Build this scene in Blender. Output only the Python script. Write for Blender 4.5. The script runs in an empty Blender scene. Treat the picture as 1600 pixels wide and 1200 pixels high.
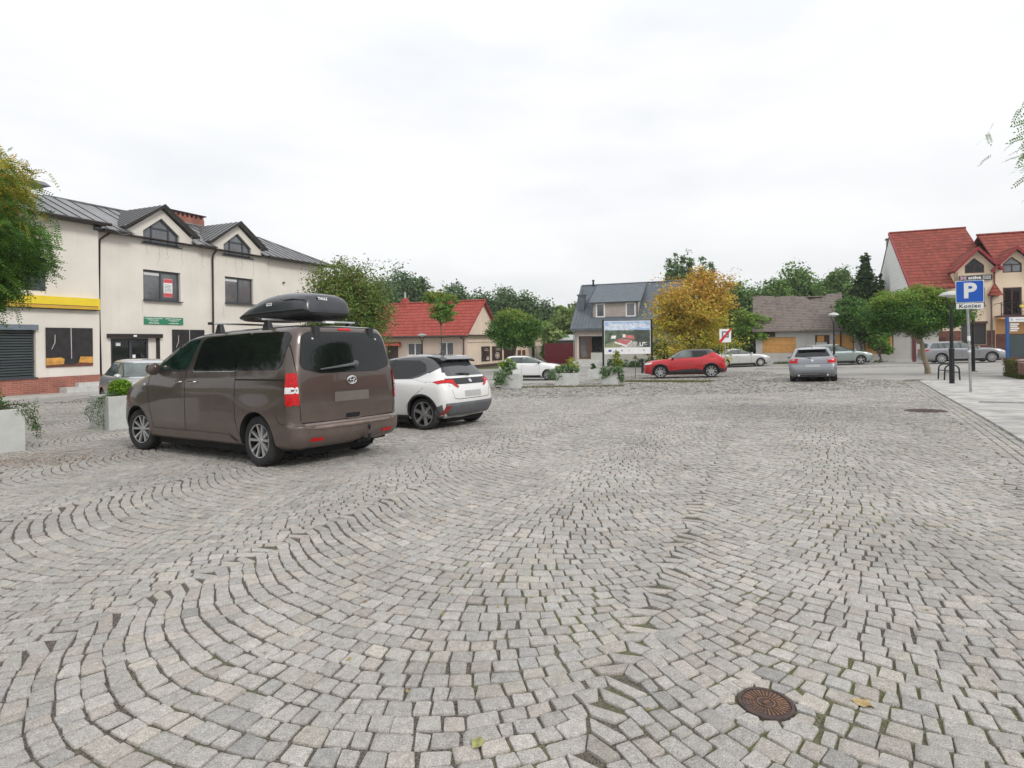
import bpy, bmesh, math, random
import numpy as np
from mathutils import Vector, Matrix
from mathutils.bvhtree import BVHTree
from mathutils.geometry import delaunay_2d_cdt
random.seed(7); rng = np.random.default_rng(7)
S = bpy.context.scene
COL = S.collection
PI = math.pi
# ---------------------------------------------------------------- camera
F, H0, ROLL = 930.0, 533.0, 0.012
cd = bpy.data.cameras.new('camera'); cam = bpy.data.objects.new('camera', cd); COL.objects.link(cam)
cd.sensor_width = 36; cd.lens = 36 * F / 1600; cd.shift_y = -(600 - H0) / 1600
cd.clip_start = 0.05; cd.clip_end = 2000
cam.matrix_world = Matrix.Translation((0, 0, 1.6)) @ Matrix.Rotation(ROLL, 4, 'Y') @ Matrix.Rotation(PI / 2, 4, 'X')
S.camera = cam
# ---------------------------------------------------------------- sky and sun
SUN_EL, SUN_AZ = math.radians(38), math.radians(140)     # direction the light comes from (azimuth from +Y, clockwise)
w = bpy.data.worlds.new('World'); S.world = w; w.use_nodes = True
nt = w.node_tree; nt.nodes.clear()
def wn(t, **k):
    n = nt.nodes.new(t)
    for a, b in k.items(): setattr(n, a, b)
    return n
out = wn('ShaderNodeOutputWorld'); bg = wn('ShaderNodeBackground')
sky = wn('ShaderNodeTexSky', sky_type='NISHITA', sun_disc=False, sun_elevation=SUN_EL, sun_rotation=SUN_AZ)
tc = wn('ShaderNodeTexCoord'); mp = wn('ShaderNodeMapping'); mp.inputs['Scale'].default_value = (1.1, 1.1, 3.6)
nz = wn('ShaderNodeTexNoise'); nz.inputs['Scale'].default_value = 1.5; nz.inputs['Detail'].default_value = 5; nz.inputs['Roughness'].default_value = .5
rp = wn('ShaderNodeValToRGB'); e = rp.color_ramp.elements
e[0].position = .34; e[0].color = (6.8, 6.95, 7.2, 1); e[1].position = .66; e[1].color = (8.9, 8.92, 8.95, 1)
sp = wn('ShaderNodeSeparateXYZ'); mr = wn('ShaderNodeMapRange'); mr.inputs[1].default_value = -.02; mr.inputs[2].default_value = .95; mr.inputs[3].default_value = .96; mr.inputs[4].default_value = 1.55
ml = wn('ShaderNodeVectorMath', operation='SCALE')
mx = wn('ShaderNodeMix', data_type='RGBA'); mx.inputs[0].default_value = .93
L = nt.links.new
L(tc.outputs['Generated'], mp.inputs[0]); L(mp.outputs[0], nz.inputs[0]); L(nz.outputs[0], rp.inputs[0]); L(tc.outputs['Generated'], sp.inputs[0])
L(sp.outputs[2], mr.inputs[0]); L(rp.outputs[0], ml.inputs[0]); L(mr.outputs[0], ml.inputs['Scale'])
L(sky.outputs[0], mx.inputs[6]); L(ml.outputs[0], mx.inputs[7]); L(mx.outputs[2], bg.inputs[0]); L(bg.outputs[0], out.inputs[0])
bg.inputs[1].default_value = .10
sd = bpy.data.lights.new('sun', 'SUN'); sd.energy = 1.5; sd.angle = math.radians(14); sd.color = (1, .965, .92)
sun = bpy.data.objects.new('sun', sd); COL.objects.link(sun)
dv = Vector((math.sin(SUN_AZ) * math.cos(SUN_EL), math.cos(SUN_AZ) * math.cos(SUN_EL), math.sin(SUN_EL)))
sun.rotation_euler = dv.to_track_quat('Z', 'Y').to_euler(); sun.location = (0, 0, 30)
vs = S.view_settings; vs.view_transform = 'Standard'; vs.look = 'None'; vs.exposure = 0.15; vs.gamma = 1
# ---------------------------------------------------------------- terrain
PK = [-1.62094635, 1.28595789e-02, 9.85210932e-03, 5.13232437e-04, -3.02058941e-04, -1.42429058e-03, 1.87034850e-05]
TD = [(0,3,-1.6),(0,0,-1.6),(5,5,-1.6),(-5,5,-1.63),(-2.87,8.64,-1.628),(-5.6,10.4,-1.72),(-1.2,12.2,-1.72),(-9.4,14.3,-1.79),(-17.5,24,-1.80),(-15,37,-2.1),(12.6,25,-1.82),(9.5,32,-2.09),(19,48,-2.25),(24.7,43.3,-2.0),(30,40.4,-1.85),(12.6,16.4,-1.6),(14.5,19.6,-1.6),(-4,53,-2.4),(6,52,-2.2),(22,49,-2.1),(35,44,-1.8),(1,35.8,-2.35),(21,27,-1.66),(3,10,-1.62),(-16.6,21,-1.8)]
def _poly(x, y):
    x = np.clip(x, -24, 40); y = np.clip(y, -2, 54)
    return PK[0] + PK[1]*x + PK[2]*y + PK[3]*x*x + PK[4]*x*y + PK[5]*y*y + PK[6]*y**3
_P = np.array(TD, float)
def _ker(d2, sg): return np.exp(-d2 / (2 * sg * sg))
_D = (_P[:, None, 0] - _P[None, :, 0])**2 + (_P[:, None, 1] - _P[None, :, 1])**2
_SG = 4.2
_Wt = np.linalg.solve(_ker(_D, _SG) + np.eye(len(_P)) * .08, _P[:, 2] - _poly(_P[:, 0], _P[:, 1]))
def TN(x, y):
    x = np.asarray(x, float); y = np.asarray(y, float)
    z = _poly(x, y)
    for (px, py, _), wt in zip(TD, _Wt): z = z + wt * _ker((x - px)**2 + (y - py)**2, _SG)
    return z + 1.6
def T(x, y): return float(TN(x, y))
_c, _s = math.cos(ROLL), math.sin(ROLL)
def ray(px, py):
    a, b = px - 800, py - H0
    u = a * _c - b * _s; v = a * _s + b * _c
    return Vector((u / F, 1, -v / F))
def G(px, py):                                   # where the sight line through a photo point meets the ground
    d = ray(px, py); y = 5.0
    for _ in range(60):
        z = T(d.x * y, y) - 1.6
        y = .5 * y + .5 * min(70, z / d.z)
    return Vector((d.x * y, y, T(d.x * y, y)))
def at(px, Y, py=533):                           # a point at distance Y
    d = ray(px, py); return Vector((d.x * Y, Y, 1.6 + d.z * Y))
# ---------------------------------------------------------------- materials
MATS = {}
class NB:
    def __init__(s, m): s.nt = m.node_tree; s.L = s.nt.links.new
    def n(s, t, **k):
        x = s.nt.nodes.new(t)
        for a, b in k.items():
            if a.startswith('i_'): x.inputs[int(a[2:]) if a[2:].isdigit() else a[2:]].default_value = b
            else: setattr(x, a, b)
        return x
def base(name):
    m = bpy.data.materials.new(name); m.use_nodes = True; m.node_tree.nodes.clear(); b = NB(m)
    o = b.n('ShaderNodeOutputMaterial'); p = b.n('ShaderNodeBsdfPrincipled'); b.L(p.outputs[0], o.inputs[0])
    return m, b, p, o
def c4(c): return (c[0], c[1], c[2], 1)
def mat(name, col, rough=.6, metal=0, var=.12, scale=3.0, bump=0, bscale=40, spec=.5, coat=0, col2=None, emis=None, stretch=(1,1,1), lo=.35, hi=.68):
    """plain procedural surface: base colour wandering between two shades, optional fine bump"""
    if name in MATS: return MATS[name]
    m, b, p, o = base(name)
    tc = b.n('ShaderNodeTexCoord'); mp = b.n('ShaderNodeMapping'); mp.inputs['Scale'].default_value = stretch
    b.L(tc.outputs['Object'], mp.inputs[0])
    nz = b.n('ShaderNodeTexNoise'); nz.inputs['Scale'].default_value = scale; nz.inputs['Detail'].default_value = 8; nz.inputs['Roughness'].default_value = .6
    b.L(mp.outputs[0], nz.inputs[0])
    r = b.n('ShaderNodeValToRGB'); e = r.color_ramp.elements
    c2 = col2 or tuple(x * (1 - var) for x in col)
    c1 = tuple(min(1, x * (1 + var)) for x in col) if not col2 else col
    e[0].position = lo; e[0].color = c4(c2); e[1].position = hi; e[1].color = c4(c1)
    b.L(nz.outputs[0], r.inputs[0]); b.L(r.outputs[0], p.inputs['Base Color'])
    p.inputs['Roughness'].default_value = rough; p.inputs['Metallic'].default_value = metal
    p.inputs['Specular IOR Level'].default_value = spec
    if coat: p.inputs['Coat Weight'].default_value = coat; p.inputs['Coat Roughness'].default_value = .04
    if bump:
        n2 = b.n('ShaderNodeTexNoise'); n2.inputs['Scale'].default_value = bscale; n2.inputs['Detail'].default_value = 6
        b.L(tc.outputs['Object'], n2.inputs[0])
        bp = b.n('ShaderNodeBump'); bp.inputs['Strength'].default_value = bump; bp.inputs['Distance'].default_value = .02
        b.L(n2.outputs[0], bp.inputs['Height']); b.L(bp.outputs[0], p.inputs['Normal'])
    MATS[name] = m; return m
def plaster(name, col, dirt=(.3, .26, .22), amount=.5):
    """render with rain streaks running down it and blotches"""
    if name in MATS: return MATS[name]
    m, b, p, o = base(name)
    tc = b.n('ShaderNodeTexCoord'); mp = b.n('ShaderNodeMapping'); mp.inputs['Scale'].default_value = (3.2, 3.2, .28); b.L(tc.outputs['Object'], mp.inputs[0])
    n1 = b.n('ShaderNodeTexNoise'); n1.inputs['Scale'].default_value = 1.6; n1.inputs['Detail'].default_value = 9; n1.inputs['Roughness'].default_value = .7; b.L(mp.outputs[0], n1.inputs[0])
    r1 = b.n('ShaderNodeValToRGB'); r1.color_ramp.elements[0].position = .55; r1.color_ramp.elements[0].color = (0,0,0,1); r1.color_ramp.elements[1].position = .86; r1.color_ramp.elements[1].color = (amount,)*3 + (1,)
    b.L(n1.outputs[0], r1.inputs[0])
    n2 = b.n('ShaderNodeTexNoise'); n2.inputs['Scale'].default_value = .7; n2.inputs['Detail'].default_value = 6; b.L(tc.outputs['Object'], n2.inputs[0])
    r2 = b.n('ShaderNodeValToRGB'); r2.color_ramp.elements[0].position = .3; r2.color_ramp.elements[0].color = c4([x*.86 for x in col]); r2.color_ramp.elements[1].position = .7; r2.color_ramp.elements[1].color = c4(col)
    b.L(n2.outputs[0], r2.inputs[0])
    mx = b.n('ShaderNodeMix', data_type='RGBA'); b.L(r1.outputs[0], mx.inputs[0]); b.L(r2.outputs[0], mx.inputs[6]); mx.inputs[7].default_value = c4(dirt)
    b.L(mx.outputs[2], p.inputs['Base Color']); p.inputs['Roughness'].default_value = .9; p.inputs['Specular IOR Level'].default_value = .2
    n3 = b.n('ShaderNodeTexNoise'); n3.inputs['Scale'].default_value = 60; b.L(tc.outputs['Object'], n3.inputs[0])
    bp = b.n('ShaderNodeBump'); bp.inputs['Strength'].default_value = .25; bp.inputs['Distance'].default_value = .01; b.L(n3.outputs[0], bp.inputs['Height']); b.L(bp.outputs[0], p.inputs['Normal'])
    MATS[name] = m; return m
def brickmat(name, c1, c2, mortar, scale=1.0, bw=.25, bh=.075, ms=.012, plane='xz', bump=.6, rough=.85, nv=1.0):
    """courses laid in the wall's own plane (bricks, tiles, slabs)"""
    if name in MATS: return MATS[name]
    m, b, p, o = base(name)
    tc = b.n('ShaderNodeTexCoord'); sx = b.n('ShaderNodeSeparateXYZ'); cb = b.n('ShaderNodeCombineXYZ'); b.L(tc.outputs['Object'], sx.inputs[0])
    ad = b.n('ShaderNodeMath', operation='ADD')
    if plane == 'xz': b.L(sx.outputs[0], ad.inputs[0]); b.L(sx.outputs[1], ad.inputs[1]); b.L(sx.outputs[2], cb.inputs[1])
    else: b.L(sx.outputs[0], ad.inputs[0]); ad.inputs[1].default_value = 0; b.L(sx.outputs[1], cb.inputs[1])
    b.L(ad.outputs[0], cb.inputs[0])
    br = b.n('ShaderNodeTexBrick'); br.inputs['Scale'].default_value = scale; br.inputs['Brick Width'].default_value = bw; br.inputs['Row Height'].default_value = bh; br.inputs['Mortar Size'].default_value = ms
    br.inputs['Mortar Smooth'].default_value = .3; br.inputs['Bias'].default_value = 0
    br.inputs['Color1'].default_value = c4(c1); br.inputs['Color2'].default_value = c4(c2); br.inputs['Mortar'].default_value = c4(mortar)
    b.L(cb.outputs[0], br.inputs[0])
    nz = b.n('ShaderNodeTexNoise'); nz.inputs['Scale'].default_value = 2.2; nz.inputs['Detail'].default_value = 8; b.L(tc.outputs['Object'], nz.inputs[0])
    r = b.n('ShaderNodeMapRange'); r.inputs[1].default_value = .3; r.inputs[2].default_value = .7; r.inputs[3].default_value = 1-.28*nv; r.inputs[4].default_value = 1+.15*nv; b.L(nz.outputs[0], r.inputs[0])
    vm = b.n('ShaderNodeVectorMath', operation='SCALE'); b.L(br.outputs[0], vm.inputs[0]); b.L(r.outputs[0], vm.inputs['Scale']); b.L(vm.outputs[0], p.inputs['Base Color'])
    bp = b.n('ShaderNodeBump'); bp.inputs['Strength'].default_value = bump; bp.inputs['Distance'].default_value = .01; bp.invert = True
    b.L(br.outputs['Fac'], bp.inputs['Height']); b.L(bp.outputs[0], p.inputs['Normal']); p.inputs['Roughness'].default_value = rough
    MATS[name] = m; return m
def tilemat(name, c1, c2, pitch, across, rough=.6, streak=.5, bump=1.0, roll=.3):
    """roof tiles: courses stepped up the slope (object z), rolls across (object x)"""
    if name in MATS: return MATS[name]
    m, b, p, o = base(name)
    tc = b.n('ShaderNodeTexCoord'); sx = b.n('ShaderNodeSeparateXYZ'); b.L(tc.outputs['Object'], sx.inputs[0])
    def saw(sock, per):
        d = b.n('ShaderNodeMath', operation='DIVIDE'); b.L(sock, d.inputs[0]); d.inputs[1].default_value = per
        f = b.n('ShaderNodeMath', operation='FRACT'); b.L(d.outputs[0], f.inputs[0]); return f.outputs[0], d.outputs[0]
    fz, dz = saw(sx.outputs[2], pitch); fx, dx = saw(sx.outputs[0], across)
    si = b.n('ShaderNodeMath', operation='SINE'); m2 = b.n('ShaderNodeMath', operation='MULTIPLY'); b.L(dx, m2.inputs[0]); m2.inputs[1].default_value = 2*PI; b.L(m2.outputs[0], si.inputs[0])
    hs = b.n('ShaderNodeMath', operation='MULTIPLY'); b.L(fz, hs.inputs[0]); hs.inputs[1].default_value = -1.0
    ha = b.n('ShaderNodeMath', operation='MULTIPLY_ADD'); b.L(si.outputs[0], ha.inputs[0]); ha.inputs[1].default_value = roll; b.L(hs.outputs[0], ha.inputs[2])
    bp = b.n('ShaderNodeBump'); bp.inputs['Strength'].default_value = bump; bp.inputs['Distance'].default_value = .05; b.L(ha.outputs[0], bp.inputs['Height']); b.L(bp.outputs[0], p.inputs['Normal'])
    fl = b.n('ShaderNodeVectorMath', operation='FLOOR'); cb = b.n('ShaderNodeCombineXYZ'); b.L(dx, cb.inputs[0]); b.L(dz, cb.inputs[2]); b.L(cb.outputs[0], fl.inputs[0])
    wn_ = b.n('ShaderNodeTexWhiteNoise'); b.L(fl.outputs[0], wn_.inputs[0])
    nz = b.n('ShaderNodeTexNoise'); nz.inputs['Scale'].default_value = 1.3; nz.inputs['Detail'].default_value = 9; nz.inputs['Roughness'].default_value = .7; b.L(tc.outputs['Object'], nz.inputs[0])
    mm = b.n('ShaderNodeMath', operation='MULTIPLY_ADD'); b.L(wn_.outputs[0], mm.inputs[0]); mm.inputs[1].default_value = .35; 
    m3 = b.n('ShaderNodeMath', operation='MULTIPLY'); b.L(nz.outputs[0], m3.inputs[0]); m3.inputs[1].default_value = 1.3*streak; b.L(m3.outputs[0], mm.inputs[2])
    r = b.n('ShaderNodeValToRGB'); r.color_ramp.elements[0].position = .25; r.color_ramp.elements[0].color = c4(c1); r.color_ramp.elements[1].position = .85; r.color_ramp.elements[1].color = c4(c2)
    b.L(mm.outputs[0], r.inputs[0])
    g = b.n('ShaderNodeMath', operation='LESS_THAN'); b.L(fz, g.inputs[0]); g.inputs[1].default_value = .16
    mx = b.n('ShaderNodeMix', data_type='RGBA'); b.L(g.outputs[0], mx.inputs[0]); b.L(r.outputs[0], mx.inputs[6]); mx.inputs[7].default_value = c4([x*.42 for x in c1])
    b.L(mx.outputs[2], p.inputs['Base Color']); p.inputs['Roughness'].default_value = rough; p.inputs['Specular IOR Level'].default_value = .18
    MATS[name] = m; return m
def leafmat(name):
    if name in MATS: return MATS[name]
    m, b, p, o = base(name)
    at_ = b.n('ShaderNodeAttribute', attribute_name='Col'); b.L(at_.outputs[0], p.inputs['Base Color']); p.inputs['Roughness'].default_value = .6; p.inputs['Specular IOR Level'].default_value = .2
    tr = b.n('ShaderNodeBsdfTranslucent'); b.L(at_.outputs[0], tr.inputs[0]); ms = b.n('ShaderNodeMixShader'); ms.inputs[0].default_value = .3
    b.L(p.outputs[0], ms.inputs[1]); b.L(tr.outputs[0], ms.inputs[2]); b.L(ms.outputs[0], o.inputs[0])
    MATS[name] = m; return m
def paint(name, col, metal=.55, rough=.32, dirt=.25, dirtcol=(.20,.18,.16)):
    """car paint: metallic under clear coat, road dust thickening towards the sills"""
    if name in MATS: return MATS[name]
    m, b, p, o = base(name)
    tc = b.n('ShaderNodeTexCoord'); sx = b.n('ShaderNodeSeparateXYZ'); b.L(tc.outputs['Object'], sx.inputs[0])
    mr = b.n('ShaderNodeMapRange'); mr.inputs[1].default_value = .2; mr.inputs[2].default_value = .95; mr.inputs[3].default_value = 1; mr.inputs[4].default_value = .12; b.L(sx.outputs[2], mr.inputs[0])
    nz = b.n('ShaderNodeTexNoise'); nz.inputs['Scale'].default_value = 3.5; nz.inputs['Detail'].default_value = 8; nz.inputs['Roughness'].default_value = .65; b.L(tc.outputs['Object'], nz.inputs[0])
    mm = b.n('ShaderNodeMath', operation='MULTIPLY'); b.L(mr.outputs[0], mm.inputs[0]); b.L(nz.outputs[0], mm.inputs[1])
    m2 = b.n('ShaderNodeMath', operation='MULTIPLY'); b.L(mm.outputs[0], m2.inputs[0]); m2.inputs[1].default_value = dirt * 2; m2.use_clamp = True
    mx = b.n('ShaderNodeMix', data_type='RGBA'); b.L(m2.outputs[0], mx.inputs[0]); mx.inputs[6].default_value = c4(col); mx.inputs[7].default_value = c4(dirtcol); b.L(mx.outputs[2], p.inputs['Base Color'])
    r2 = b.n('ShaderNodeMapRange'); r2.inputs[3].default_value = rough; r2.inputs[4].default_value = .75; b.L(m2.outputs[0], r2.inputs[0]); b.L(r2.outputs[0], p.inputs['Roughness'])
    p.inputs['Metallic'].default_value = metal
    i1 = b.n('ShaderNodeMath', operation='SUBTRACT'); i1.inputs[0].default_value = 1; b.L(m2.outputs[0], i1.inputs[1]); b.L(i1.outputs[0], p.inputs['Coat Weight']); p.inputs['Coat Roughness'].default_value = .05
    MATS[name] = m; return m
GLASS = mat('window_glass', (.13,.132,.14), .04, 0, .25, 1.2, spec=.9)
CARGLASS = mat('car_glass', (.008,.010,.010), .03, 0, .2, 2, spec=.5)
TEALGLASS = mat('green_tinted_glass', (.012,.028,.023), .04, 0, .6, 3, spec=.7)
LIGHTGLASS = mat('light_car_glass', (.10,.125,.12), .04, 0, .35, 2.5, spec=.8)
TYRE = mat('tyre_rubber', (.022,.022,.022), .85, 0, .35, 9, bump=.3, bscale=90)
ALLOY = mat('alloy_silver', (.55,.55,.56), .3, .85, .1, 8)
ALLOYD = mat('alloy_dark', (.05,.05,.055), .35, .6, .1, 8)
CHROME = mat('chrome', (.75,.75,.76), .12, 1, .03, 5)
BLACKP = mat('black_plastic', (.022,.023,.025), .55, 0, .2, 6, bump=.1)
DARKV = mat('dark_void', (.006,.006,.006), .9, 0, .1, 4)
GREYP = mat('grey_plastic', (.09,.095,.10), .5, 0, .15, 6)
REDL = mat('red_lens', (.50,.006,.008), .18, 0, .25, 30, spec=.4)
CLEARL = mat('clear_lens', (.72,.70,.70), .15, 0, .1, 30, coat=1)
BLACKM = mat('black_metal', (.018,.02,.022), .4, .3, .25, 8, bump=.08)
STEEL = mat('galvanised_steel', (.42,.43,.43), .42, .75, .22, 14)
WHITEPL = mat('white_sheet', (.80,.80,.80), .4, 0, .05, 6)
ANTH = mat('anthracite_frame', (.055,.062,.075), .45, 0, .12, 5)
CONC = mat('concrete', (.52,.52,.50), .85, 0, .14, 5, bump=.35, bscale=70)
CONCL = mat('planter_concrete', (.50,.51,.49), .8, 0, .10, 3.5, bump=.3, bscale=60)
WOODW = mat('white_frame', (.78,.77,.75), .5, 0, .05, 5)
# ---------------------------------------------------------------- mesh helpers
class MB:
    def __init__(s): s.v = []; s.f = []; s.m = []
    def add(s, vs, fs, mi=0):
        o = len(s.v); s.v += [tuple(x) for x in vs]; s.f += [tuple(i + o for i in f) for f in fs]; s.m += [mi] * len(fs)
    def box(s, x0, x1, y0, y1, z0, z1, mi=0):
        s.add([(x0,y0,z0),(x1,y0,z0),(x1,y1,z0),(x0,y1,z0),(x0,y0,z1),(x1,y0,z1),(x1,y1,z1),(x0,y1,z1)],
              [(0,3,2,1),(4,5,6,7),(0,1,5,4),(1,2,6,5),(2,3,7,6),(3,0,4,7)], mi); return s
    def prism(s, poly, a, b, axis='y', mi=0):
        """poly of 2D points extruded along an axis; y: (x,z), x: (y,z), z: (x,y)"""
        def P(p, t): return (p[0], t, p[1]) if axis == 'y' else ((t, p[0], p[1]) if axis == 'x' else (p[0], p[1], t))
        n = len(poly); vs = [P(p, a) for p in poly] + [P(p, b) for p in poly]
        ar = sum(poly[i][0]*poly[(i+1)%n][1] - poly[(i+1)%n][0]*poly[i][1] for i in range(n))
        fs = [tuple(range(n)), tuple(range(2*n-1, n-1, -1))] + [(i, i+n, (i+1)%n+n, (i+1)%n) for i in range(n)]
        flip = (ar > 0) != (axis == 'y')
        flip = flip != (b < a)
        if flip: fs = [f[::-1] for f in fs]
        s.add(vs, fs, mi); return s
    def hexa(s, p, mi=0):          # 8 points: bottom ring then top ring
        s.add(p, [(0,3,2,1),(4,5,6,7),(0,1,5,4),(1,2,6,5),(2,3,7,6),(3,0,4,7)], mi); return s
    def slab(s, q, t, mi=0):       # quad given by 4 points, thickened downwards against its normal
        q = [Vector(a) for a in q]; n = (q[1]-q[0]).cross(q[3]-q[0]).normalized()
        lo = [a - n*t for a in q]; return s.hexa(lo + q, mi)
    def tube(s, path, r, n=8, mi=0, closed=False):
        path = [Vector(p) for p in path]; rs = r if isinstance(r, (list, tuple)) else [r]*len(path)
        rings = []; up = Vector((0,0,1))
        for i, p in enumerate(path):
            a = path[max(0,i-1)]; b = path[min(len(path)-1,i+1)]; d = (b-a).normalized()
            u = d.cross(up)
            if u.length < 1e-3: u = d.cross(Vector((1,0,0)))
            u.normalize(); v = u.cross(d)
            rings.append([p + (u*math.cos(2*PI*k/n) + v*math.sin(2*PI*k/n))*rs[i] for k in range(n)])
        vs = [q for rg in rings for q in rg]; fs = []
        for i in range(len(path)-1):
            for k in range(n): fs.append((i*n+k, i*n+(k+1)%n, (i+1)*n+(k+1)%n, (i+1)*n+k))
        fs += [tuple(range(n-1,-1,-1)), tuple(range((len(path)-1)*n, len(path)*n))]
        s.add(vs, [f[::-1] for f in fs], mi); return s
    def lathe(s, prof, c=(0,0,0), n=24, axis='z', mi=0, cap=True):
        """prof: (radius, height) pairs"""
        vs = []
        for (r, h) in prof:
            for k in range(n):
                a = 2*PI*k/n; x, y = r*math.cos(a), r*math.sin(a)
                q = (x, y, h) if axis == 'z' else (x, h, y)
                vs.append((q[0]+c[0], q[1]+c[1], q[2]+c[2]))
        fs = []
        for i in range(len(prof)-1):
            for k in range(n): fs.append((i*n+k, i*n+(k+1)%n, (i+1)*n+(k+1)%n, (i+1)*n+k))
        if cap: fs += [tuple(range(n-1,-1,-1)), tuple(range((len(prof)-1)*n, len(prof)*n))]
        s.add(vs, fs, mi); return s
    def quad(s, a, b, c, d, mi=0): s.add([a,b,c,d], [(0,1,2,3)], mi); return s
def link(name, me, mats, parent=None, smooth=False, loc=None, rot=None):
    for m in (mats if isinstance(mats, (list, tuple)) else [mats]): me.materials.append(m)
    if smooth: me.shade_smooth()
    o = bpy.data.objects.new(name, me); COL.objects.link(o)
    if parent: o.parent = parent
    if loc is not None: o.location = loc
    if rot is not None: o.rotation_euler = rot
    return o
def mk(name, mb, mats, parent=None, smooth=False, bevel=0, sharp=35, **k):
    me = bpy.data.meshes.new(name); me.from_pydata(mb.v, [], mb.f)
    me.polygons.foreach_set('material_index', mb.m); me.update()
    bm = bmesh.new(); bm.from_mesh(me)
    if bevel: 
        bmesh.ops.remove_doubles(bm, verts=bm.verts, dist=1e-5)
        eds = [e for e in bm.edges if len(e.link_faces) == 2 and e.calc_face_angle(0) > math.radians(30)]
        bmesh.ops.bevel(bm, geom=eds, offset=bevel, segments=2, affect='EDGES', profile=.6, clamp_overlap=True)
    bmesh.ops.recalc_face_normals(bm, faces=bm.faces)
    bm.to_mesh(me); bm.free()
    o = link(name, me, mats, parent, False, **k)
    if smooth:
        me.shade_smooth(); me.set_sharp_from_angle(angle=math.radians(sharp))
    return o
def boolcut(o, cut, mi=None):
    cm = bpy.data.meshes.new('cut'); cm.from_pydata(cut.v, [], cut.f); cm.update()
    bm = bmesh.new(); bm.from_mesh(cm); bmesh.ops.recalc_face_normals(bm, faces=bm.faces); bm.to_mesh(cm); bm.free()
    for m in o.data.materials: cm.materials.append(m)
    cm.polygons.foreach_set('material_index', [mi if mi is not None else 0]*len(cm.polygons))
    c = bpy.data.objects.new('cut', cm); COL.objects.link(c)
    par = o.parent; o.parent = None
    md = o.modifiers.new('b', 'BOOLEAN'); md.object = c; md.operation = 'DIFFERENCE'; md.solver = 'EXACT'
    bpy.context.view_layer.update()
    me = bpy.data.meshes.new_from_object(o.evaluated_get(bpy.context.evaluated_depsgraph_get()))
    o.modifiers.clear(); old = o.data; o.data = me; me.name = old.name
    o.parent = par
    bpy.data.objects.remove(c); bpy.data.meshes.remove(old)
    return o
def tag(o, label=None, cat=None, group=None, kind=None):
    if label: o['label'] = label
    if cat: o['category'] = cat
    if group: o['group'] = group
    if kind: o['kind'] = kind
    return o
def thing(name, label, cat, loc=(0,0,0), rz=0, group=None):
    o = bpy.data.objects.new(name, None); COL.objects.link(o); o.location = loc; o.rotation_euler = (0,0,rz); o.empty_display_size = .2
    return tag(o, label, cat, group)
def text(name, s, size, mats, parent, loc, rot=(PI/2,0,0), ext=.002, align='CENTER', sx=1, bold=0.0, space=1.0):
    cu = bpy.data.curves.new(name, 'FONT'); cu.body = s; cu.size = size; cu.extrude = ext; cu.align_x = align; cu.align_y = 'CENTER'; cu.offset = bold; cu.resolution_u = 4; cu.space_character = space
    t = bpy.data.objects.new(name, cu); COL.objects.link(t); bpy.context.view_layer.update()
    me = bpy.data.meshes.new_from_object(t.evaluated_get(bpy.context.evaluated_depsgraph_get()))
    bpy.data.objects.remove(t); bpy.data.curves.remove(cu); me.materials.clear()
    o = link(name, me, mats, parent); o.location = loc; o.rotation_euler = rot; o.scale = (sx, 1, 1)
    return o
#@@SECTION ground
# ================================================================ SETTING
def gridsheet(name, xs, ys, dz, m, kind='structure', keep=None, label=None):
    X, Y = np.meshgrid(xs, ys); Z = TN(X, Y) + dz
    v = np.stack([X.ravel(), Y.ravel(), Z.ravel()], 1); nx, ny = len(xs), len(ys)
    f = []
    for j in range(ny-1):
        for i in range(nx-1):
            if keep is None or keep((xs[i]+xs[i+1])/2, (ys[j]+ys[j+1])/2): a = j*nx+i; f.append((a, a+1, a+1+nx, a+nx))
    me = bpy.data.meshes.new(name); me.from_pydata(v.tolist(), [], f); me.update()
    bm = bmesh.new(); bm.from_mesh(me); bmesh.ops.delete(bm, geom=[q for q in bm.verts if not q.link_faces], context='VERTS'); bm.to_mesh(me); bm.free()
    o = link(name, me, m, smooth=True); o['kind'] = kind
    return o
def inpoly(x, y, P):
    x = np.asarray(x, float); y = np.asarray(y, float); r = np.zeros(x.shape, bool); n = len(P)
    for i in range(n):
        x0, y0 = P[i]; x1, y1 = P[(i+1) % n]
        c = ((y0 > y) != (y1 > y)) & (x < (x1-x0)*(y-y0)/((y1-y0) if y1 != y0 else 1e-9) + x0); r ^= c
    return r
E1, E2 = G(1600, 692), G(1436, 596)                      # foot of the pavement on the right
ed = (E2 - E1); ed.z = 0; ed.normalize()
En, Ef = E1 - ed*9, E2
SQ = [(-26, 1.0), (En.x, 1.0), (Ef.x, Ef.y), (Ef.x+1, 38.5), (5.5, 37.5), (3.5, 31.0), (-6, 29.5), (-9.5, 33.0), (-16.0, 17.8), (-26, 12.0)]
# --- soil and grass far out
def soilmat():
    m, b, p, o = base('outskirts_grass'); tc = b.n('ShaderNodeTexCoord')
    n = b.n('ShaderNodeTexNoise'); n.inputs['Scale'].default_value = .35; n.inputs['Detail'].default_value = 10; b.L(tc.outputs['Object'], n.inputs[0])
    r = b.n('ShaderNodeValToRGB'); r.color_ramp.elements[0].position = .35; r.color_ramp.elements[0].color = (.05,.085,.022,1); r.color_ramp.elements[1].position = .7; r.color_ramp.elements[1].color = (.16,.15,.07,1)
    b.L(n.outputs[0], r.inputs[0]); b.L(r.outputs[0], p.inputs[0]); p.inputs['Roughness'].default_value = .95; return m
xs = np.concatenate([np.linspace(-600, -60, 12), np.arange(-56, 72, 2.0), np.linspace(76, 700, 12)])
ys = np.concatenate([np.linspace(-300, -12, 8), np.arange(-10, 74, 2.0), np.linspace(78, 1200, 14)])
gridsheet('ground', xs, ys, -.11, soilmat())
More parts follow.
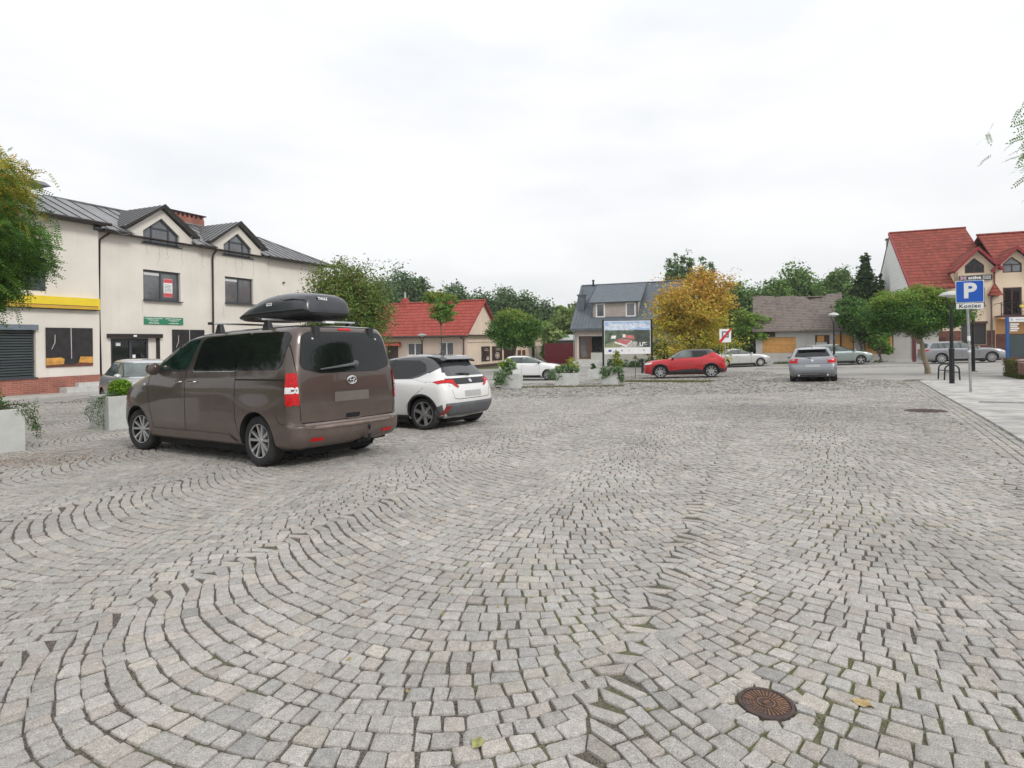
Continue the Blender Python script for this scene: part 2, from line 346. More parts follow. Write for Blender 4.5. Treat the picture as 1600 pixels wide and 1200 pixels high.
# --- street of concrete paving / asphalt around the square
def roadmat():
    m, b, p, o = base('worn_asphalt'); tc = b.n('ShaderNodeTexCoord')
    n = b.n('ShaderNodeTexNoise'); n.inputs['Scale'].default_value = .55; n.inputs['Detail'].default_value = 10; n.inputs['Roughness'].default_value = .65; b.L(tc.outputs['Object'], n.inputs[0])
    n2 = b.n('ShaderNodeTexNoise'); n2.inputs['Scale'].default_value = 45; n2.inputs['Detail'].default_value = 4; b.L(tc.outputs['Object'], n2.inputs[0])
    r = b.n('ShaderNodeValToRGB'); r.color_ramp.elements[0].position = .3; r.color_ramp.elements[0].color = (.25,.24,.225,1); r.color_ramp.elements[1].position = .7; r.color_ramp.elements[1].color = (.37,.355,.33,1)
    b.L(n.outputs[0], r.inputs[0]); r2 = b.n('ShaderNodeMapRange'); r2.inputs[3].default_value = .72; r2.inputs[4].default_value = 1.28; b.L(n2.outputs[0], r2.inputs[0])
    vm = b.n('ShaderNodeVectorMath', operation='SCALE'); b.L(r.outputs[0], vm.inputs[0]); b.L(r2.outputs[0], vm.inputs['Scale']); b.L(vm.outputs[0], p.inputs[0]); p.inputs['Roughness'].default_value = .9
    bp = b.n('ShaderNodeBump'); bp.inputs['Strength'].default_value = .4; bp.inputs['Distance'].default_value = .01; b.L(n2.outputs[0], bp.inputs['Height']); b.L(bp.outputs[0], p.inputs['Normal']); return m
gridsheet('road', np.arange(-40, 62, 1.0), np.arange(-8, 60, 1.0), -.030, roadmat(), keep=lambda x, y: y < 49.5 - .43*(x-22)*(x > 22) + (3 if x < 22 else 0))
# --- joint bed under the setts
def bedmat():
    m, b, p, o = base('joint_grit'); tc = b.n('ShaderNodeTexCoord')
    n = b.n('ShaderNodeTexNoise'); n.inputs['Scale'].default_value = 110; n.inputs['Detail'].default_value = 4; b.L(tc.outputs['Object'], n.inputs[0])
    r = b.n('ShaderNodeValToRGB'); r.color_ramp.elements[0].position = .35; r.color_ramp.elements[0].color = (.035,.029,.024,1); r.color_ramp.elements[1].position = .75; r.color_ramp.elements[1].color = (.22,.19,.16,1)
    b.L(n.outputs[0], r.inputs[0])
    n2 = b.n('ShaderNodeTexNoise'); n2.inputs['Scale'].default_value = .42; n2.inputs['Detail'].default_value = 9; n2.inputs['Roughness'].default_value = .72; b.L(tc.outputs['Object'], n2.inputs[0])
    sx = b.n('ShaderNodeSeparateXYZ'); b.L(tc.outputs['Object'], sx.inputs[0])
    g = b.n('ShaderNodeMapRange'); g.inputs[1].default_value = -5; g.inputs[2].default_value = 5; g.inputs[3].default_value = -.09; g.inputs[4].default_value = .05; b.L(sx.outputs[0], g.inputs[0])
    ad = b.n('ShaderNodeMath', operation='ADD'); b.L(n2.outputs[0], ad.inputs[0]); b.L(g.outputs[0], ad.inputs[1])
    r2 = b.n('ShaderNodeMapRange'); r2.inputs[1].default_value = .46; r2.inputs[2].default_value = .62; r2.inputs[4].default_value = .9; b.L(ad.outputs[0], r2.inputs[0])
    mx = b.n('ShaderNodeMix', data_type='RGBA'); b.L(r2.outputs[0], mx.inputs[0]); b.L(r.outputs[0], mx.inputs[6]); mx.inputs[7].default_value = (.12,.15,.028,1)
    b.L(mx.outputs[2], p.inputs[0]); p.inputs['Roughness'].default_value = 1
    bp = b.n('ShaderNodeBump'); bp.inputs['Strength'].default_value = .8; bp.inputs['Distance'].default_value = .01; b.L(n.outputs[0], bp.inputs['Height']); b.L(bp.outputs[0], p.inputs['Normal']); return m
gridsheet('joint_bed', np.arange(-26, 20, .5), np.arange(.9, 40, .5), -.0085, bedmat(), keep=lambda x, y: bool(inpoly(x, y, SQ)))
# --- setts laid in nested segmental arcs
def settmat():
    m, b, p, o = base('granite_sett')
    tc = b.n('ShaderNodeTexCoord'); at_ = b.n('ShaderNodeAttribute', attribute_name='Col')
    n = b.n('ShaderNodeTexNoise'); n.inputs['Scale'].default_value = 170; n.inputs['Detail'].default_value = 3; b.L(tc.outputs['Object'], n.inputs[0])
    r = b.n('ShaderNodeMapRange'); r.inputs[1].default_value = .3; r.inputs[2].default_value = .7; r.inputs[3].default_value = .60; r.inputs[4].default_value = 1.36; b.L(n.outputs[0], r.inputs[0])
    n2 = b.n('ShaderNodeTexNoise'); n2.inputs['Scale'].default_value = .8; n2.inputs['Detail'].default_value = 8; b.L(tc.outputs['Object'], n2.inputs[0])
    r2 = b.n('ShaderNodeMapRange'); r2.inputs[1].default_value = .3; r2.inputs[2].default_value = .7; r2.inputs[3].default_value = .84; r2.inputs[4].default_value = 1.12; b.L(n2.outputs[0], r2.inputs[0])
    n3 = b.n('ShaderNodeTexNoise'); n3.inputs['Scale'].default_value = 28; n3.inputs['Detail'].default_value = 5; b.L(tc.outputs['Object'], n3.inputs[0])
    r3 = b.n('ShaderNodeMapRange'); r3.inputs[1].default_value = .35; r3.inputs[2].default_value = .65; r3.inputs[3].default_value = .86; r3.inputs[4].default_value = 1.08; b.L(n3.outputs[0], r3.inputs[0])
    m1 = b.n('ShaderNodeMath', operation='MULTIPLY'); b.L(r.outputs[0], m1.inputs[0]); b.L(r2.outputs[0], m1.inputs[1])
    m2 = b.n('ShaderNodeMath', operation='MULTIPLY'); b.L(m1.outputs[0], m2.inputs[0]); b.L(r3.outputs[0], m2.inputs[1])
    vm = b.n('ShaderNodeVectorMath', operation='SCALE'); b.L(at_.outputs[0], vm.inputs[0]); b.L(m2.outputs[0], vm.inputs['Scale']); b.L(vm.outputs[0], p.inputs[0])
    p.inputs['Roughness'].default_value = .72; p.inputs['Specular IOR Level'].default_value = .35
    bp = b.n('ShaderNodeBump'); bp.inputs['Strength'].default_value = .55; bp.inputs['Distance'].default_value = .006; b.L(n3.outputs[0], bp.inputs['Height']); b.L(bp.outputs[0], p.inputs['Normal'])
    return m
MANHOLES = []                                              # (x, y, radius) kept clear of setts
_mh = G(1197, 1099); MANHOLES.append((_mh.x, _mh.y, .116))
_mh2 = G(1446, 642); MANHOLES.append((_mh2.x, _mh2.y, .38))
_mh3 = G(1427, 594); MANHOLES.append((_mh3.x, _mh3.y, .30))
AX = np.array([.40, .9165]); AN = np.array([.9165, -.40])
WCOL = 2.95; RAD = 1.92; PIT = .115; HALF = math.asin(min(.99, WCOL/2/RAD))
def seam(k, a): return .045*np.sin(a*3.1+k*1.7) + .022*np.sin(a*11.3+k*2.9) + .008*np.sin(a*31+k)
def _rowcurve():
    """one course across the square: nested circular fans with softly rounded cusps between them"""
    u = np.arange(-44, 26, .01); x = (u + 2.15 + WCOL/2) % WCOL - WCOL/2
    y = -np.sqrt(RAD**2 - x**2); k = np.exp(-np.linspace(-2.5, 2.5, 27)**2/2); k /= k.sum()
    y = np.convolve(np.pad(y, 13, mode='edge'), k, 'valid')
    y = y + .02*np.sin(u*.9+1)
    g = np.gradient(y, u); s = np.concatenate([[0], np.cumsum(np.sqrt(1+((g[1:]+g[:-1])/2)**2)*.01)])
    return u, y, g, s
def setts():
    U, Yc, Gr, Sc = _rowcurve(); rows = {0: [], 1: [], 2: []}
    for j in range(int(-22/PIT), int(52/PIT)):
        a0 = j*PIT - 1.8
        n = int(Sc[-1]/.114); s_ = (np.arange(n) + rng.uniform(0, 1) + rng.normal(0, .13, n))*.114
        s_ = np.clip(np.sort(s_), 0, Sc[-1]); u = np.interp(s_, Sc, U)
        wob = .014*np.sin(u*4+j*.21) + .006*np.sin(u*9-j*.33) + .003*np.sin(u*23+j*.9)
        rows_u = (u, np.interp(u, U, Yc) + a0, np.interp(u, U, Gr), wob)
        cu = (u[:-1]+u[1:])/2; cv = (rows_u[1][:-1]+rows_u[1][1:])/2
        X = AN[0]*cu + AX[0]*cv; Y = AN[1]*cu + AX[1]*cv
        ok = (Y > .5) & (Y < 39.5) & (np.abs(X) < .95*Y + 2.5)
        if not ok.any(): continue
        A = np.stack([u[:-1], u[1:], rows_u[1][:-1], rows_u[1][1:], rows_u[2][:-1], rows_u[2][1:], wob[:-1], wob[1:], Y], 1)[ok]
        for lod, lo, hi in ((0, -9, 8.5), (1, 8.5, 19), (2, 19, 99)):
            m_ = (A[:, 8] >= lo) & (A[:, 8] < hi)
            if m_.any(): rows[lod].append(A[m_])
    for lod, lst in rows.items():
        if not lst: continue
        A = np.concatenate(lst); n = len(A); gap = .0036 + rng.uniform(0, .0034, n); q = []
        for e, inner, sg in ((0, 0, 1), (1, 0, -1), (1, 1, -1), (0, 1, 1)):
            u, v, g, wb = A[:, e], A[:, 2+e], A[:, 4+e], A[:, 6+e]; c = 1/np.sqrt(1+g*g); s_ = g*c
            gp = gap*(.45+.55*c); d = (PIT*c - gp) if inner else gp
            x = u - s_*d + sg*gap*c; y = v + wb + c*d + sg*gap*s_
            x = x + rng.normal(0, .005, n); y = y + rng.normal(0, .0042, n)
            q.append(np.stack([AN[0]*x + AX[0]*y, AN[1]*x + AX[1]*y], 1))
        Q = np.stack(q, 1); C = Q.mean(1)
        ok = inpoly(C[:, 0], C[:, 1], SQ)
        dE = (C[:, 0]-En.x)*ed.y - (C[:, 1]-En.y)*ed.x
        ok &= dE < -.45
        for (mx_, my_, r_) in MANHOLES: ok &= (C[:, 0]-mx_)**2 + (C[:, 1]-my_)**2 > (r_+.05)**2
        yield lod, Q[ok], C[ok]
def border():
    Ls = []
    tot = (Ef - En).length + 0; k = 0
    nrm = Vector((ed.y, -ed.x, 0))
    for r in range(4):
        s = rng.uniform(0, .1)
        while s < tot:
            ln = .115 + rng.uniform(-.015, .03)
            a = En + ed*(s+.006) - nrm*(.012 + r*.115); b_ = En + ed*(s+ln-.006) - nrm*(.012 + r*.115)
            c_ = b_ - nrm*.103; d_ = a - nrm*.103
            Ls.append([[p.x + rng.normal(0, .003), p.y + rng.normal(0, .003)] for p in (a, b_, c_, d_)]); s += ln
    Q = np.array(Ls); C = Q.mean(1)
    ok = (C[:, 1] > .8)
    for (mx_, my_, r_) in MANHOLES: ok &= (C[:, 0]-mx_)**2 + (C[:, 1]-my_)**2 > (r_+.05)**2
    return Q[ok], C[ok]
def ring_around(x, y, r, w_, n):
    Q = []
    for k in range(n):
        a, b_ = 2*PI*k/n + .03/r*.2, 2*PI*(k+1)/n - .03/r*.2
        Q.append([[x+r*math.cos(a), y+r*math.sin(a)], [x+(r+w_)*math.cos(a), y+(r+w_)*math.sin(a)], [x+(r+w_)*math.cos(b_), y+(r+w_)*math.sin(b_)], [x+r*math.cos(b_), y+r*math.sin(b_)]])
    Q = np.array(Q) + rng.normal(0, .004, (n, 4, 2)); return Q, Q.mean(1)
def stone_mesh(sets):
    V, FQ, CO = [], [], []; off = 0
    for lod, Q, C in sets:
        n = len(Q)
        if n == 0: continue
        ar = Q[:, 0, 0]*0
        tone = np.clip(rng.normal(.362, .026, n), .27, .44)
        base_ = np.stack([tone*1.01, tone*.955, tone*.88], 1)
        k = rng.random(n)
        base_ = np.where((k < .16)[:, None], base_*np.array([1.02, .985, .965]), base_)
        base_ = np.where((k > .90)[:, None], base_*np.array([.93, .95, .975]), base_)
        base_ = np.where(((k > .16) & (k < .24))[:, None], base_*np.array([1.02, 1.0, .955]), base_)
        def z(P): return TN(P[:, 0], P[:, 1])
        tilt = rng.normal(0, .0022, (n, 4)); lift = rng.normal(0, .0018, n)
        if lod == 0:
            # eight-sided outline (clipped corners), bevel ring, cap
            rr = rng.uniform(.04, .13, (n, 4)); P8 = []
            for i in range(4):
                a = Q[:, i]; pv = Q[:, (i-1) % 4]; nx_ = Q[:, (i+1) % 4]
                P8 += [a + (pv-a)*rr[:, i:i+1]*.8, a + (nx_-a)*rr[:, i:i+1]*.8]
            P8 = np.stack(P8, 1); 
            rings = [(1.0, -.016), (.992, -.0035), (.945, .0012), (.60, .0026)]
            z0 = TN(C[:, 0], C[:, 1])
            til = rng.normal(0, .022, (n, 2))
            for sc, dz in rings:
                R8 = C[:, None, :] + (P8 - C[:, None, :])*sc
                ZZ = z0[:, None] + dz + lift[:, None] + ((R8-C[:, None, :])*til[:, None, :]).sum(2) + (rng.normal(0, .0006, (n, 8)) if dz > 0 else 0)
                V.append(np.concatenate([R8, ZZ[:, :, None]], 2))
            VV = np.concatenate(V[-4:], 1); del V[-4:]; V.append(VV.reshape(-1, 3))
            idx = (np.arange(n)*32)[:, None] + off
            for r_ in range(3):
                for k2 in range(8):
                    FQ.append(np.concatenate([idx + r_*8+k2, idx + r_*8+(k2+1) % 8, idx + (r_+1)*8+(k2+1) % 8, idx + (r_+1)*8+k2], 1))
            b0 = 24
            for (a, b_, c_, d_) in ((0,1,2,3), (0,3,4,7), (7,4,5,6)):
                FQ.append(np.concatenate([idx+b0+a, idx+b0+b_, idx+b0+c_, idx+b0+d_], 1))
            CO.append(np.repeat(base_, 32, 0)); off += n*32
        elif lod == 1:
            z0 = TN(C[:, 0], C[:, 1]); z4 = np.stack([TN(Q[:, i, 0], Q[:, i, 1]) for i in range(4)], 1)
            VV = []
            for sc, dz in ((1.0, -.016), (.93, .001)):
                R4 = C[:, None, :] + (Q - C[:, None, :])*sc
                VV.append(np.concatenate([R4, (z4 + dz + lift[:, None] + tilt)[:, :, None]], 2))
            VV = np.concatenate(VV, 1); V.append(VV.reshape(-1, 3)); idx = (np.arange(n)*8)[:, None] + off
            for k2 in range(4): FQ.append(np.concatenate([idx+k2, idx+(k2+1) % 4, idx+4+(k2+1) % 4, idx+4+k2], 1))
            FQ.append(np.concatenate([idx+4, idx+5, idx+6, idx+7], 1)); CO.append(np.repeat(base_, 8, 0)); off += n*8
        else:
            z4 = np.stack([TN(Q[:, i, 0], Q[:, i, 1]) for i in range(4)], 1)
            R4 = C[:, None, :] + (Q - C[:, None, :])*.97
            VV = np.concatenate([R4, (z4 + tilt*1.5)[:, :, None]], 2); V.append(VV.reshape(-1, 3)); idx = (np.arange(n)*4)[:, None] + off
            FQ.append(np.concatenate([idx, idx+1, idx+2, idx+3], 1)); CO.append(np.repeat(base_, 4, 0)); off += n*4
    return np.concatenate(V), np.concatenate(FQ), np.concatenate(CO)
def fastmesh(name, V, FQ, CO, m, parent=None, smooth=False):
    me = bpy.data.meshes.new(name); nv, nf = len(V), len(FQ); k = FQ.shape[1]
    me.vertices.add(nv); me.vertices.foreach_set('co', np.ascontiguousarray(V, np.float32).ravel())
    me.loops.add(nf*k); me.loops.foreach_set('vertex_index', np.ascontiguousarray(FQ, np.int32).ravel())
    me.polygons.add(nf); me.polygons.foreach_set('loop_start', np.arange(0, nf*k, k, dtype=np.int32))
    if CO is not None:
        a = me.color_attributes.new('Col', 'FLOAT_COLOR', 'POINT'); a.data.foreach_set('color', np.concatenate([CO, np.ones((nv, 1))], 1).astype(np.float32).ravel())
    me.update(calc_edges=True); me.validate()
    o = link(name, me, m, parent, smooth); return o
_sets = list(setts())
_b = border(); bm_ = _b[1][:, 1] < 12
_sets += [(0, _b[0][bm_], _b[1][bm_]), (1, _b[0][~bm_], _b[1][~bm_])]
for i_, (mx_, my_, r_) in enumerate(MANHOLES): _sets.append((0 if i_ == 0 else 1, *ring_around(mx_, my_, r_+.012, .07 if i_ == 0 else .1, 12 if i_ == 0 else 34)))
V_, F_, C_ = stone_mesh(_sets)
cob = fastmesh('cobblestones', V_, F_, C_, settmat(), smooth=True); cob['kind'] = 'structure'
cob.data.set_sharp_from_angle(angle=math.radians(50))
# --- manhole covers
RUST = mat('rusty_iron', (.12,.075,.06), .75, .25, .4, 26, bump=.5, bscale=120, col2=(.055,.045,.045))
RUSTL = mat('rusty_rib', (.17,.095,.06), .8, .1, .4, 40)
def cover(name, x, y, r, label, fine):
    t = thing(name, label, 'manhole cover', (x, y, T(x, y)))
    tx = T(x+.3, y)-T(x-.3, y); ty = T(x, y+.3)-T(x, y-.3); t.rotation_euler = (math.atan(ty/.6), -math.atan(tx/.6), .5)
    b = MB(); b.lathe([(r, -.03), (r, .002), (r*.985, .005), (r*.88, .005), (r*.87, .001), (r*.86, -.02)], n=48, cap=False); mk('frame_ring', b, RUST, t, True)
    b = MB(); b.lathe([(r*.855, -.02), (r*.855, .002), (0.001, .002)], n=48, cap=False); 
    if fine:
        for k in range(30):
            if 10 < k < 19: continue
            a = 2*PI*k/30; ca, sa = math.cos(a), math.sin(a); w_ = .0030
            p = [(r*.40, -w_), (r*.78, -w_*1.6), (r*.78, w_*1.6), (r*.40, w_)]
            b.prism([(q[0]*ca-q[1]*sa, q[0]*sa+q[1]*ca) for q in p], .0015, .0055, 'z', 1)
        b.lathe([(r*.33, .0015), (r*.33, .006), (r*.28, .006), (r*.28, .0015)], n=32, mi=1, cap=False)
        b.box(-.018, .018, -.006, .006, .002, .009, 1)
        for k in range(11, 19):
            a = 2*PI*k/30
            for rr in (.45, .57, .69): b.box(r*rr*math.cos(a)-.004, r*rr*math.cos(a)+.004, r*rr*math.sin(a)-.003, r*rr*math.sin(a)+.003, .0015, .0045, 1)
    else:
        for i in range(-3, 4):
            for j in range(-3, 4):
                if i*i+j*j < 10: b.box(i*r*.22-.03, i*r*.22+.03, j*r*.22-.03, j*r*.22+.03, .001, .005, 0)
    mk('lid', b, [RUST, RUSTL], t)
cover('manhole_cover', *MANHOLES[0], 'small round rusty iron valve cover set in the cobbles in the foreground', True)
cover('manhole_cover', *MANHOLES[1], 'large dark manhole cover in the cobbles beside the pavement edge, nearer one', False)
cover('manhole_cover', *MANHOLES[2], 'small dark manhole cover in the cobbles near the leaning tree and bicycle racks', False)
# --- pavement of pale concrete slabs on the right
def slabmat():
    m = brickmat('pale_paving_slab', (.50,.485,.455), (.41,.40,.38), (.22,.21,.19), 1, .6, .4, .010, 'xy', .3, .85, 1.2); return m
PVp = [(En.x, En.y), (Ef.x, Ef.y), (Ef.x-.4, Ef.y+1.8), (24, 29.0), (33, 26.5), (40, 20), (40, 0), (12, 0)]
gx = np.arange(0, 42, .5); gy = np.arange(-4, 36, .5)
b = MB(); nrm = Vector((ed.y, -ed.x, 0))
# strip mesh aligned with the kerb so that its edge is straight
rows = []
tot = (Ef-En).length
for i in range(33):
    s = tot*i/32; p0 = En + ed*s; row = []
    for j in range(26):
        p = p0 + nrm*(j*1.15); row.append((p.x, p.y, T(p.x, p.y) + (.035 if j else .03)))
    rows.append(row)
vs_ = [q for r_ in rows for q in r_]; b.add(vs_, [(i*26+j, i*26+j+1, (i+1)*26+j+1, (i+1)*26+j) for i in range(32) for j in range(25)])
for i in range(32): b.quad(rows[i][0], rows[i+1][0], (rows[i+1][0][0], rows[i+1][0][1], rows[i+1][0][2]-.08), (rows[i][0][0], rows[i][0][1], rows[i][0][2]-.08))
pv = mk('pavement', b, slabmat(), smooth=True); pv['kind'] = 'structure'
KERB = mat('kerb_stone', (.47,.46,.43), .85, 0, .12, 4, bump=.3)
def strip(name, a, b_, wd, h, dz=0, m=KERB, kind='structure', n=24):
    a = Vector((a[0], a[1], 0)); b_ = Vector((b_[0], b_[1], 0)); d = (b_-a).normalized(); nn = Vector((-d.y, d.x, 0)); q = MB(); R = []
    for i in range(n+1):
        p = a + (b_-a)*i/n; l = p + nn*wd/2; r = p - nn*wd/2; zl, zr = T(l.x, l.y)+dz, T(r.x, r.y)+dz
        R.append([(r.x, r.y, zr-.1), (r.x, r.y, zr+h), (l.x, l.y, zl+h), (l.x, l.y, zl-.1)])
    q.add([x for r in R for x in r], [(i*4+k, i*4+k+1, i*4+4+k+1, i*4+4+k) for i in range(n) for k in range(3)] + [(0,1,2,3), (n*4+3, n*4+2, n*4+1, n*4)])
    o = mk(name, q, m); o['kind'] = kind; return o
strip('kerb', G(1180, 577), G(1440, 572), .25, .07)
strip('kerb', G(770, 578), G(905, 577), .3, .06)
g_a, g_b = G(1530, 630), G(1640, 633)
strip('drain_channel', g_a, g_b, .30, .003, .037, mat('dark_channel_setts', (.20,.19,.18), .9, 0, .3, 9, bump=.5))
# light footpath along the left building and the kerb line in front of it
def ribbon(name, pts, m, dz, n=20, kind='structure'):
    """pts: pairs (left,right) of ground xy along a path"""
    q = MB(); R = []; K = 8
    for k in range(len(pts)-1):
        for i in range(n):
            f = i/n; l = Vector(pts[k][0]).lerp(Vector(pts[k+1][0]), f); r = Vector(pts[k][1]).lerp(Vector(pts[k+1][1]), f); R.append((l, r))
    R.append((Vector(pts[-1][0]), Vector(pts[-1][1])))
    for l, r in R:
        for j in range(K+1):
            p = l.lerp(r, j/K); q.v.append((p.x, p.y, T(p.x, p.y)+dz))
    for i in range(len(R)-1):
        for j in range(K): q.f.append((i*(K+1)+j, i*(K+1)+j+1, (i+1)*(K+1)+j+1, (i+1)*(K+1)+j)); q.m.append(0)
    o = mk(name, q, m, smooth=True); o['kind'] = kind; return o
LD, LN = Vector((.3951, .9187)), Vector((.9187, -.3951))     # left building: along, outward
LO = Vector((-16.6, 26.8))
PATHM = mat('light_footpath', (.42,.40,.37), .9, 0, .14, 1.5, bump=.3, bscale=50)
ribbon('footpath', [((LO+LD*-14+LN*-1), (LO+LD*-14+LN*1.9)), ((LO+LD*14+LN*-1), (LO+LD*14+LN*1.9))], PATHM, -.012)
strip('kerb', LO+LD*-14+LN*1.98, LO+LD*14+LN*1.98, .14, .05, -.02)
ROADP = brickmat('grey_block_paving', (.40,.385,.36), (.34,.33,.31), (.2,.19,.18), 1, .2, .1, .008, 'xy', .3, .9)
# grass verges
VERGE = None
# grass tufts helper (used for verges)
def grass(name, region, n, label, hmin=.03, hmax=.10, cols=((.07,.11,.025), (.12,.14,.04), (.10,.12,.03))):
    pts = []
    xs_, ys_ = [p[0] for p in region], [p[1] for p in region]
    while len(pts) < n:
        X = rng.uniform(min(xs_), max(xs_), n*2); Y = rng.uniform(min(ys_), max(ys_), n*2); ok = inpoly(X, Y, region)
        pts += list(zip(X[ok], Y[ok]))
    P = np.array(pts[:n]); Z = TN(P[:, 0], P[:, 1]); a = rng.uniform(0, 2*PI, n); h = rng.uniform(hmin, hmax, n); w_ = h*.16+.006; ln = rng.normal(0, .4, (n, 2))*h[:, None]
    dx, dy = np.cos(a)*w_, np.sin(a)*w_
    V = np.stack([np.stack([P[:, 0]-dx, P[:, 1]-dy, Z-.03], 1), np.stack([P[:, 0]+dx, P[:, 1]+dy, Z-.03], 1), np.stack([P[:, 0]+ln[:, 0]+dx*.2, P[:, 1]+ln[:, 1], Z+h], 1), np.stack([P[:, 0]+ln[:, 0]-dx*.2, P[:, 1]+ln[:, 1], Z+h], 1)], 1).reshape(-1, 3)
    Fq = np.arange(n*4).reshape(n, 4); c = np.array(cols)[rng.integers(0, len(cols), n)]*rng.uniform(.7, 1.3, (n, 1))
    o = fastmesh(name, V, Fq, np.repeat(c, 4, 0), leafmat('leaf')); tag(o, label, 'grass', kind='stuff'); return o
def band(p0, p1, wd):
    a, b_ = Vector(p0[:2]), Vector(p1[:2]); d = (b_-a).normalized(); n_ = Vector((-d.y, d.x)); return [tuple(a+n_*wd/2), tuple(b_+n_*wd/2), tuple(b_-n_*wd/2), tuple(a-n_*wd/2)]
grass('verge_grass', band(G(1180, 567), G(1235, 567), 1.6), 4200, 'bright green grass strip in front of the boarded old house', .05, .16, ((.10,.17,.03),(.14,.20,.05)))
grass('verge_grass', band(G(1360, 565), G(1440, 563), 1.5), 4200, 'green grass strip around the litter bin by the old house', .05, .16, ((.08,.15,.03),(.12,.18,.05)))
grass('verge_grass', band(G(975, 596), G(1110, 596.5), 1.3), 5000, 'thin dry grass strip under the red car and billboard', .02, .07, ((.13,.14,.05),(.18,.17,.08)))
grass('verge_grass', band(G(775, 606), G(975, 603), .5), 2500, 'thin dry grass at the foot of the far planters', .02, .06, ((.13,.14,.05),(.18,.17,.08)))
#@@SECTION next
# ================================================================ VEHICLES
def body_mesh(rings, bow=.05, rr=.16, rf=.30, sub=3, flare=None, nsub_side=18):
    """closed body: stack of rounded plan outlines, each from its rear point (xr,zr) to its front point (xf,zf)"""
    R = np.array([r[:5] for r in rings], float)
    out = []
    for i in range(len(R)-1):                      # smooth in-betweens
        p0, p1, p2, p3 = R[max(0,i-1)], R[i], R[i+1], R[min(len(R)-1,i+2)]
        for k in range(sub):
            t = k/sub; cr = .5*((2*p1) + (p2-p0)*t + (2*p0-5*p1+4*p2-p3)*t*t + (3*p1-p0-3*p2+p3)*t**3); ln = p1*(1-t)+p2*t
            out.append(.55*cr + .45*ln)
    out.append(R[-1]); out = np.array(out)
    vs, n = [], None
    for (xr, zr, xf, zf, w_) in out:
        a = min(rr, w_*.6); b = min(rf, w_*.75); half = []
        for k in range(7):  half.append((xr, (w_-a)*k/6))
        for k in range(1, 7): t = k/6*PI/2; half.append((xr + a*(1-math.cos(t)), w_-a+a*math.sin(t)))
        x0, x1 = xr+a, xf-b*1.5
        for k in range(1, nsub_side): half.append((x0+(x1-x0)*k/nsub_side, w_))
        for k in range(0, 8): t = k/7*PI/2; half.append((x1 + b*1.5*math.sin(t), w_-b+b*math.cos(t)))
        for k in range(1, 7): half.append((xf, (w_-b)*(1-k/6)))
        pts = []
        for (x, y) in half:
            f = (x-xr)/max(1e-6, xf-xr); z = zr + (zf-zr)*f
            q = y/max(w_, 1e-6); wt = .5
            x2 = x + bow*q*q*(1-f)**3 - bow*1.6*q*q*f**3
            y2 = y
            if flare and w_ > .5:
                for (fx, fa, z0, z1) in flare:
                    if z0 < z < z1: y2 += fa*q**4*math.exp(-((x-fx)/.42)**2)*math.sin(PI*(z-z0)/(z1-z0))
            pts.append((x2, y2, z))
        ring = pts + [(x, -y, z) for (x, y, z) in pts[-2:0:-1]]
        n = len(ring); vs += ring
    fs = []
    for i in range(len(out)-1):
        for k in range(n): fs.append((i*n+k, i*n+(k+1) % n, (i+1)*n+(k+1) % n, (i+1)*n+k))
    fs += [tuple(range(n)), tuple(range((len(out)-1)*n+n-1, (len(out)-1)*n-1, -1))]
    b = MB(); b.add(vs, fs); return b, n, len(out)
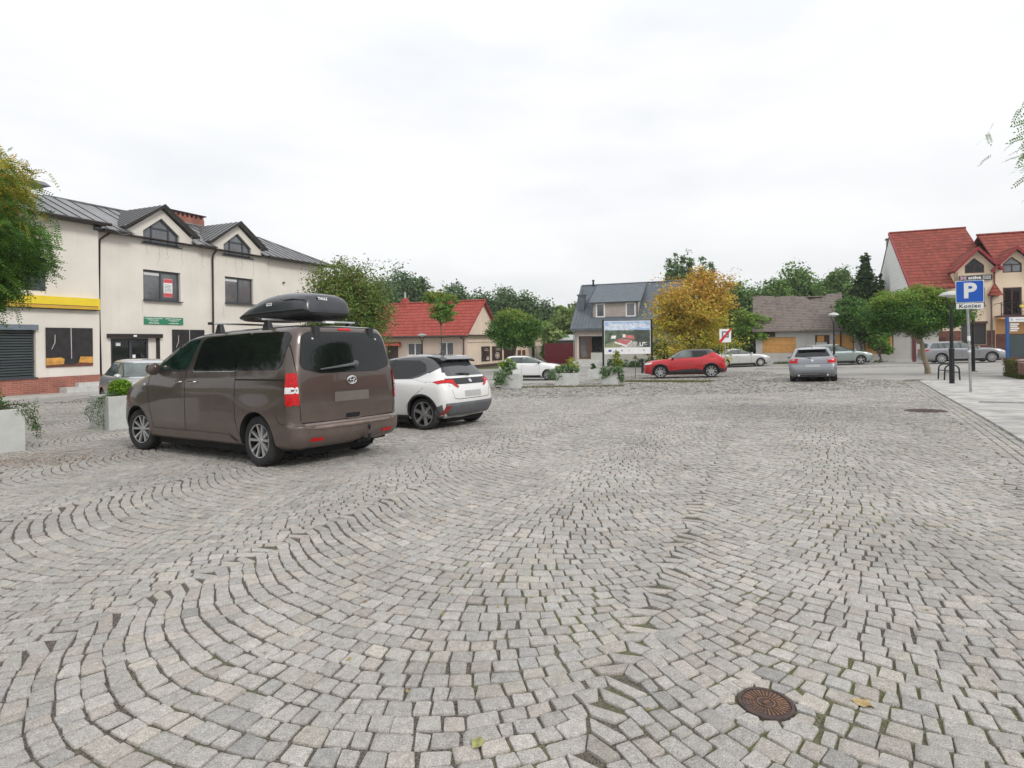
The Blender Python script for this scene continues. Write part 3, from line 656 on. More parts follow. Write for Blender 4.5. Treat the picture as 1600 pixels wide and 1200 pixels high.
def wheel(car, x, y, R, wd, side, spokes=5, style='split', rim=.70, steer=0, detail=1, face=None, dark=False, slots=None):
    """tyre mesh named wheel with the rim as its child; side +1 = left"""
    n = 40 if detail else 24; hw = wd/2
    b = MB(); pr = [(R*rim, -hw*.86), (R*(rim+.06), -hw*.97), (R*.90, -hw), (R*.965, -hw*.86), (R*.995, -hw*.6), (R, 0), (R*.995, hw*.6), (R*.965, hw*.86), (R*.90, hw), (R*(rim+.06), hw*.97), (R*rim, hw*.86)]
    b.lathe(pr, n=n, axis='y', cap=False)
    if detail:
        for k in range(n*2):
            a = 2*PI*(k+.5)/(n*2); ca, sa = math.cos(a), math.sin(a)
            if k % 2 == 0:
                for yy in (-hw*.62, -hw*.1, hw*.35): b.add([(R*.99*ca-.006*sa, yy, R*.99*sa+.006*ca), (R*.99*ca+.006*sa, yy, R*.99*sa-.006*ca), (R*1.008*ca+.006*sa, yy+.02, R*1.008*sa-.006*ca), (R*1.008*ca-.006*sa, yy+.02, R*1.008*sa+.006*ca)], [(0,1,2,3)])
    t = mk('wheel', b, TYRE, car, True, sharp=50); t.location = (x, y, R); t.rotation_euler = (0, 0, steer)
    fc = side*hw
    rb = MB(); r0 = R*rim
    rb.lathe([(r0, -hw*.85), (r0*.97, -hw*.8), (r0*.93, 0), (r0*.94, hw*.75), (r0*1.0, hw*.9), (r0*1.005, hw*.84)] if side > 0 else [(r0*1.005, -hw*.84), (r0*1.0, -hw*.9), (r0*.94, -hw*.75), (r0*.93, 0), (r0*.97, hw*.8), (r0, hw*.85)], n=n, axis='y', cap=False, mi=1)
    rb.lathe([(r0*1.012, fc*.86), (r0*1.0, fc*.93), (r0*.955, fc*.90), (r0*.95, fc*.6)] if side < 0 else [(r0*.95, fc*.6), (r0*.955, fc*.90), (r0*1.0, fc*.93), (r0*1.012, fc*.86)], n=n, axis='y', cap=False)
    rb.lathe([(0.001, fc*.05), (r0*.92, fc*.05)], n=24, axis='y', cap=False, mi=1)
    rb.lathe([(0.001, fc*.25), (r0*.55, fc*.25), (r0*.55, fc*.1)], n=24, axis='y', cap=False, mi=2)
    m0 = face or ALLOY
    f1, f0 = fc*.80, fc*.50
    for k in range(spokes):
        a = 2*PI*k/spokes + .3
        if style == 'split': arms = [(-.13, -.27, .062), (.13, .27, .062)]
        elif style == 'single': arms = [(0, 0, .10)]
        else: arms = [(-.05, -.13, .05), (.05, .13, .05)]
        for (a0, a1, w_) in arms:
            for (ra, rb_, ww0, ww1) in ((.12, .96, w_*1.0, w_*1.25),):
                def P(r, an, off, y): return (r0*(r*math.cos(a+an) - off*math.sin(a+an)), y, r0*(r*math.sin(a+an) + off*math.cos(a+an)))
                rb.hexa([P(ra, a0, -ww0*1.3, f0), P(rb_, a1, -ww1*1.4, f0), P(rb_, a1, ww1*1.4, f0), P(ra, a0, ww0*1.3, f0),
                         P(ra, a0, -ww0, f1*.86), P(rb_, a1, -ww1, f1), P(rb_, a1, ww1, f1), P(ra, a0, ww0, f1*.86)], 0)
    rb.lathe([(0.001, f1*.92), (r0*.15, f1*.90), (r0*.19, f1*.7), (r0*.19, f0)] , n=20, axis='y', cap=False, mi=0)
    r = mk('rim', rb, [m0, DARKV, STEEL], t, True, sharp=30)
    return t
class Car:
    def __init__(c, name, label, cat, loc, yaw, rings, mats, R, wb, tr, arch=None, pitch=None, group=None, split=None, bow=.05, rr=.16, rf=.3, flare=None, wheels=None, tw=.2, sub=3, ground=True, archr=1.14, steer=0, detail=1):
        x, y = loc; c.yaw = yaw
        f = Vector((math.cos(yaw), math.sin(yaw))); l = Vector((-f.y, f.x))
        zr = T(x, y); zf = T(x+f.x*wb, y+f.y*wb); zl = T(x+l.x*tr+f.x*wb/2, y+l.y*tr+f.y*wb/2); zrr = T(x-l.x*tr+f.x*wb/2, y-l.y*tr+f.y*wb/2)
        c.e = thing(name, label, cat, (x, y, zr), 0, group)
        pt = math.atan2(zf-zr, wb); rl = math.atan2(zl-zrr, 2*tr)
        c.e.rotation_euler = (Matrix.Rotation(yaw, 4, 'Z') @ Matrix.Rotation(-pt, 4, 'Y') @ Matrix.Rotation(rl, 4, 'X')).to_euler()
        b, n, nr = body_mesh(rings, bow, rr, rf, sub, flare)
        if split:                                  # upper rings in the second paint (contrast roof, pillars)
            for i in range(len(b.f)):
                row = i // n
                if i < n*(nr-1) and row >= split*sub: b.m[i] = 2
            b.m[-1] = 2
        me = bpy.data.meshes.new('t'); me.from_pydata(b.v, [], b.f); bb = bmesh.new(); bb.from_mesh(me); bmesh.ops.recalc_face_normals(bb, faces=bb.faces)
        c.bvh = BVHTree.FromBMesh(bb); bb.free(); bpy.data.meshes.remove(me)
        c.body = mk('body', b, [mats[0], DARKV] + ([mats[1]] if split else []), c.e, True, sharp=38)
        cut = MB(); ar = R*archr
        hb = max(r[4] for r in rings)
        for ax in (0, wb):
            for sd_ in (1, -1):
                cut.lathe([(ar, sd_*(hb-.30)), (ar, sd_*(hb+.2))] if sd_ > 0 else [(ar, sd_*(hb+.2)), (ar, sd_*(hb-.30))], (ax, 0, R*1.02), n=40, axis='y')
        boolcut(c.body, cut, 1)
        c.body.data.shade_smooth(); c.body.data.set_sharp_from_angle(angle=math.radians(38))
        c.R, c.wb, c.tr, c.hb = R, wb, tr, hb
        wk = wheels or {}
        for ax, st in ((0, 0), (wb, steer)):
            for sd_ in (1, -1): wheel(c.e, ax, sd_*(tr-tw/2), R, tw, sd_, steer=st, detail=detail, **wk)
    def hit(c, ax, a, b_):
        o, d = {'L': (Vector((a, 4, b_)), Vector((0,-1,0))), 'R': (Vector((a, -4, b_)), Vector((0,1,0))), 'rear': (Vector((-9, a, b_)), Vector((1,0,0))),
                'front': (Vector((12, a, b_)), Vector((-1,0,0))), 'top': (Vector((a, b_, 5)), Vector((0,0,-1)))}[ax]
        h, nrm, _, _ = c.bvh.ray_cast(o, d)
        if h is None: return None
        return h, (nrm if nrm.dot(d) < 0 else -nrm)
    def panel(c, name, ax, poly, m, off=.004, parent=None, grid=.07, rnd=0, thick=0):
        """a sheet (glass, lamp, trim) that follows the body, outlined in side (x,z), rear/front (y,z) or top (x,y) view"""
        P = [Vector(p) for p in poly]
        if rnd:
            Q = []; k = len(P)
            for i in range(k):
                a, p, b_ = P[i-1], P[i], P[(i+1) % k]; r = min(rnd, (a-p).length*.45, (b_-p).length*.45)
                s0 = p + (a-p).normalized()*r; s1 = p + (b_-p).normalized()*r
                for j in range(5): t = j/4; Q.append(s0*(1-t)**2 + p*2*t*(1-t) + s1*t*t)
            P = Q
        D = []
        for i in range(len(P)):
            a, b_ = P[i], P[(i+1) % len(P)]; m_ = max(1, int((b_-a).length/grid))
            for j in range(m_): D.append(a.lerp(b_, j/m_))
        nb = len(D); xs_ = [p.x for p in D]; ys_ = [p.y for p in D]; pl = [(p.x, p.y) for p in D]
        I = []
        gx_ = np.arange(min(xs_)+grid*.5, max(xs_), grid); gy_ = np.arange(min(ys_)+grid*.5, max(ys_), grid)
        if len(gx_) and len(gy_):
            X, Y = np.meshgrid(gx_, gy_); ok = inpoly(X.ravel(), Y.ravel(), pl)
            for x, y in zip(X.ravel()[ok], Y.ravel()[ok]):
                if min((Vector((x, y))-q).length for q in D) > grid*.35: I.append(Vector((x, y)))
        v2, _, f2, *_r = delaunay_2d_cdt(D + I, [], [list(range(nb))], 1, 1e-5)
        vs, keep = [], []
        for v in v2:
            h = c.hit(ax, v.x, v.y)
            if h is None:
                vs.append(None)
            else: vs.append(tuple(h[0] + h[1]*off))
        mp_ = {}; b = MB()
        for i, v in enumerate(vs):
            if v is not None: mp_[i] = len(b.v); b.v.append(v)
        for f in f2:
            if all(i in mp_ for i in f): b.f.append(tuple(mp_[i] for i in f)); b.m.append(0)
        if not b.f: print('EMPTY PANEL', name, ax); return None
        me = bpy.data.meshes.new(name); me.from_pydata(b.v, [], b.f); me.update()
        d0 = {'L': Vector((0,1,0)), 'R': Vector((0,-1,0)), 'rear': Vector((-1,0,0)), 'front': Vector((1,0,0)), 'top': Vector((0,0,1))}[ax]
        bm = bmesh.new(); bm.from_mesh(me); bmesh.ops.recalc_face_normals(bm, faces=bm.faces)
        if sum(f.normal.dot(d0) for f in bm.faces) < 0: bmesh.ops.reverse_faces(bm, faces=bm.faces)
        if thick:
            r = bmesh.ops.extrude_face_region(bm, geom=bm.faces[:]); nv = [e_ for e_ in r['geom'] if isinstance(e_, bmesh.types.BMVert)]
            for v in nv: v.co += d0*thick
        bm.to_mesh(me); bm.free()
        return link(name, me, m, parent or c.e, True)
    def line(c, name, ax, pts, m, w_=.008, off=.002, parent=None):
        """a thin seam or moulding along a polyline"""
        P = [Vector(p) for p in pts]; l, r = [], []
        for i, p in enumerate(P):
            d = (P[min(i+1, len(P)-1)] - P[max(i-1, 0)]).normalized(); n_ = Vector((-d.y, d.x))*w_/2; l.append(p+n_); r.append(p-n_)
        return c.panel(name, ax, l + r[::-1], m, off, parent, grid=.09)
    def add(c, name, b, m, **k): return mk(name, b, m, c.e, **k)
def arc(cx, cz, r, a0, a1, n=14): return [(cx+r*math.cos(math.radians(a0+(a1-a0)*i/n)), cz+r*math.sin(math.radians(a0+(a1-a0)*i/n))) for i in range(n+1)]
def sides(c, f):
    for ax, s_ in (('L', 1), ('R', -1)): f(ax, s_)
def mirror_shape(c, x, z, y, m, s_=1.0, parent=None):
    for sd_ in (1, -1):
        b = MB(); n = 8
        prof = [(.0, .02), (.03, .07), (.10, .095), (.16, .085), (.185, .03)]
        vs, fs = [], []
        for (dx, h) in prof:
            for k in range(10):
                a = 2*PI*k/10; vs.append((x+.06-dx*.8*s_, sd_*(y+.11*s_+math.cos(a)*.115*s_*(h/.095)), z+math.sin(a)*h*1.05*s_+.06))
        for i in range(len(prof)-1):
            for k in range(10): fs.append((i*10+k, i*10+(k+1)%10, (i+1)*10+(k+1)%10, (i+1)*10+k))
        fs += [tuple(range(10)), tuple(range(49, 39, -1))]
        b.add(vs, fs); b.box(x-.05, x+.02, min(sd_*(y-.06), sd_*(y+.06)), max(sd_*(y-.06), sd_*(y+.06)), z-.01, z+.03)
        c.add('wing_mirror', b, m, smooth=True, sharp=50)
# ---------------------------------------------------------------- the brown people carrier
VP_ = paint('taupe_paint', (.072, .050, .041), .4, .30, .6, (.20,.155,.135))
VX, VY, VYAW = -2.874, 8.64, 2.548
WBv = 3.275
vr = [(-.66,.24,3.92,.22,.80), (-.80,.30,4.02,.27,.90), (-.865,.40,4.08,.38,.925), (-.87,.52,4.11,.50,.935), (-.865,.555,4.11,.54,.935), (-.81,.585,4.11,.58,.935),
      (-.815,.75,4.09,.75,.94), (-.81,.95,4.03,.92,.94), (-.80,1.08,3.90,1.04,.935), (-.79,1.18,3.66,1.13,.925), (-.78,1.26,3.40,1.22,.91), (-.765,1.34,3.12,1.36,.893),
      (-.74,1.50,2.86,1.50,.862), (-.715,1.66,2.52,1.655,.825), (-.69,1.76,2.24,1.76,.79), (-.665,1.815,2.02,1.81,.755), (-.62,1.85,1.75,1.84,.70), (-.50,1.872,1.3,1.868,.56), (-.3,1.885,.9,1.885,.3), (-.1,1.89,.6,1.89,.03)]
van = Car('people_carrier', 'dusty taupe brown people carrier with black roof box parked nose to the concrete planters', 'van', (VX, VY), VYAW, vr, [VP_], .34, WBv, .905, bow=.055, rr=.15, rf=.34, flare=[(0, .028, .25, .95), (WBv, .028, .25, 1.0)], tw=.225, steer=.16,
          wheels=dict(spokes=5, style='split', rim=.66), archr=1.13)
W_ = van
sides(W_, lambda ax, s_: (
    W_.panel('window_surround', ax, [(2.78,1.27),(1.80,1.275),(1.72,1.30),(1.47,1.775),(2.02,1.74),(2.45,1.57)], BLACKP, .003, rnd=.06),
    W_.panel('side_window', ax, [(2.66,1.30),(1.83,1.305),(1.77,1.33),(1.56,1.745),(2.02,1.715),(2.40,1.55)], TEALGLASS, .006, rnd=.05),
    W_.panel('chrome_surround', ax, [(1.62,1.262),(.50,1.262),(.31,1.795),(1.40,1.765),(1.50,1.70)], CHROME, .004, rnd=.05),
    W_.panel('side_window', ax, [(1.605,1.275),(.495,1.275),(.30,1.785),(1.39,1.757),(1.48,1.69)], CARGLASS, .008, rnd=.05),
    W_.panel('side_window', ax, [(.475,1.275),(-.43,1.285),(-.52,1.33),(-.60,1.70),(-.53,1.775),(.285,1.785)], CARGLASS, .007, rnd=.06),
    W_.line('door_seam', ax, [(1.80,1.27),(1.80,.60),(1.80,.33)], DARKV, .010),
    W_.line('door_seam', ax, [(.487,1.27),(.49,.95),(.47,.60),(.36,.34)], DARKV, .010),
    W_.line('door_seam', ax, [(2.90,1.20),(2.93,1.0),(2.86,.72),(2.80,.55),(2.74,.33)], DARKV, .010),
    W_.line('slide_rail', ax, [(.48,1.155),(-.60,1.15)], DARKV, .020, .003),
    W_.line('roof_seam', ax, [(2.3,1.765),(1.3,1.822),(.24,1.838),(.22,1.80)], DARKV, .008),
    W_.panel('side_moulding', ax, [(2.80,.40),(.62,.40),(.45,.30),(.50,.295),(2.82,.29)], VP_, .016, rnd=.03),
    W_.panel('side_repeater', ax, [(3.06,1.06),(3.0,1.06),(3.0,1.095),(3.06,1.095)], CLEARL, .006, rnd=.015),
    W_.line('bumper_seam', ax, [(-.44,.70),(-.50,.60),(-.60,.585),(-.70,.585)], DARKV, .008)))
# door handles
for sd_ in (1, -1):
    for x in (1.98, 1.57):
        b = MB(); h = W_.hit('L' if sd_ > 0 else 'R', x, 1.12)[0]
        b.tube([(x-.10, h.y+sd_*.006, 1.12), (x-.085, h.y+sd_*.035, 1.122), (x+.085, h.y+sd_*.035, 1.122), (x+.10, h.y+sd_*.006, 1.12)], [.008,.013,.013,.008], 8)
        W_.add('door_handle', b, CHROME, smooth=True)
W_.panel('windscreen', 'front', [(-.66,1.30),(.66,1.30),(.60,1.74),(-.60,1.74)], CARGLASS, .006, rnd=.08)
mirror_shape(W_, 2.66, 1.26, .88, VP_, 1.0)
# rear
W_.panel('rear_window', 'rear', [(-.60,1.775),(.60,1.775),(.70,1.72),(.775,1.36),(.74,1.285),(.50,1.225),(-.50,1.225),(-.74,1.285),(-.775,1.36),(-.70,1.72)], CARGLASS, .007, rnd=.04)
W_.line('tailgate_seam', 'rear', [(.80,1.80),(.822,1.60),(.828,1.30),(.825,.9),(.80,.62)], DARKV, .009)
W_.line('tailgate_seam', 'rear', [(-.80,1.80),(-.822,1.60),(-.828,1.30),(-.825,.9),(-.80,.62)], DARKV, .009)
W_.line('tailgate_seam', 'rear', [(-.79,.595),(-.4,.585),(.4,.585),(.79,.595)], DARKV, .014, .004)
W_.line('tailgate_seam', 'rear', [(-.72,1.835),(0,1.845),(.72,1.835)], DARKV, .008, .003)
W_.panel('bumper_ledge', 'rear', [(-.60,.50),(.60,.50),(.76,.53),(.76,.575),(-.76,.575),(-.76,.53)], mat('scuffed_bumper', (.20,.155,.135), .55, 0, .2, 6), .010, thick=-.012)
for s_, ax in ((1, 'L'), (-1, 'R')):
    P = lambda a: [(s_*x, z) for x, z in a]
    W_.panel('tail_light', 'rear', P([(.825,1.235),(.888,1.235),(.905,1.10),(.91,.84),(.825,.82)]), REDL, .012, rnd=.015)
    W_.panel('tail_light', ax, [(-.635,1.235),(-.695,1.235),(-.728,.82),(-.655,.82),(-.64,1.0)], REDL, .012)
    W_.panel('reversing_lens', ax, [(-.642,1.055),(-.705,1.055),(-.712,.975),(-.645,.975)], CLEARL, .017)
    W_.panel('reversing_lens', 'rear', P([(.827,1.055),(.907,1.055),(.907,.975),(.827,.975)]), CLEARL, .017)
    W_.panel('lens_marks', 'rear', P([(.84,1.028),(.895,1.028),(.895,1.002),(.84,1.002)]), GREYP, .019)
    W_.panel('reflector', 'rear', P([(.50,.395),(.70,.40),(.70,.355),(.52,.352)]), REDL, .008)
    b = MB(); h = W_.hit('rear', s_*.47, 1.80)[0]; b.box(h.x-.045, h.x+.10, s_*.47-.045, s_*.47+.045, 1.70, 1.845)
    W_.add('tailgate_hinge', b, BLACKP, bevel=.012)
    b = MB(); h = W_.hit('rear', s_*.55, 1.70)[0]; b.lathe([(.001, h.x-.022), (.010, h.x-.020), (.014, h.x-.008)], n=10, axis='z'); b.v = [(v[2], v[0]+s_*.55, v[1]+1.68) for v in b.v]
    W_.add('window_stud', b, WHITEPL, smooth=True)
    for yy in (.72, .35):
        b = MB(); h = W_.hit('rear', s_*yy, .45)[0]; b.lathe([(.001, h.x-.007), (.010, h.x-.005), (.010, h.x+.01)], n=10); b.v = [(v[2], v[0]+s_*yy, v[1]+.47) for v in b.v]; W_.add('parking_sensor', b, VP_, smooth=True)
W_.panel('brake_light', 'rear', [(-.11,1.795),(.11,1.795),(.11,1.822),(-.11,1.822)], REDL, .010)
# emblem: three interlocking ovals
b = MB(); hx = W_.hit('rear', 0, 1.115)[0].x
def oval(a, c_, r, z0=1.115): return [(hx-.016, a*math.cos(t*PI/14), z0+c_*math.sin(t*PI/14)) for t in range(29)]
b.tube(oval(.078,.053,0), .0075, 6); b.tube(oval(.028,.046,0), .006, 6); b.tube([(p[0], p[1], p[2]+.022) for p in oval(.054,.022,0)], .006, 6)
W_.add('emblem', b, CHROME, smooth=True)
# wiper
b = MB(); hw = lambda y, z: W_.hit('rear', y, z)[0].x
b.tube([(hw(-.08,1.335)-.05, -.08, 1.335), (hw(.10,1.315)-.04, .10, 1.315), (hw(.46,1.28)-.025, .50, 1.275)], [.028, .018, .009], 8)
b.lathe([(.05, -.0), (.045, .02), (.03, .03), (.001, .032)], n=16); nn_ = 16*4
b.v = b.v[:-nn_] + [(hw(-.09,1.335)-.02-v[2], v[0]-.09, v[1]+1.335) for v in b.v[-nn_:]]
W_.add('rear_wiper', b, GREYP, smooth=True)
# plate recess, blank plate, handle pocket
PLT = mat('dusty_plate', (.13,.115,.10), .6, 0, .12, 3)
W_.panel('plate_recess', 'rear', [(-.42,1.04),(.42,1.04),(.44,.99),(.42,.80),(-.42,.80),(-.44,.99)], VP_, .003, rnd=.04)
W_.panel('number_plate', 'rear', [(-.30,.965),(.30,.965),(.30,.835),(-.30,.835)], PLT, .010, rnd=.015)
W_.panel('handle_recess', 'rear', [(-.14,.665),(.12,.665),(.10,.595),(-.12,.595)], DARKV, .004, rnd=.03)
b = MB(); hx2 = W_.hit('rear', 0, .61)[0].x; b.tube([(hx2-.012, -.13, .60), (hx2-.018, -.10, .592), (hx2-.018, .09, .592), (hx2-.012, .11, .60)], .011, 8); W_.add('handle_lip', b, VP_, smooth=True)
b = MB(); b.tube([(-.72, -.20, .33), (-.82, -.20, .27), (-.905, -.20, .28), (-.93, -.20, .36), (-.925, -.20, .44)], [.028,.026,.022,.019,.017], 10); b.lathe([(.001,.43),(.020,.437),(.026,.46),(.020,.482),(.001,.49)], (-.925,-.20,0), n=14)
b.box(-.76, -.66, -.27, -.13, .24, .34); W_.add('tow_hitch', b, BLACKM, smooth=True)
b = MB(); b.box(.42, 2.85, -.80, .80, .15, .27); b.box(-.60, -.42, -.80, .80, .22, .28); b.box(-.55, 3.7, -.60, .60, .14, .26); b.box(-.2, .25, -.35, .35, .13, .22); W_.add('underbody', b, DARKV)  # black underside made wider and lower to deepen the shade beneath the van
b = MB(); b.lathe([(.001,-.55),(.09,-.52),(.09,.0),(.001,.03)], n=14, axis='y'); b.v = [(v[0]-.45, v[1]+.1, v[2]+.25) for v in b.v]; W_.add('silencer', b, STEEL, smooth=True)
# front face (out of sight from here, still a face)
for s_ in (1, -1):
    W_.panel('headlight', 'front', [(s_*.50,.93),(s_*.86,.98),(s_*.86,.80),(s_*.55,.80)], CLEARL, .01)
W_.panel('grille', 'front', [(-.48,.92),(.48,.92),(.40,.62),(-.40,.62)], BLACKP, .01)
W_.panel('front_plate', 'front', [(-.26,.56),(.26,.56),(.26,.45),(-.26,.45)], WHITEPL, .02)
# roof bars
for xb in (1.22, .05):
    b = MB(); zb = 1.965
    b.add([(xb-.035, -.80, zb-.012), (xb+.035, -.80, zb-.012), (xb+.03, -.80, zb+.014), (xb-.03, -.80, zb+.014), (xb-.035, .82, zb-.012), (xb+.035, .82, zb-.012), (xb+.03, .82, zb+.014), (xb-.03, .82, zb+.014)],
          [(0,1,2,3), (7,6,5,4), (0,4,5,1), (1,5,6,2), (2,6,7,3), (3,7,4,0)])
    cb_ = W_.add('roof_bar', b, ALLOY, bevel=.005)
    for s_ in (1, -1):
        b = MB(); b.box(xb-.042, xb+.042, min(s_*.82, s_*.87), max(s_*.82, s_*.87), zb-.018, zb+.02); mk('bar_end', b, BLACKP, cb_, bevel=.006)
        b = MB(); y0 = s_*.70; zt = W_.hit('top', xb, y0)[0].z
        b.hexa([(xb-.085, y0-.03, zt-.012), (xb+.085, y0-.03, zt-.012), (xb+.085, y0+.045*1, zt-.03), (xb-.085, y0+.045*1, zt-.03), (xb-.04, y0-.025, zb-.012), (xb+.04, y0-.025, zb-.012), (xb+.04, y0+.03, zb-.012), (xb-.04, y0+.03, zb-.012)])
        mk('bar_foot', b, BLACKP, cb_, bevel=.01)
# ---------------------------------------------------------------- roof box (rests on the bars: its own thing)
def roofbox():
    e = bpy.data.objects.new('roof_box', None); COL.objects.link(e); e.parent = None
    bpy.context.view_layer.update()
    M = W_.e.matrix_world.copy() @ Matrix.Translation((.07, .12, 1.975)) @ Matrix.Scale(.95, 4); e.matrix_world = M
    tag(e, 'glossy black wedge-shaped roof box strapped on the roof bars of the brown people carrier', 'roof box')
    Lb = 1.98; x0 = -.62
    BX = mat('box_black_gloss', (.040,.044,.052), .33, .15, .2, 5, coat=.35)
    st = [(0,.34,.05,.10),(.05,.40,.02,.30),(.18,.425,0,.37),(.50,.43,0,.40),(.80,.43,0,.40),(1.05,.425,0,.375),(1.35,.40,.005,.30),(1.62,.35,.02,.205),(1.85,.27,.05,.125),(1.96,.18,.075,.105)]
    def section(w_, z0, z1, lid):
        P = []
        zs = .12 if z1 > .16 else z1*.8
        if lid:
            h = z1 - zs
            prof = [(1.0, zs), (.985, zs+h*.22), (.955, zs+h*.42), (.90, zs+h*.66), (.78, zs+h*.86), (.5, zs+h*.985), (.2, zs+h)]
        else:
            prof = [(.55, z0), (.80, z0+.004), (.94, z0+.03), (.985, z0+.07 if z0+.07 < zs else zs*.8), (.99, zs-.004)]
            if prof[3][1] > zs-.006: prof[3] = (.985, zs-.02)
        L_ = [(w_*a, z) for a, z in prof]; return [(-y, z) for y, z in L_] + [(y, z) for y, z in L_[::-1]]
    for nm, lid, m_ in (('lid', True, BX), ('base_tray', False, BLACKP)):
        b = MB(); k = None
        fine = []
        for i in range(len(st)-1):
            a = np.array(st[i]); c_ = np.array(st[i+1]); p_ = np.array(st[max(0,i-1)]); n_ = np.array(st[min(len(st)-1, i+2)])
            for j in range(4):
                t = j/4; fine.append(.5*((2*a)+(c_-p_)*t+(2*p_-5*a+4*c_-n_)*t*t+(3*a-p_-3*c_+n_)*t**3))
        fine.append(np.array(st[-1]))
        for (x, w_, z0, z1) in fine:
            s_ = section(w_, max(0, z0), z1, lid); k = len(s_); b.v += [(x0+x, y, z) for y, z in s_]
        N = len(fine)
        for i in range(N-1):
            for j in range(k): b.f.append((i*k+j, i*k+(j+1) % k, (i+1)*k+(j+1) % k, (i+1)*k+j)); b.m.append(0)
        b.f += [tuple(range(k)), tuple(range(N*k-1, (N-1)*k-1, -1))]; b.m += [0, 0]
        mk(nm, b, m_, e, True, sharp=45)
    b = MB()
    pts = [(x0+x, w_*1.012, .122 if z1 > .17 else z1*.8) for (x, w_, z0, z1) in st]; pts2 = [(a, -b_, c_) for a, b_, c_ in pts]
    b.tube(pts2[::-1] + pts, .010, 6); mk('seam_band', b, BLACKP, e, True)
    # crease wing on the lid side, two small pale stickers, white clip at the tail
    for s_ in (1, -1):
        b = MB(); 
        b.tube([(x0+.03, s_*.385, .25), (x0+.30, s_*.405, .285), (x0+.52, s_*.40, .28), (x0+.62, s_*.385, .31), (x0+.78, s_*.31, .375), (x0+.95, s_*.20, .385)], [.006,.010,.010,.010,.008,.004], 6); mk('lid_crease', b, BX, e, True)
    def sticker(x, z, wd, h, y):
        b = MB(); b.box(x-wd/2, x+wd/2, y-.003, y, z-h/2, z+h/2); return b
    o1 = mk('sticker', sticker(0, 0, .13, .045, 0), WHITEPL, e); o1.location = (x0+.85, .423, .235); o1.rotation_euler = (math.radians(12), 0, 0)
    t1 = text('sticker_text', 'THULE', .036, BLACKP, o1, (0, .001, 0), (PI/2, 0, PI), .0008, bold=.0006)
    o2 = mk('logo_plate', sticker(0, 0, .20, .05, 0), BLACKP, e); o2.location = (x0-.0+.035, .10, .28); o2.rotation_euler = (0, 0, PI/2); o2.rotation_euler = (math.radians(8), 0, PI/2)
    t2 = text('logo_text', 'THULE', .055, WHITEPL, o2, (0, .004, 0), (PI/2, 0, PI), .001, bold=.002)
    b = MB(); b.box(x0+.02, x0+.10, -.10, .06, -.075, -.045); mk('rear_clamp', b, WHITEPL, e, bevel=.006)
    return e
rbx = roofbox()
# ---------------------------------------------------------------- the other cars
def std_rings(RO, FO, WB, W, H, belt=.95, hood=.82, hoodf=.62, cowl=None, rf=None, rr=None, lip=.92, deck=None, tail=0.0, sill=.20, tumble=.22, bz=None):
    """hatch (deck None) or saloon (deck = (x, z) of the boot's forward edge)"""
    XF = WB+FO; cowl = cowl if cowl is not None else WB-.42; rf = rf if rf is not None else WB*.48; rr = rr if rr is not None else -.05
    w2 = W/2; bz = bz or belt
    d = deck or (-RO+.16+tail, lip+.06)
    r = [(-RO+.20, sill, XF-.25, sill-.01, w2-.09), (-RO+.05, .31, XF-.05, .28, w2-.025), (-RO, .45, XF, .42, w2-.005), (-RO+.01, .60, XF-.01, .56, w2), (-RO+.05, .74, XF-.06, hoodf+.04, w2),
         (-RO+.07, lip-.05, XF-.20, hood-.07, w2-.012), (-RO+.10, lip, XF-.42, hood, w2-.03), ((-RO+.10+d[0])/2, (lip+d[1])/2, (XF-.5+cowl)/2+.02, (hood+belt)/2+.03, w2-.05), (d[0], d[1], cowl, belt, w2-.075)]
    top = [(rr, H-.10, rf, H-.10, w2-tumble)]
    for t in (.33, .67):
        a, b_ = r[8], top[0]; r.append(tuple(a[i]+(b_[i]-a[i])*t for i in range(5)))
    mid = (rr+rf)/2
    r += top + [(rr+.10, H-.045, rf-.16, H-.045, w2-tumble-.07), (min(rr+.32, mid-.2), H-.012, max(rf-.45, mid+.2), H-.012, w2*.45), (min(rr+.6, mid-.12), H, max(rf-.7, mid+.12), H, .03)]
    return r
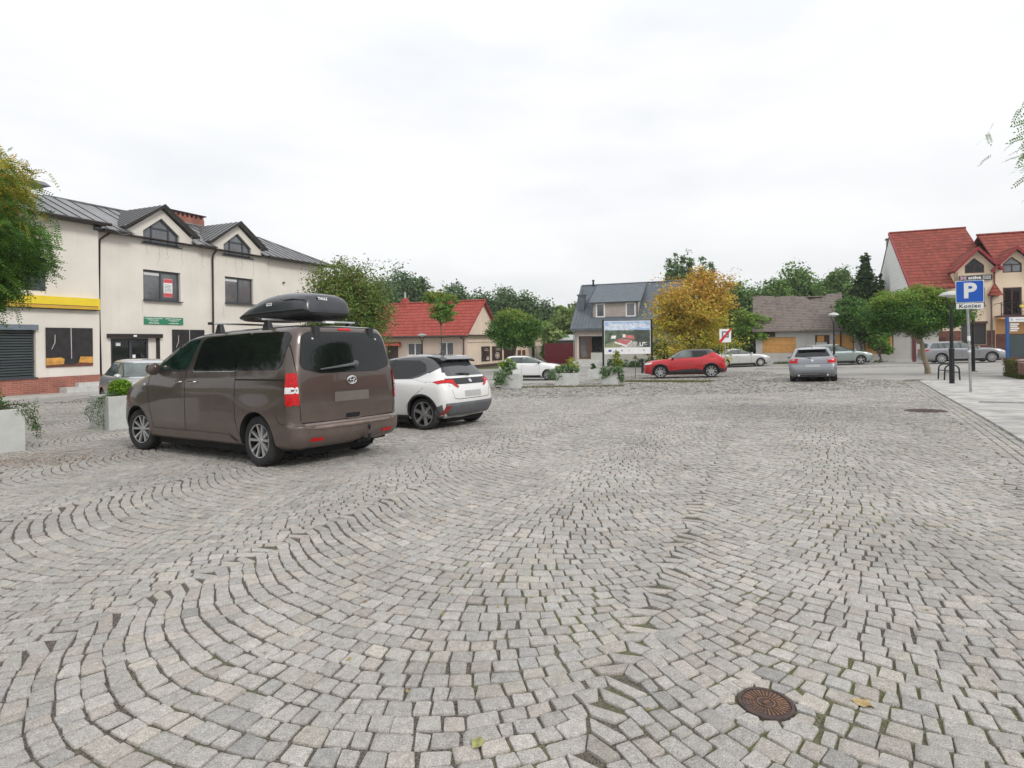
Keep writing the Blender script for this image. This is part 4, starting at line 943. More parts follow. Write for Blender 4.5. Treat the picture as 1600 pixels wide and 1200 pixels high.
def dress(c, RO, FO, WB, W, H, belt, cowl, rf, rr, cb, ct, glass=CARGLASS, pillars=(), frame=BLACKP, lampz=(.66,.78), tail=None, door=None, doorx=None, plate=True, mirror=None, dash=None, grille=True, rearwin=None, seams=True, ab=None, handles=True, mirror_m=None, sillh=.30):
    XF = WB+FO; zt = H-.115
    ab = ab if ab is not None else cowl-.22
    poly = [(ab, belt+.035), (rf-.02, zt), (ct, zt+.0), (cb, belt+.055)]
    g = [(ab+.0, belt+.02), (rf+.04, zt+.015), (ct-.03, zt+.015), (cb-.04, belt+.035)]
    for ax in 'LR':
        c.panel('window_surround', ax, g, frame, .003, rnd=.05); c.panel('side_window', ax, poly, glass, .007, rnd=.04)
        for px_, lean in pillars: c.panel('window_pillar', ax, [(px_-.035, belt+.03), (px_+.035, belt+.03), (px_+.035+lean, zt), (px_-.035+lean, zt)], BLACKP, .010)
        if seams:
            for dx, top in (door or ()): c.line('door_seam', ax, [(dx, belt+.02), (dx, .55), (dx+(.0 if dx > .6 else .12), sillh)], DARKV, .010)
            c.line('sill_line', ax, [(WB-.42, .26), (.42, .26)], BLACKP, .05, .003)
        if handles:
            for dx in (doorx or ()): 
                h = c.hit(ax, dx, belt-.10)
                if h:
                    b = MB(); sg = 1 if ax == 'L' else -1; y = h[0].y; b.tube([(dx-.08, y, belt-.10), (dx-.06, y+sg*.03, belt-.10), (dx+.06, y+sg*.03, belt-.10), (dx+.08, y, belt-.10)], .012, 6); c.add('door_handle', b, c.body.data.materials[0], smooth=True)
    w2 = W/2; z0, z1 = belt+.04, H-.12
    c.panel('windscreen', 'front', [(-w2+.14, z0), (w2-.14, z0), (w2-.27, z1), (-w2+.27, z1)], glass, .006, rnd=.06)
    rw = rearwin or [(-w2+.17, belt+.07), (w2-.17, belt+.07), (w2-.28, H-.13), (-w2+.28, H-.13)]
    c.panel('rear_window', 'rear', rw, glass, .006, rnd=.06)
    for s_ in (1, -1):
        P = lambda a: [(s_*x, z) for x, z in a]
        c.panel('headlight', 'front', P([(w2-.38, lampz[0]), (w2-.07, lampz[0]+.02), (w2-.05, lampz[1]), (w2-.33, lampz[1]-.05)]), CLEARL, .007, rnd=.03)
        c.panel('headlight', 'L' if s_ > 0 else 'R', [(XF-.42, lampz[1]-.02), (XF-.20, lampz[1]-.05), (XF-.18, lampz[0]+.0), (XF-.34, lampz[0]+.02)], CLEARL, .007)
        if tail:
            for ax, pl in tail.items():
                if ax == 'rear': c.panel('tail_light', 'rear', P(pl), REDL, .009, rnd=.02)
                else: c.panel('tail_light', 'L' if s_ > 0 else 'R', pl, REDL, .009, rnd=.02)
    if grille:
        c.panel('grille', 'front', [(-.42, .40), (.42, .40), (.36, .30), (-.36, .30)], BLACKP, .006)
        c.panel('grille', 'front', [(-.36, lampz[1]-.02), (.36, lampz[1]-.02), (.30, lampz[0]-.02), (-.30, lampz[0]-.02)], BLACKP, .006)
    if plate:
        c.panel('front_plate', 'front', [(-.26, .50), (.26, .50), (.26, .40), (-.26, .40)], WHITEPL, .012)
    mirror_shape(c, cowl-.30, belt-.01, w2-.04, mirror_m or c.body.data.materials[0], .80)
    b = MB(); b.box(-RO+.35, XF-.35, -w2+.30, w2-.30, .12, .24); b.box(.42, WB-.42, -w2+.06, w2-.06, .14, .24); c.add('underbody', b, DARKV)
# --- white supermini with black roof, right of the van
WHP = paint('white_pearl_paint', (.74,.74,.73), 0.0, .25, .22, (.5,.48,.45)); BKP = paint('black_roof_paint', (.035,.036,.04), .2, .22, .1)
YR = [(-.40,.21,3.05,.18,.77), (-.54,.28,3.25,.26,.835), (-.60,.42,3.32,.42,.865), (-.615,.56,3.31,.56,.872), (-.60,.70,3.24,.68,.872), (-.575,.80,3.10,.77,.868), (-.545,.885,2.86,.84,.855),
      (-.515,.935,2.6,.90,.835), (-.48,.99,2.34,.96,.80), (-.40,1.10,2.06,1.09,.745), (-.285,1.23,1.74,1.23,.68), (-.15,1.36,1.42,1.36,.615), (-.05,1.42,1.18,1.41,.56), (.10,1.452,.95,1.445,.47), (.35,1.475,.70,1.47,.30), (.45,1.48,.6,1.48,.03)]
ya = 2.618; yf = Vector((math.cos(ya), math.sin(ya))); yl = Vector((-yf.y, yf.x))
yo = Vector((-1.74, 11.5)) - yl*.87
yar = Car('hatchback_car', 'white hatchback with black roof and tinted windows parked just right of the brown people carrier', 'car', (yo.x, yo.y), ya, YR, [WHP, BKP], .312, 2.56, .865, bow=.06, rr=.20, rf=.34, split=9, flare=[(0,.05,.25,.95),(2.56,.03,.25,.9)], tw=.205,
          wheels=dict(spokes=6, style='single', rim=.74, face=mat('machined_alloy', (.42,.42,.43), .3, .8, .1, 8)), archr=1.17, steer=0)
y_ = yar
for ax in 'LR':
    y_.panel('window_surround', ax, [(2.05,.965),(.30,.985),(.12,1.03),(-.10,1.12),(-.20,1.18),(-.06,1.34),(.15,1.40),(1.18,1.40),(1.5,1.30)], BKP, .003, rnd=.05)
    y_.panel('side_window', ax, [(1.98,.985),(.42,1.0),(.18,1.06),(.0,1.13),(.06,1.27),(.22,1.345),(1.12,1.365),(1.44,1.27)], CARGLASS, .008, rnd=.05)
    y_.panel('window_pillar', ax, [(.93,.985),(1.00,.985),(.92,1.37),(.85,1.37)], BLACKP, .011)
    y_.panel('quarter_panel', ax, [(.22,.97),(-.06,1.07),(-.20,1.15),(-.25,1.19),(-.315,1.10),(-.40,1.02),(-.44,.93),(0,.93)], WHP, .006)
    y_.line('door_seam', ax, [(1.95,.97),(1.93,.7),(1.88,.30)], DARKV, .009); y_.line('door_seam', ax, [(.95,.97),(.94,.6),(.92,.28)], DARKV, .009)
    y_.line('door_seam', ax, [(-.10,1.10),(-.11,1.02),(-.02,.80),(.25,.62),(.40,.45),(.40,.30)], DARKV, .008)
    y_.line('arch_trim', ax, [(.365*math.cos(math.radians(a)), .318+.365*math.sin(math.radians(a))*1.0) for a in range(-8, 190, 9)], BLACKP, .038, .006)
    y_.line('arch_trim', ax, [(2.56+.365*math.cos(math.radians(a)), .318+.365*math.sin(math.radians(a))*1.0) for a in range(-8, 190, 9)], BLACKP, .038, .006)
    y_.line('sill_line', ax, [(2.16,.25),(.38,.25)], BLACKP, .06, .004)
    y_.panel('tail_light', ax, [(-.22,.925),(-.40,.96),(-.455,.955),(-.475,.90),(-.36,.885)], REDL, .010, rnd=.01)
    y_.panel('bumper_corner', ax, [(-.22,.24),(-.36,.46),(-.46,.50),(-.47,.24)], GREYP, .006)
y_.panel('rear_window', 'rear', [(-.64,1.03),(.64,1.03),(.50,1.345),(-.50,1.345)], mat('rear_glass_grey', (.045,.048,.052), .05, 0, .15, 2, spec=.8), .007, rnd=.05)
y_.panel('lamp_band', 'rear', [(-.70,.985),(.70,.985),(.78,.935),(.72,.90),(.46,.865),(-.46,.865),(-.72,.90),(-.78,.935)], BLACKP, .006)
for s_ in (1, -1):
    P = lambda a: [(s_*x, z) for x, z in a]
    y_.panel('tail_light', 'rear', P([(.52,.96),(.70,.965),(.80,.935),(.74,.905),(.60,.885),(.55,.84),(.46,.80),(.42,.83),(.52,.885)]), REDL, .012)
    y_.panel('reflector', 'rear', P([(.70,.47),(.80,.47),(.83,.30),(.79,.30)]), mat('dark_red_lens', (.25,.01,.012), .2, 0, .2, 20, coat=1), .016)
    y_.panel('headlight', 'front', P([(.45,.66),(.80,.74),(.80,.62),(.50,.60)]), CLEARL, .008)
    y_.line('tailgate_seam', 'rear', P([(.66,1.02),(.72,.98),(.70,.86),(.64,.74),(.60,.60)]), DARKV, .007, .003)
y_.line('tailgate_seam', 'rear', [(-.60,.605),(-.5,.585),(.5,.585),(.60,.605)], DARKV, .010, .003)
y_.panel('number_plate', 'rear', [(-.28,.735),(.28,.735),(.28,.62),(-.28,.62)], mat('blank_plate', (.42,.42,.42), .5, 0, .1, 4), .008, rnd=.01)
y_.panel('lower_bumper', 'rear', [(-.80,.52),(.80,.52),(.79,.36),(.70,.27),(-.70,.27),(-.79,.36)], GREYP, .010, rnd=.03, thick=-.02)
y_.panel('emblem', 'rear', [(.05*math.cos(t*PI/8), .925+.034*math.sin(t*PI/8)) for t in range(16)], CHROME, .012)
y_.panel('windscreen', 'front', [(-.66,1.0),(.66,1.0),(.52,1.36),(-.52,1.36)], CARGLASS, .006, rnd=.06)
y_.panel('grille', 'front', [(-.62,.50),(.62,.50),(.50,.28),(-.50,.28)], BLACKP, .008)
b = MB()   # roof spoiler
sp_ = [(-.30,1.345),(-.315,1.362),(-.20,1.42),(.05,1.452),(.10,1.40)]
for (yy, k) in ((-.56, .0), (-.45, 1), (.45, 1), (.56, .0)):
    for (x, z) in sp_: b.v.append((x + (1-k)*.05, yy, z - (1-k)*.035))
for i in range(3):
    for j in range(5): b.f.append((i*5+j, i*5+(j+1) % 5, (i+1)*5+(j+1) % 5, (i+1)*5+j)); b.m.append(0)
b.f += [(0,1,2,3,4), (19,18,17,16,15)]; b.m += [0,0]
y_.add('roof_spoiler', b, BKP, bevel=.01)
b = MB(); b.hexa([(.10,-.03,1.45),(.28,-.02,1.45),(.28,.02,1.45),(.10,.03,1.45),(.10,-.006,1.52),(.16,-.008,1.515),(.16,.008,1.515),(.10,.006,1.52)]); y_.add('aerial_fin', b, BKP, bevel=.006)
b = MB(); hx = y_.hit('rear', .02, 1.045)[0].x
b.tube([(hx-.03,-.05,1.05),(y_.hit('rear',.22,1.07)[0].x-.03,.20,1.075),(y_.hit('rear',.35,1.08)[0].x-.012,.36,1.07)], [.022,.016,.008], 8); y_.add('rear_wiper', b, BLACKP, smooth=True)
b = MB(); b.lathe([(.001,-.2),(.055,-.19),(.055,.19),(.001,.2)], (-.40,.15,.26), n=12, axis='y'); y_.add('silencer', b, ALLOY, smooth=True)
b = MB(); b.box(.40, 2.15, -.80, .80, .14, .26); b.box(-.35, 3.0, -.56, .56, .13, .25); b.box(-.1,.1,-.62,.62,.20,.27); y_.add('underbody', b, DARKV)  # underside likewise a broad low black slab, shaped to darken the ground below
mirror_shape(y_, 1.98, .97, .80, BKP, .8)
# --- helper to place a car by the ground point of its centre and heading
def place(px, py, head, off):
    p = G(px, py); f = Vector((math.cos(head), math.sin(head))); return (p.x - f.x*off, p.y - f.y*off)
RDP = paint('red_paint', (.48,.004,.010), .35, .25, .10, (.3,.2,.18))
SLV = paint('silver_paint', (.30,.31,.33), .7, .3, .2, (.35,.34,.32)); SLV2 = paint('pale_silver_paint', (.62,.62,.61), .45, .3, .2, (.45,.43,.4))
GRN = paint('silver_green_paint', (.30,.36,.34), .6, .3, .2, (.3,.3,.27)); GRY = paint('grey_paint', (.27,.285,.31), .65, .3, .2, (.3,.29,.28)); DGR = paint('dark_grey_paint', (.06,.063,.07), .5, .3, .2)
WHT = paint('plain_white_paint', (.78,.78,.79), 0, .3, .12, (.6,.58,.55))
# red crossover, facing left
ch = math.radians(180-14); p = G(1112.2, 589.8)
hx_, hy_ = math.cos(ch), math.sin(ch); lx, ly = -hy_, hx_
# left side faces the camera: rear left wheel contact is at p
ox, oy = p.x - lx*.90, p.y - ly*.90
R1 = std_rings(.82, .93, 2.64, 1.795, 1.565, belt=1.03, hood=.97, hoodf=.74, cowl=2.30, rf=1.55, rr=-.12, lip=1.02, tail=.06, tumble=.21, sill=.24)
chr_ = Car('crossover_car', 'bright red crossover with black roof parked side-on in front of the orange tree', 'car', (ox, oy), ch, R1, [RDP, BKP], .345, 2.64, .90, split=10, rr=.22, rf=.36, flare=[(0,.07,.35,1.1),(2.64,.05,.35,1.05)], tw=.22, wheels=dict(spokes=5, style='split', rim=.74, face=ALLOY), archr=1.14, detail=0)
c = chr_
for ax in 'LR':
    c.panel('window_surround', ax, [(2.02,1.05),(.55,1.10),(.20,1.22),(-.12,1.36),(.15,1.455),(1.50,1.455)], BKP, .003, rnd=.04)
    c.panel('side_window', ax, [(1.94,1.075),(1.02,1.10),(1.05,1.43),(1.46,1.43)], LIGHTGLASS, .007, rnd=.03); c.panel('side_window', ax, [(.92,1.105),(.48,1.13),(.18,1.27),(.24,1.42),(.95,1.43)], CARGLASS, .007, rnd=.03)
    for wx in (0, 2.64): c.line('arch_trim', ax, [(wx+.42*math.cos(math.radians(a)), .352+.42*math.sin(math.radians(a))) for a in range(-20, 202, 10)], BLACKP, .055, .008)
    c.panel('sill_cladding', ax, [(2.25,.30),(2.2,.40),(1.5,.46),(.75,.50),(.40,.36),(.40,.26),(2.25,.26)], BLACKP, .010)
    c.line('door_seam', ax, [(2.05,1.05),(2.08,.8),(2.05,.42)], DARKV, .012); c.line('door_seam', ax, [(1.0,1.08),(1.0,.8),(.95,.47)], DARKV, .012)
    c.line('body_crease', ax, [(2.15,.84),(1.4,.80),(.75,.72),(.58,.83),(.40,.98),(.1,1.08),(-.2,1.12)], RDP, .035, .018)
    c.panel('tail_light', ax, [(-.25,1.10),(-.62,1.05),(-.64,.93),(-.50,.96)], REDL, .012); c.panel('headlight', ax, [(3.05,.90),(3.33,.80),(3.32,.74),(3.1,.80)], CLEARL, .008)
    c.panel('bumper_trim', ax, [(-.42,.50),(-.62,.48),(-.66,.30),(-.40,.30)], BLACKP, .012)
c.panel('rear_window', 'rear', [(-.60,1.13),(.60,1.13),(.50,1.40),(-.50,1.40)], CARGLASS, .007); c.panel('windscreen', 'front', [(-.70,1.10),(.70,1.10),(.55,1.44),(-.55,1.44)], LIGHTGLASS, .007)
c.panel('lower_bumper', 'rear', [(-.85,.50),(.85,.50),(.75,.28),(-.75,.28)], BLACKP, .015)
for s_ in (1,-1): c.panel('tail_light', 'rear', [(s_*.45,1.03),(s_*.82,1.06),(s_*.86,.93),(s_*.60,.95)], REDL, .012); c.panel('headlight', 'front', [(s_*.50,.80),(s_*.84,.86),(s_*.84,.76),(s_*.5,.74)], CLEARL, .01)
c.panel('number_plate', 'rear', [(-.26,.80),(.26,.80),(.26,.70),(-.26,.70)], WHITEPL, .01); c.panel('grille', 'front', [(-.6,.6),(.6,.6),(.5,.35),(-.5,.35)], BLACKP, .01)
b = MB(); b.box(-.40,-.16,-.55,.55,1.43,1.455); c.add('roof_spoiler', b, BKP, bevel=.01)
mirror_shape(c, 1.98, 1.03, .84, BKP, .85)
b = MB(); b.box(-.4,3.1,-.6,.6,.18,.28); c.add('underbody', b, DARKV)
# grey hatchback driving away: only its tail is seen
p = G(1271, 595.8); hd = math.atan2(p.y, p.x); fx, fy = math.cos(hd), math.sin(hd); 
R2 = std_rings(.74, .80, 2.66, 1.75, 1.42, belt=.96, hood=.86, hoodf=.68, cowl=2.05, rf=1.25, rr=-.22, lip=.94, tail=.05, tumble=.22)
bm1 = Car('hatchback_car', 'grey hatchback seen from straight behind, alone on the cobbles right of the red crossover', 'car', (p.x+fx*.12, p.y+fy*.12), hd, R2, [GRY], .315, 2.66, .868, rr=.22, rf=.34, flare=[(0,.03,.3,.9),(2.66,.03,.3,.9)], tw=.225, wheels=dict(spokes=5, style='split', rim=.7), detail=0)
dress(bm1, .74, .80, 2.66, 1.75, 1.42, .96, 2.05, 1.25, -.22, .10, .20, pillars=((1.0,-.05),), tail={'rear': [(.50,.95),(.76,.955),(.83,.83),(.80,.76),(.52,.77),(.56,.86)], 'L': [(-.45,.93),(-.58,.95),(-.60,.78),(-.5,.80)]}, door=((1.0,1),), doorx=(.75,1.7), rearwin=[(-.66,1.02),(.66,1.02),(.52,1.30),(-.52,1.30)])
c = bm1
c.line('tailgate_seam', 'rear', [(-.80,.72),(-.60,.735),(.60,.735),(.80,.72)], DARKV, .010, .003); c.line('chrome_strip', 'rear', [(-.50,.955),(.50,.955)], CHROME, .02, .012); c.line('tailgate_seam', 'rear', [(-.66,.99),(-.62,.85),(-.6,.735)], DARKV, .008); c.line('tailgate_seam', 'rear', [(.66,.99),(.62,.85),(.6,.735)], DARKV, .008)
c.panel('number_plate', 'rear', [(-.26,.70),(.26,.70),(.26,.60),(-.26,.60)], mat('blank_plate', (.42,.42,.42), .5), .010)
c.panel('bumper_insert', 'rear', [(-.55,.36),(.55,.36),(.50,.24),(-.50,.24)], GREYP, .006)
c.panel('emblem', 'rear', [(.042*math.cos(t*PI/8), .86+.042*math.sin(t*PI/8)) for t in range(16)], CHROME, .012)
for s_ in (1, -1):
    b = MB(); b.lathe([(.001,-.82),(.035,-.815),(.038,-.80),(.038,-.6)], n=12, axis='y'); b.v = [(v[1], v[0]+s_*.52, v[2]+.27) for v in b.v]; c.add('exhaust_pipe', b, CHROME, smooth=True)
b = MB(); b.tube([(-.62,.0,1.02),(-.52,.25,1.06),(-.52,.42,1.055)], [.02,.014,.008], 6); c.add('rear_wiper', b, BLACKP, smooth=True)
b = MB(); b.hexa([(.0,-.03,1.37),(.2,-.02,1.39),(.2,.02,1.39),(.0,.03,1.37),(.02,-.006,1.455),(.08,-.008,1.45),(.08,.008,1.45),(.02,.006,1.455)]); c.add('aerial_fin', b, BKP)
b = MB(); b.hexa([(-.36,-.50,1.305),(-.10,-.55,1.35),(-.10,.55,1.35),(-.36,.50,1.305),(-.36,-.50,1.33),(-.10,-.55,1.385),(-.10,.55,1.385),(-.36,.50,1.33)]); c.add('roof_spoiler', b, GRY, bevel=.008)
# silver saloon, facing right
hd = math.radians(-6); k0 = 2.70
p = at(1188.5, 47.2); fx, fy = math.cos(hd), math.sin(hd)
# right side faces the camera
lx, ly = -fy, fx
o_ = (p.x - fx*2.70 + lx*.88, p.y - fy*2.70 + ly*.88)
R3 = std_rings(.98, .90, 2.70, 1.80, 1.46, belt=.98, hood=.90, hoodf=.66, cowl=2.35, rf=1.45, rr=.30, lip=1.00, deck=(-.42,1.05), tumble=.20)
sal = Car('saloon_car', 'pale silver saloon parked side-on behind the red crossover', 'car', o_, hd, R3, [SLV2], .315, 2.70, .88, rr=.24, rf=.36, tw=.2, wheels=dict(spokes=9, style='single', rim=.70, face=SLV2), detail=0)
dress(sal, .98, .90, 2.70, 1.80, 1.46, .98, 2.35, 1.45, .30, -.30, .22, glass=LIGHTGLASS, pillars=((1.05,-.04),(.05,.10)), tail={'rear': [(.45,.95),(.78,.95),(.80,.78),(.50,.80)]}, door=((1.07,1),(2.0,1),(.10,1)), doorx=(.9,1.85), ab=2.16)
# silver-green estate, facing right
hd = math.radians(-8); p = at(1345.5, 43.3); fx, fy = math.cos(hd), math.sin(hd); lx, ly = -fy, fx
R4 = std_rings(.99, 1.04, 2.725, 1.81, 1.49, belt=.98, hood=.90, hoodf=.64, cowl=2.62, rf=1.45, rr=-.62, lip=.96, tail=.03, tumble=.20)
p4 = Car('estate_car', 'greenish silver estate car parked in front of the boarded old house, behind the grey hatchback', 'car', (p.x - fx*2.725 + lx*.88, p.y - fy*2.725 + ly*.88), hd, R4, [GRN], .325, 2.725, .88, rr=.24, rf=.40, tw=.21, wheels=dict(spokes=5, style='single', rim=.72), detail=0)
dress(p4, .99, 1.04, 2.725, 1.81, 1.49, .98, 2.62, 1.45, -.62, -.45, -.35, glass=mat('green_grey_glass', (.06,.085,.078), .05, 0, .35, 2.5, spec=.8), pillars=((1.10,-.06),(.15,-.02)), tail={'rear': [(.55,1.05),(.78,1.0),(.82,.78),(.60,.80)]}, door=((1.12,1),(2.1,1),(.15,1)), doorx=(.9,1.9), ab=2.36)
b = MB(); 
for s_ in (1,-1): b.tube([(1.35,s_*.56,1.45),(1.2,s_*.58,1.495),(-.4,s_*.58,1.495),(-.5,s_*.56,1.45)], .012, 6)
p4.add('roof_rails', b, ALLOY, smooth=True)
# silver estate beyond the lamp post, facing right
hd = math.radians(-20); p = at(1471.5, 40.7); fx, fy = math.cos(hd), math.sin(hd); lx, ly = -fy, fx
R5 = std_rings(1.08, .93, 2.84, 1.86, 1.48, belt=.99, hood=.92, hoodf=.68, cowl=2.40, rf=1.45, rr=-.75, lip=.98, tail=.05, tumble=.20)
sb = Car('estate_car', 'silver blue estate car parked behind the parking sign and lamp post on the right', 'car', (p.x + lx*.90, p.y + ly*.90), hd, R5, [SLV], .335, 2.84, .90, rr=.24, rf=.38, tw=.215, wheels=dict(spokes=10, style='single', rim=.74), detail=0)
dress(sb, 1.08, .93, 2.84, 1.86, 1.48, .99, 2.40, 1.45, -.75, -.62, -.40, glass=LIGHTGLASS, pillars=((1.15,-.05),(.22,-.03),(-.10,-.06)), tail={'rear': [(.40,.98),(.80,.98),(.84,.82),(.50,.84)], 'R': [(-.62,.97),(-.90,.97),(-.92,.84),(-.78,.86)]}, door=((1.15,1),(2.1,1),(.22,1)), doorx=(.95,1.9), ab=2.18)
b = MB()
for s_ in (1,-1): b.tube([(1.3,s_*.58,1.44),(1.15,s_*.60,1.475),(-.5,s_*.60,1.475),(-.62,s_*.58,1.44)], .012, 6)
sb.add('roof_rails', b, ALLOY, smooth=True)
c = sb; c.line('chrome_strip', 'R', [(2.3,.33),(.55,.33)], CHROME, .03, .006)
# dark hatchback half hidden behind it
hd = math.radians(196); p = at(1446, 46.0)
R6 = std_rings(.72, .80, 2.55, 1.74, 1.46, belt=.96, hood=.88, hoodf=.66, cowl=2.15, rf=1.35, rr=-.2, lip=.94, tail=.05)
dk = Car('hatchback_car', 'dark grey hatchback half hidden behind the leaning tree trunk and the silver blue estate', 'car', (p.x+2.2, p.y+.8), hd, R6, [DGR], .31, 2.55, .86, rr=.22, rf=.34, wheels=dict(spokes=5, style='single', rim=.7), detail=0)
dress(dk, .72, .80, 2.55, 1.74, 1.46, .96, 2.15, 1.35, -.2, .10, .25, glass=LIGHTGLASS, pillars=((1.0,-.05),), tail={'rear': [(.55,.95),(.78,.95),(.82,.78),(.6,.8)]}, door=((1.0,1),), doorx=(.8,1.8))
# white three-door hatchback beyond the planters, facing right
hd = math.radians(-17); p = at(829, 36.3); fx, fy = math.cos(hd), math.sin(hd)
R7 = std_rings(.66, .80, 2.49, 1.72, 1.46, belt=.98, hood=.92, hoodf=.70, cowl=2.28, rf=1.25, rr=-.12, lip=.96, tail=.05, tumble=.22)
fi = Car('hatchback_car', 'small plain white three-door hatchback beyond the far planters, in front of the dark red gate', 'car', (p.x-fx*1.25, p.y-fy*1.25), hd, R7, [WHT], .30, 2.49, .85, rr=.24, rf=.36, wheels=dict(spokes=8, style='single', rim=.7), detail=0)
dress(fi, .66, .80, 2.49, 1.72, 1.46, .98, 2.28, 1.25, -.12, -.22, .25, glass=mat('green_grey_glass', (.06,.085,.078), .05), pillars=((.85,-.03),), frame=BLACKP, tail={'rear': [(.62,1.18),(.76,1.12),(.80,.88),(.66,.90)], 'R': [(-.30,1.20),(-.40,1.20),(-.56,.92),(-.42,.92)]}, door=((.9,1),(2.0,1)), doorx=(1.05,), mirror_m=BLACKP, ab=2.06)
# silver hatchback behind the van, facing us to the right
hd = math.radians(-44); p = at(150, 17.2)
R8 = std_rings(.70, .82, 2.615, 1.70, 1.45, belt=.95, hood=.88, hoodf=.66, cowl=2.15, rf=1.30, rr=-.10, lip=.94, tail=.10, tumble=.24)
fo = Car('hatchback_car', 'silver hatchback mostly hidden behind the nose of the brown people carrier', 'car', (p.x+.50+.59, p.y-.49+.61), hd, R8, [paint('silver_paint_2', (.50,.51,.52), .6, .3, .15, (.4,.39,.37))], .31, 2.615, .85, rr=.26, rf=.34, flare=[(0,.03,.3,.9)], wheels=dict(spokes=5, style='single', rim=.7), detail=0)
dress(fo, .70, .82, 2.615, 1.70, 1.45, .95, 2.15, 1.30, -.10, -.18, .20, glass=mat('green_grey_glass', (.06,.085,.078), .05), pillars=((1.0,-.05),(.15,.0)), tail={'rear': [(.62,1.22),(.76,1.10),(.80,.92),(.68,.95)], 'L': [(-.25,1.25),(-.36,1.22),(-.48,1.0),(-.36,1.02)], 'R': [(-.25,1.25),(-.36,1.22),(-.48,1.0),(-.36,1.02)]}, door=((1.0,1),(2.0,1),(.15,1)), doorx=(.8,1.75))
# ================================================================ BUILDINGS
CREAM = plaster('cream_render', (.77,.72,.65), (.47,.43,.38), .45)
BRICK = brickmat('red_brick', (.42,.12,.075), (.30,.085,.055), (.28,.24,.21), 1, .25, .075, .010)
SEAM = mat('grey_sheet_roof', (.24,.245,.25), .42, .35, .28, 2.2, col2=(.15,.155,.16), stretch=(1,1,.5), spec=.5)
ANTR = mat('anthracite_sheet_roof', (.115,.135,.155), .5, .2, .12, 2.5, spec=.4)
GUT = mat('dark_gutter', (.035,.028,.026), .45, .3, .2, 6)
BRPIPE = mat('brown_pipe', (.06,.035,.028), .5, .2, .2, 6)
YEL = mat('yellow_panel', (.80,.60,.03), .4, 0, .06, 2); AMB = mat('amber_strip', (.62,.36,.05), .5, 0, .1, 6)
SHUT = mat('grey_roller_shutter', (.075,.09,.095), .5, .1, .12, 5, stretch=(.3,.3,3))
class Bld:
    def __init__(s, name, label, cat, org, ang):
        s.z0 = T(org[0], org[1]); s.e = thing(name, label, cat, (org[0], org[1], 0), ang)
    def add(s, name, b, m, parent=None, **k): return mk(name, b, m, parent or s.e, **k)
def wallprism(bl, poly, y0, y1, m, holes=(), name='wall', depth=.18, mats2=None):
    b = MB(); b.prism(poly, y0, y1, 'y'); o = bl.add(name, b, [m] + (mats2 or []))
    if holes:
        c = MB()
        for h in holes: c.prism(h, y0-.05, y0+depth, 'y')
        boolcut(o, c)
    return o
def rect(x0, x1, z0, z1): return [(x0,z0),(x1,z0),(x1,z1),(x0,z1)]
def window(bl, x0, x1, z0, z1, y, fm, mullions=(), transoms=(), fw=.07, name='window', glass=None, sill=True, sash=.0, parent=None, sillm=None):
    """frame mesh with its pane and sill as children, standing in a recess"""
    b = MB(); d0, d1 = y, y+.07
    b.box(x0, x0+fw, d0, d1, z0, z1); b.box(x1-fw, x1, d0, d1, z0, z1); b.box(x0+fw, x1-fw, d0, d1, z0, z0+fw); b.box(x0+fw, x1-fw, d0, d1, z1-fw, z1)
    for m_ in mullions: b.box(m_-fw*.62, m_+fw*.62, d0-.004, d1, z0+fw, z1-fw)
    for t_ in transoms: b.box(x0+fw, x1-fw, d0-.002, d1-.01, t_-fw*.4, t_+fw*.4)
    o = bl.add(name, b, fm, parent)
    g = MB(); g.box(x0+fw*.5, x1-fw*.5, y+.035, y+.05, z0+fw*.5, z1-fw*.5); mk('pane', g, glass or GLASS, o)
    if sill: g = MB(); g.box(x0-.05, x1+.05, y-.26, y+.0, z0-.045, z0-.005); mk('sill', g, sillm or fm, o)
    return o
def seamroof(bl, quad, t, m, pitch=.5, name='roof', rib=.028, ribm=None, inward=None, riblen=1.0):
    """sheet metal slope, quad = eave-left, eave-right, ridge-right, ridge-left; raised seams run up the slope"""
    q = [Vector(a) for a in quad]; b = MB(); b.slab(q, t)
    n = (q[1]-q[0]).cross(q[3]-q[0]).normalized(); 
    if n.z < 0: n = -n
    L_ = (q[1]-q[0]).length; k = max(1, int(L_/pitch))
    e = (q[1]-q[0]).normalized(); lo, ro = (q[3]-q[0]).dot(e), (q[2]-q[0]).dot(e)
    up = (q[3]-q[0]) - e*lo; H_ = up.length; up.normalize()
    for i in range(1, k):
        s = L_*i/k; h = H_
        if lo > 1e-3 and s < lo: h = H_*s/lo
        if ro < L_-1e-3 and s > ro: h = H_*(L_-s)/(L_-ro)
        a = q[0] + e*s; c = a + up*(h*.995)
        w_ = e*.014; o_ = n*rib
        b.hexa([a-w_, a+w_, c+w_, c-w_, a-w_+o_, a+w_+o_, c+w_+o_, c-w_+o_], 1)
    return bl.add(name, b, [m, ribm or GUT])
def gutter(bl, a, b_, r=.07, m=None, name='gutter', parent=None):
    g = MB(); g.tube([a, b_], r, 8); return bl.add(name, g, m or GUT, parent, smooth=True)
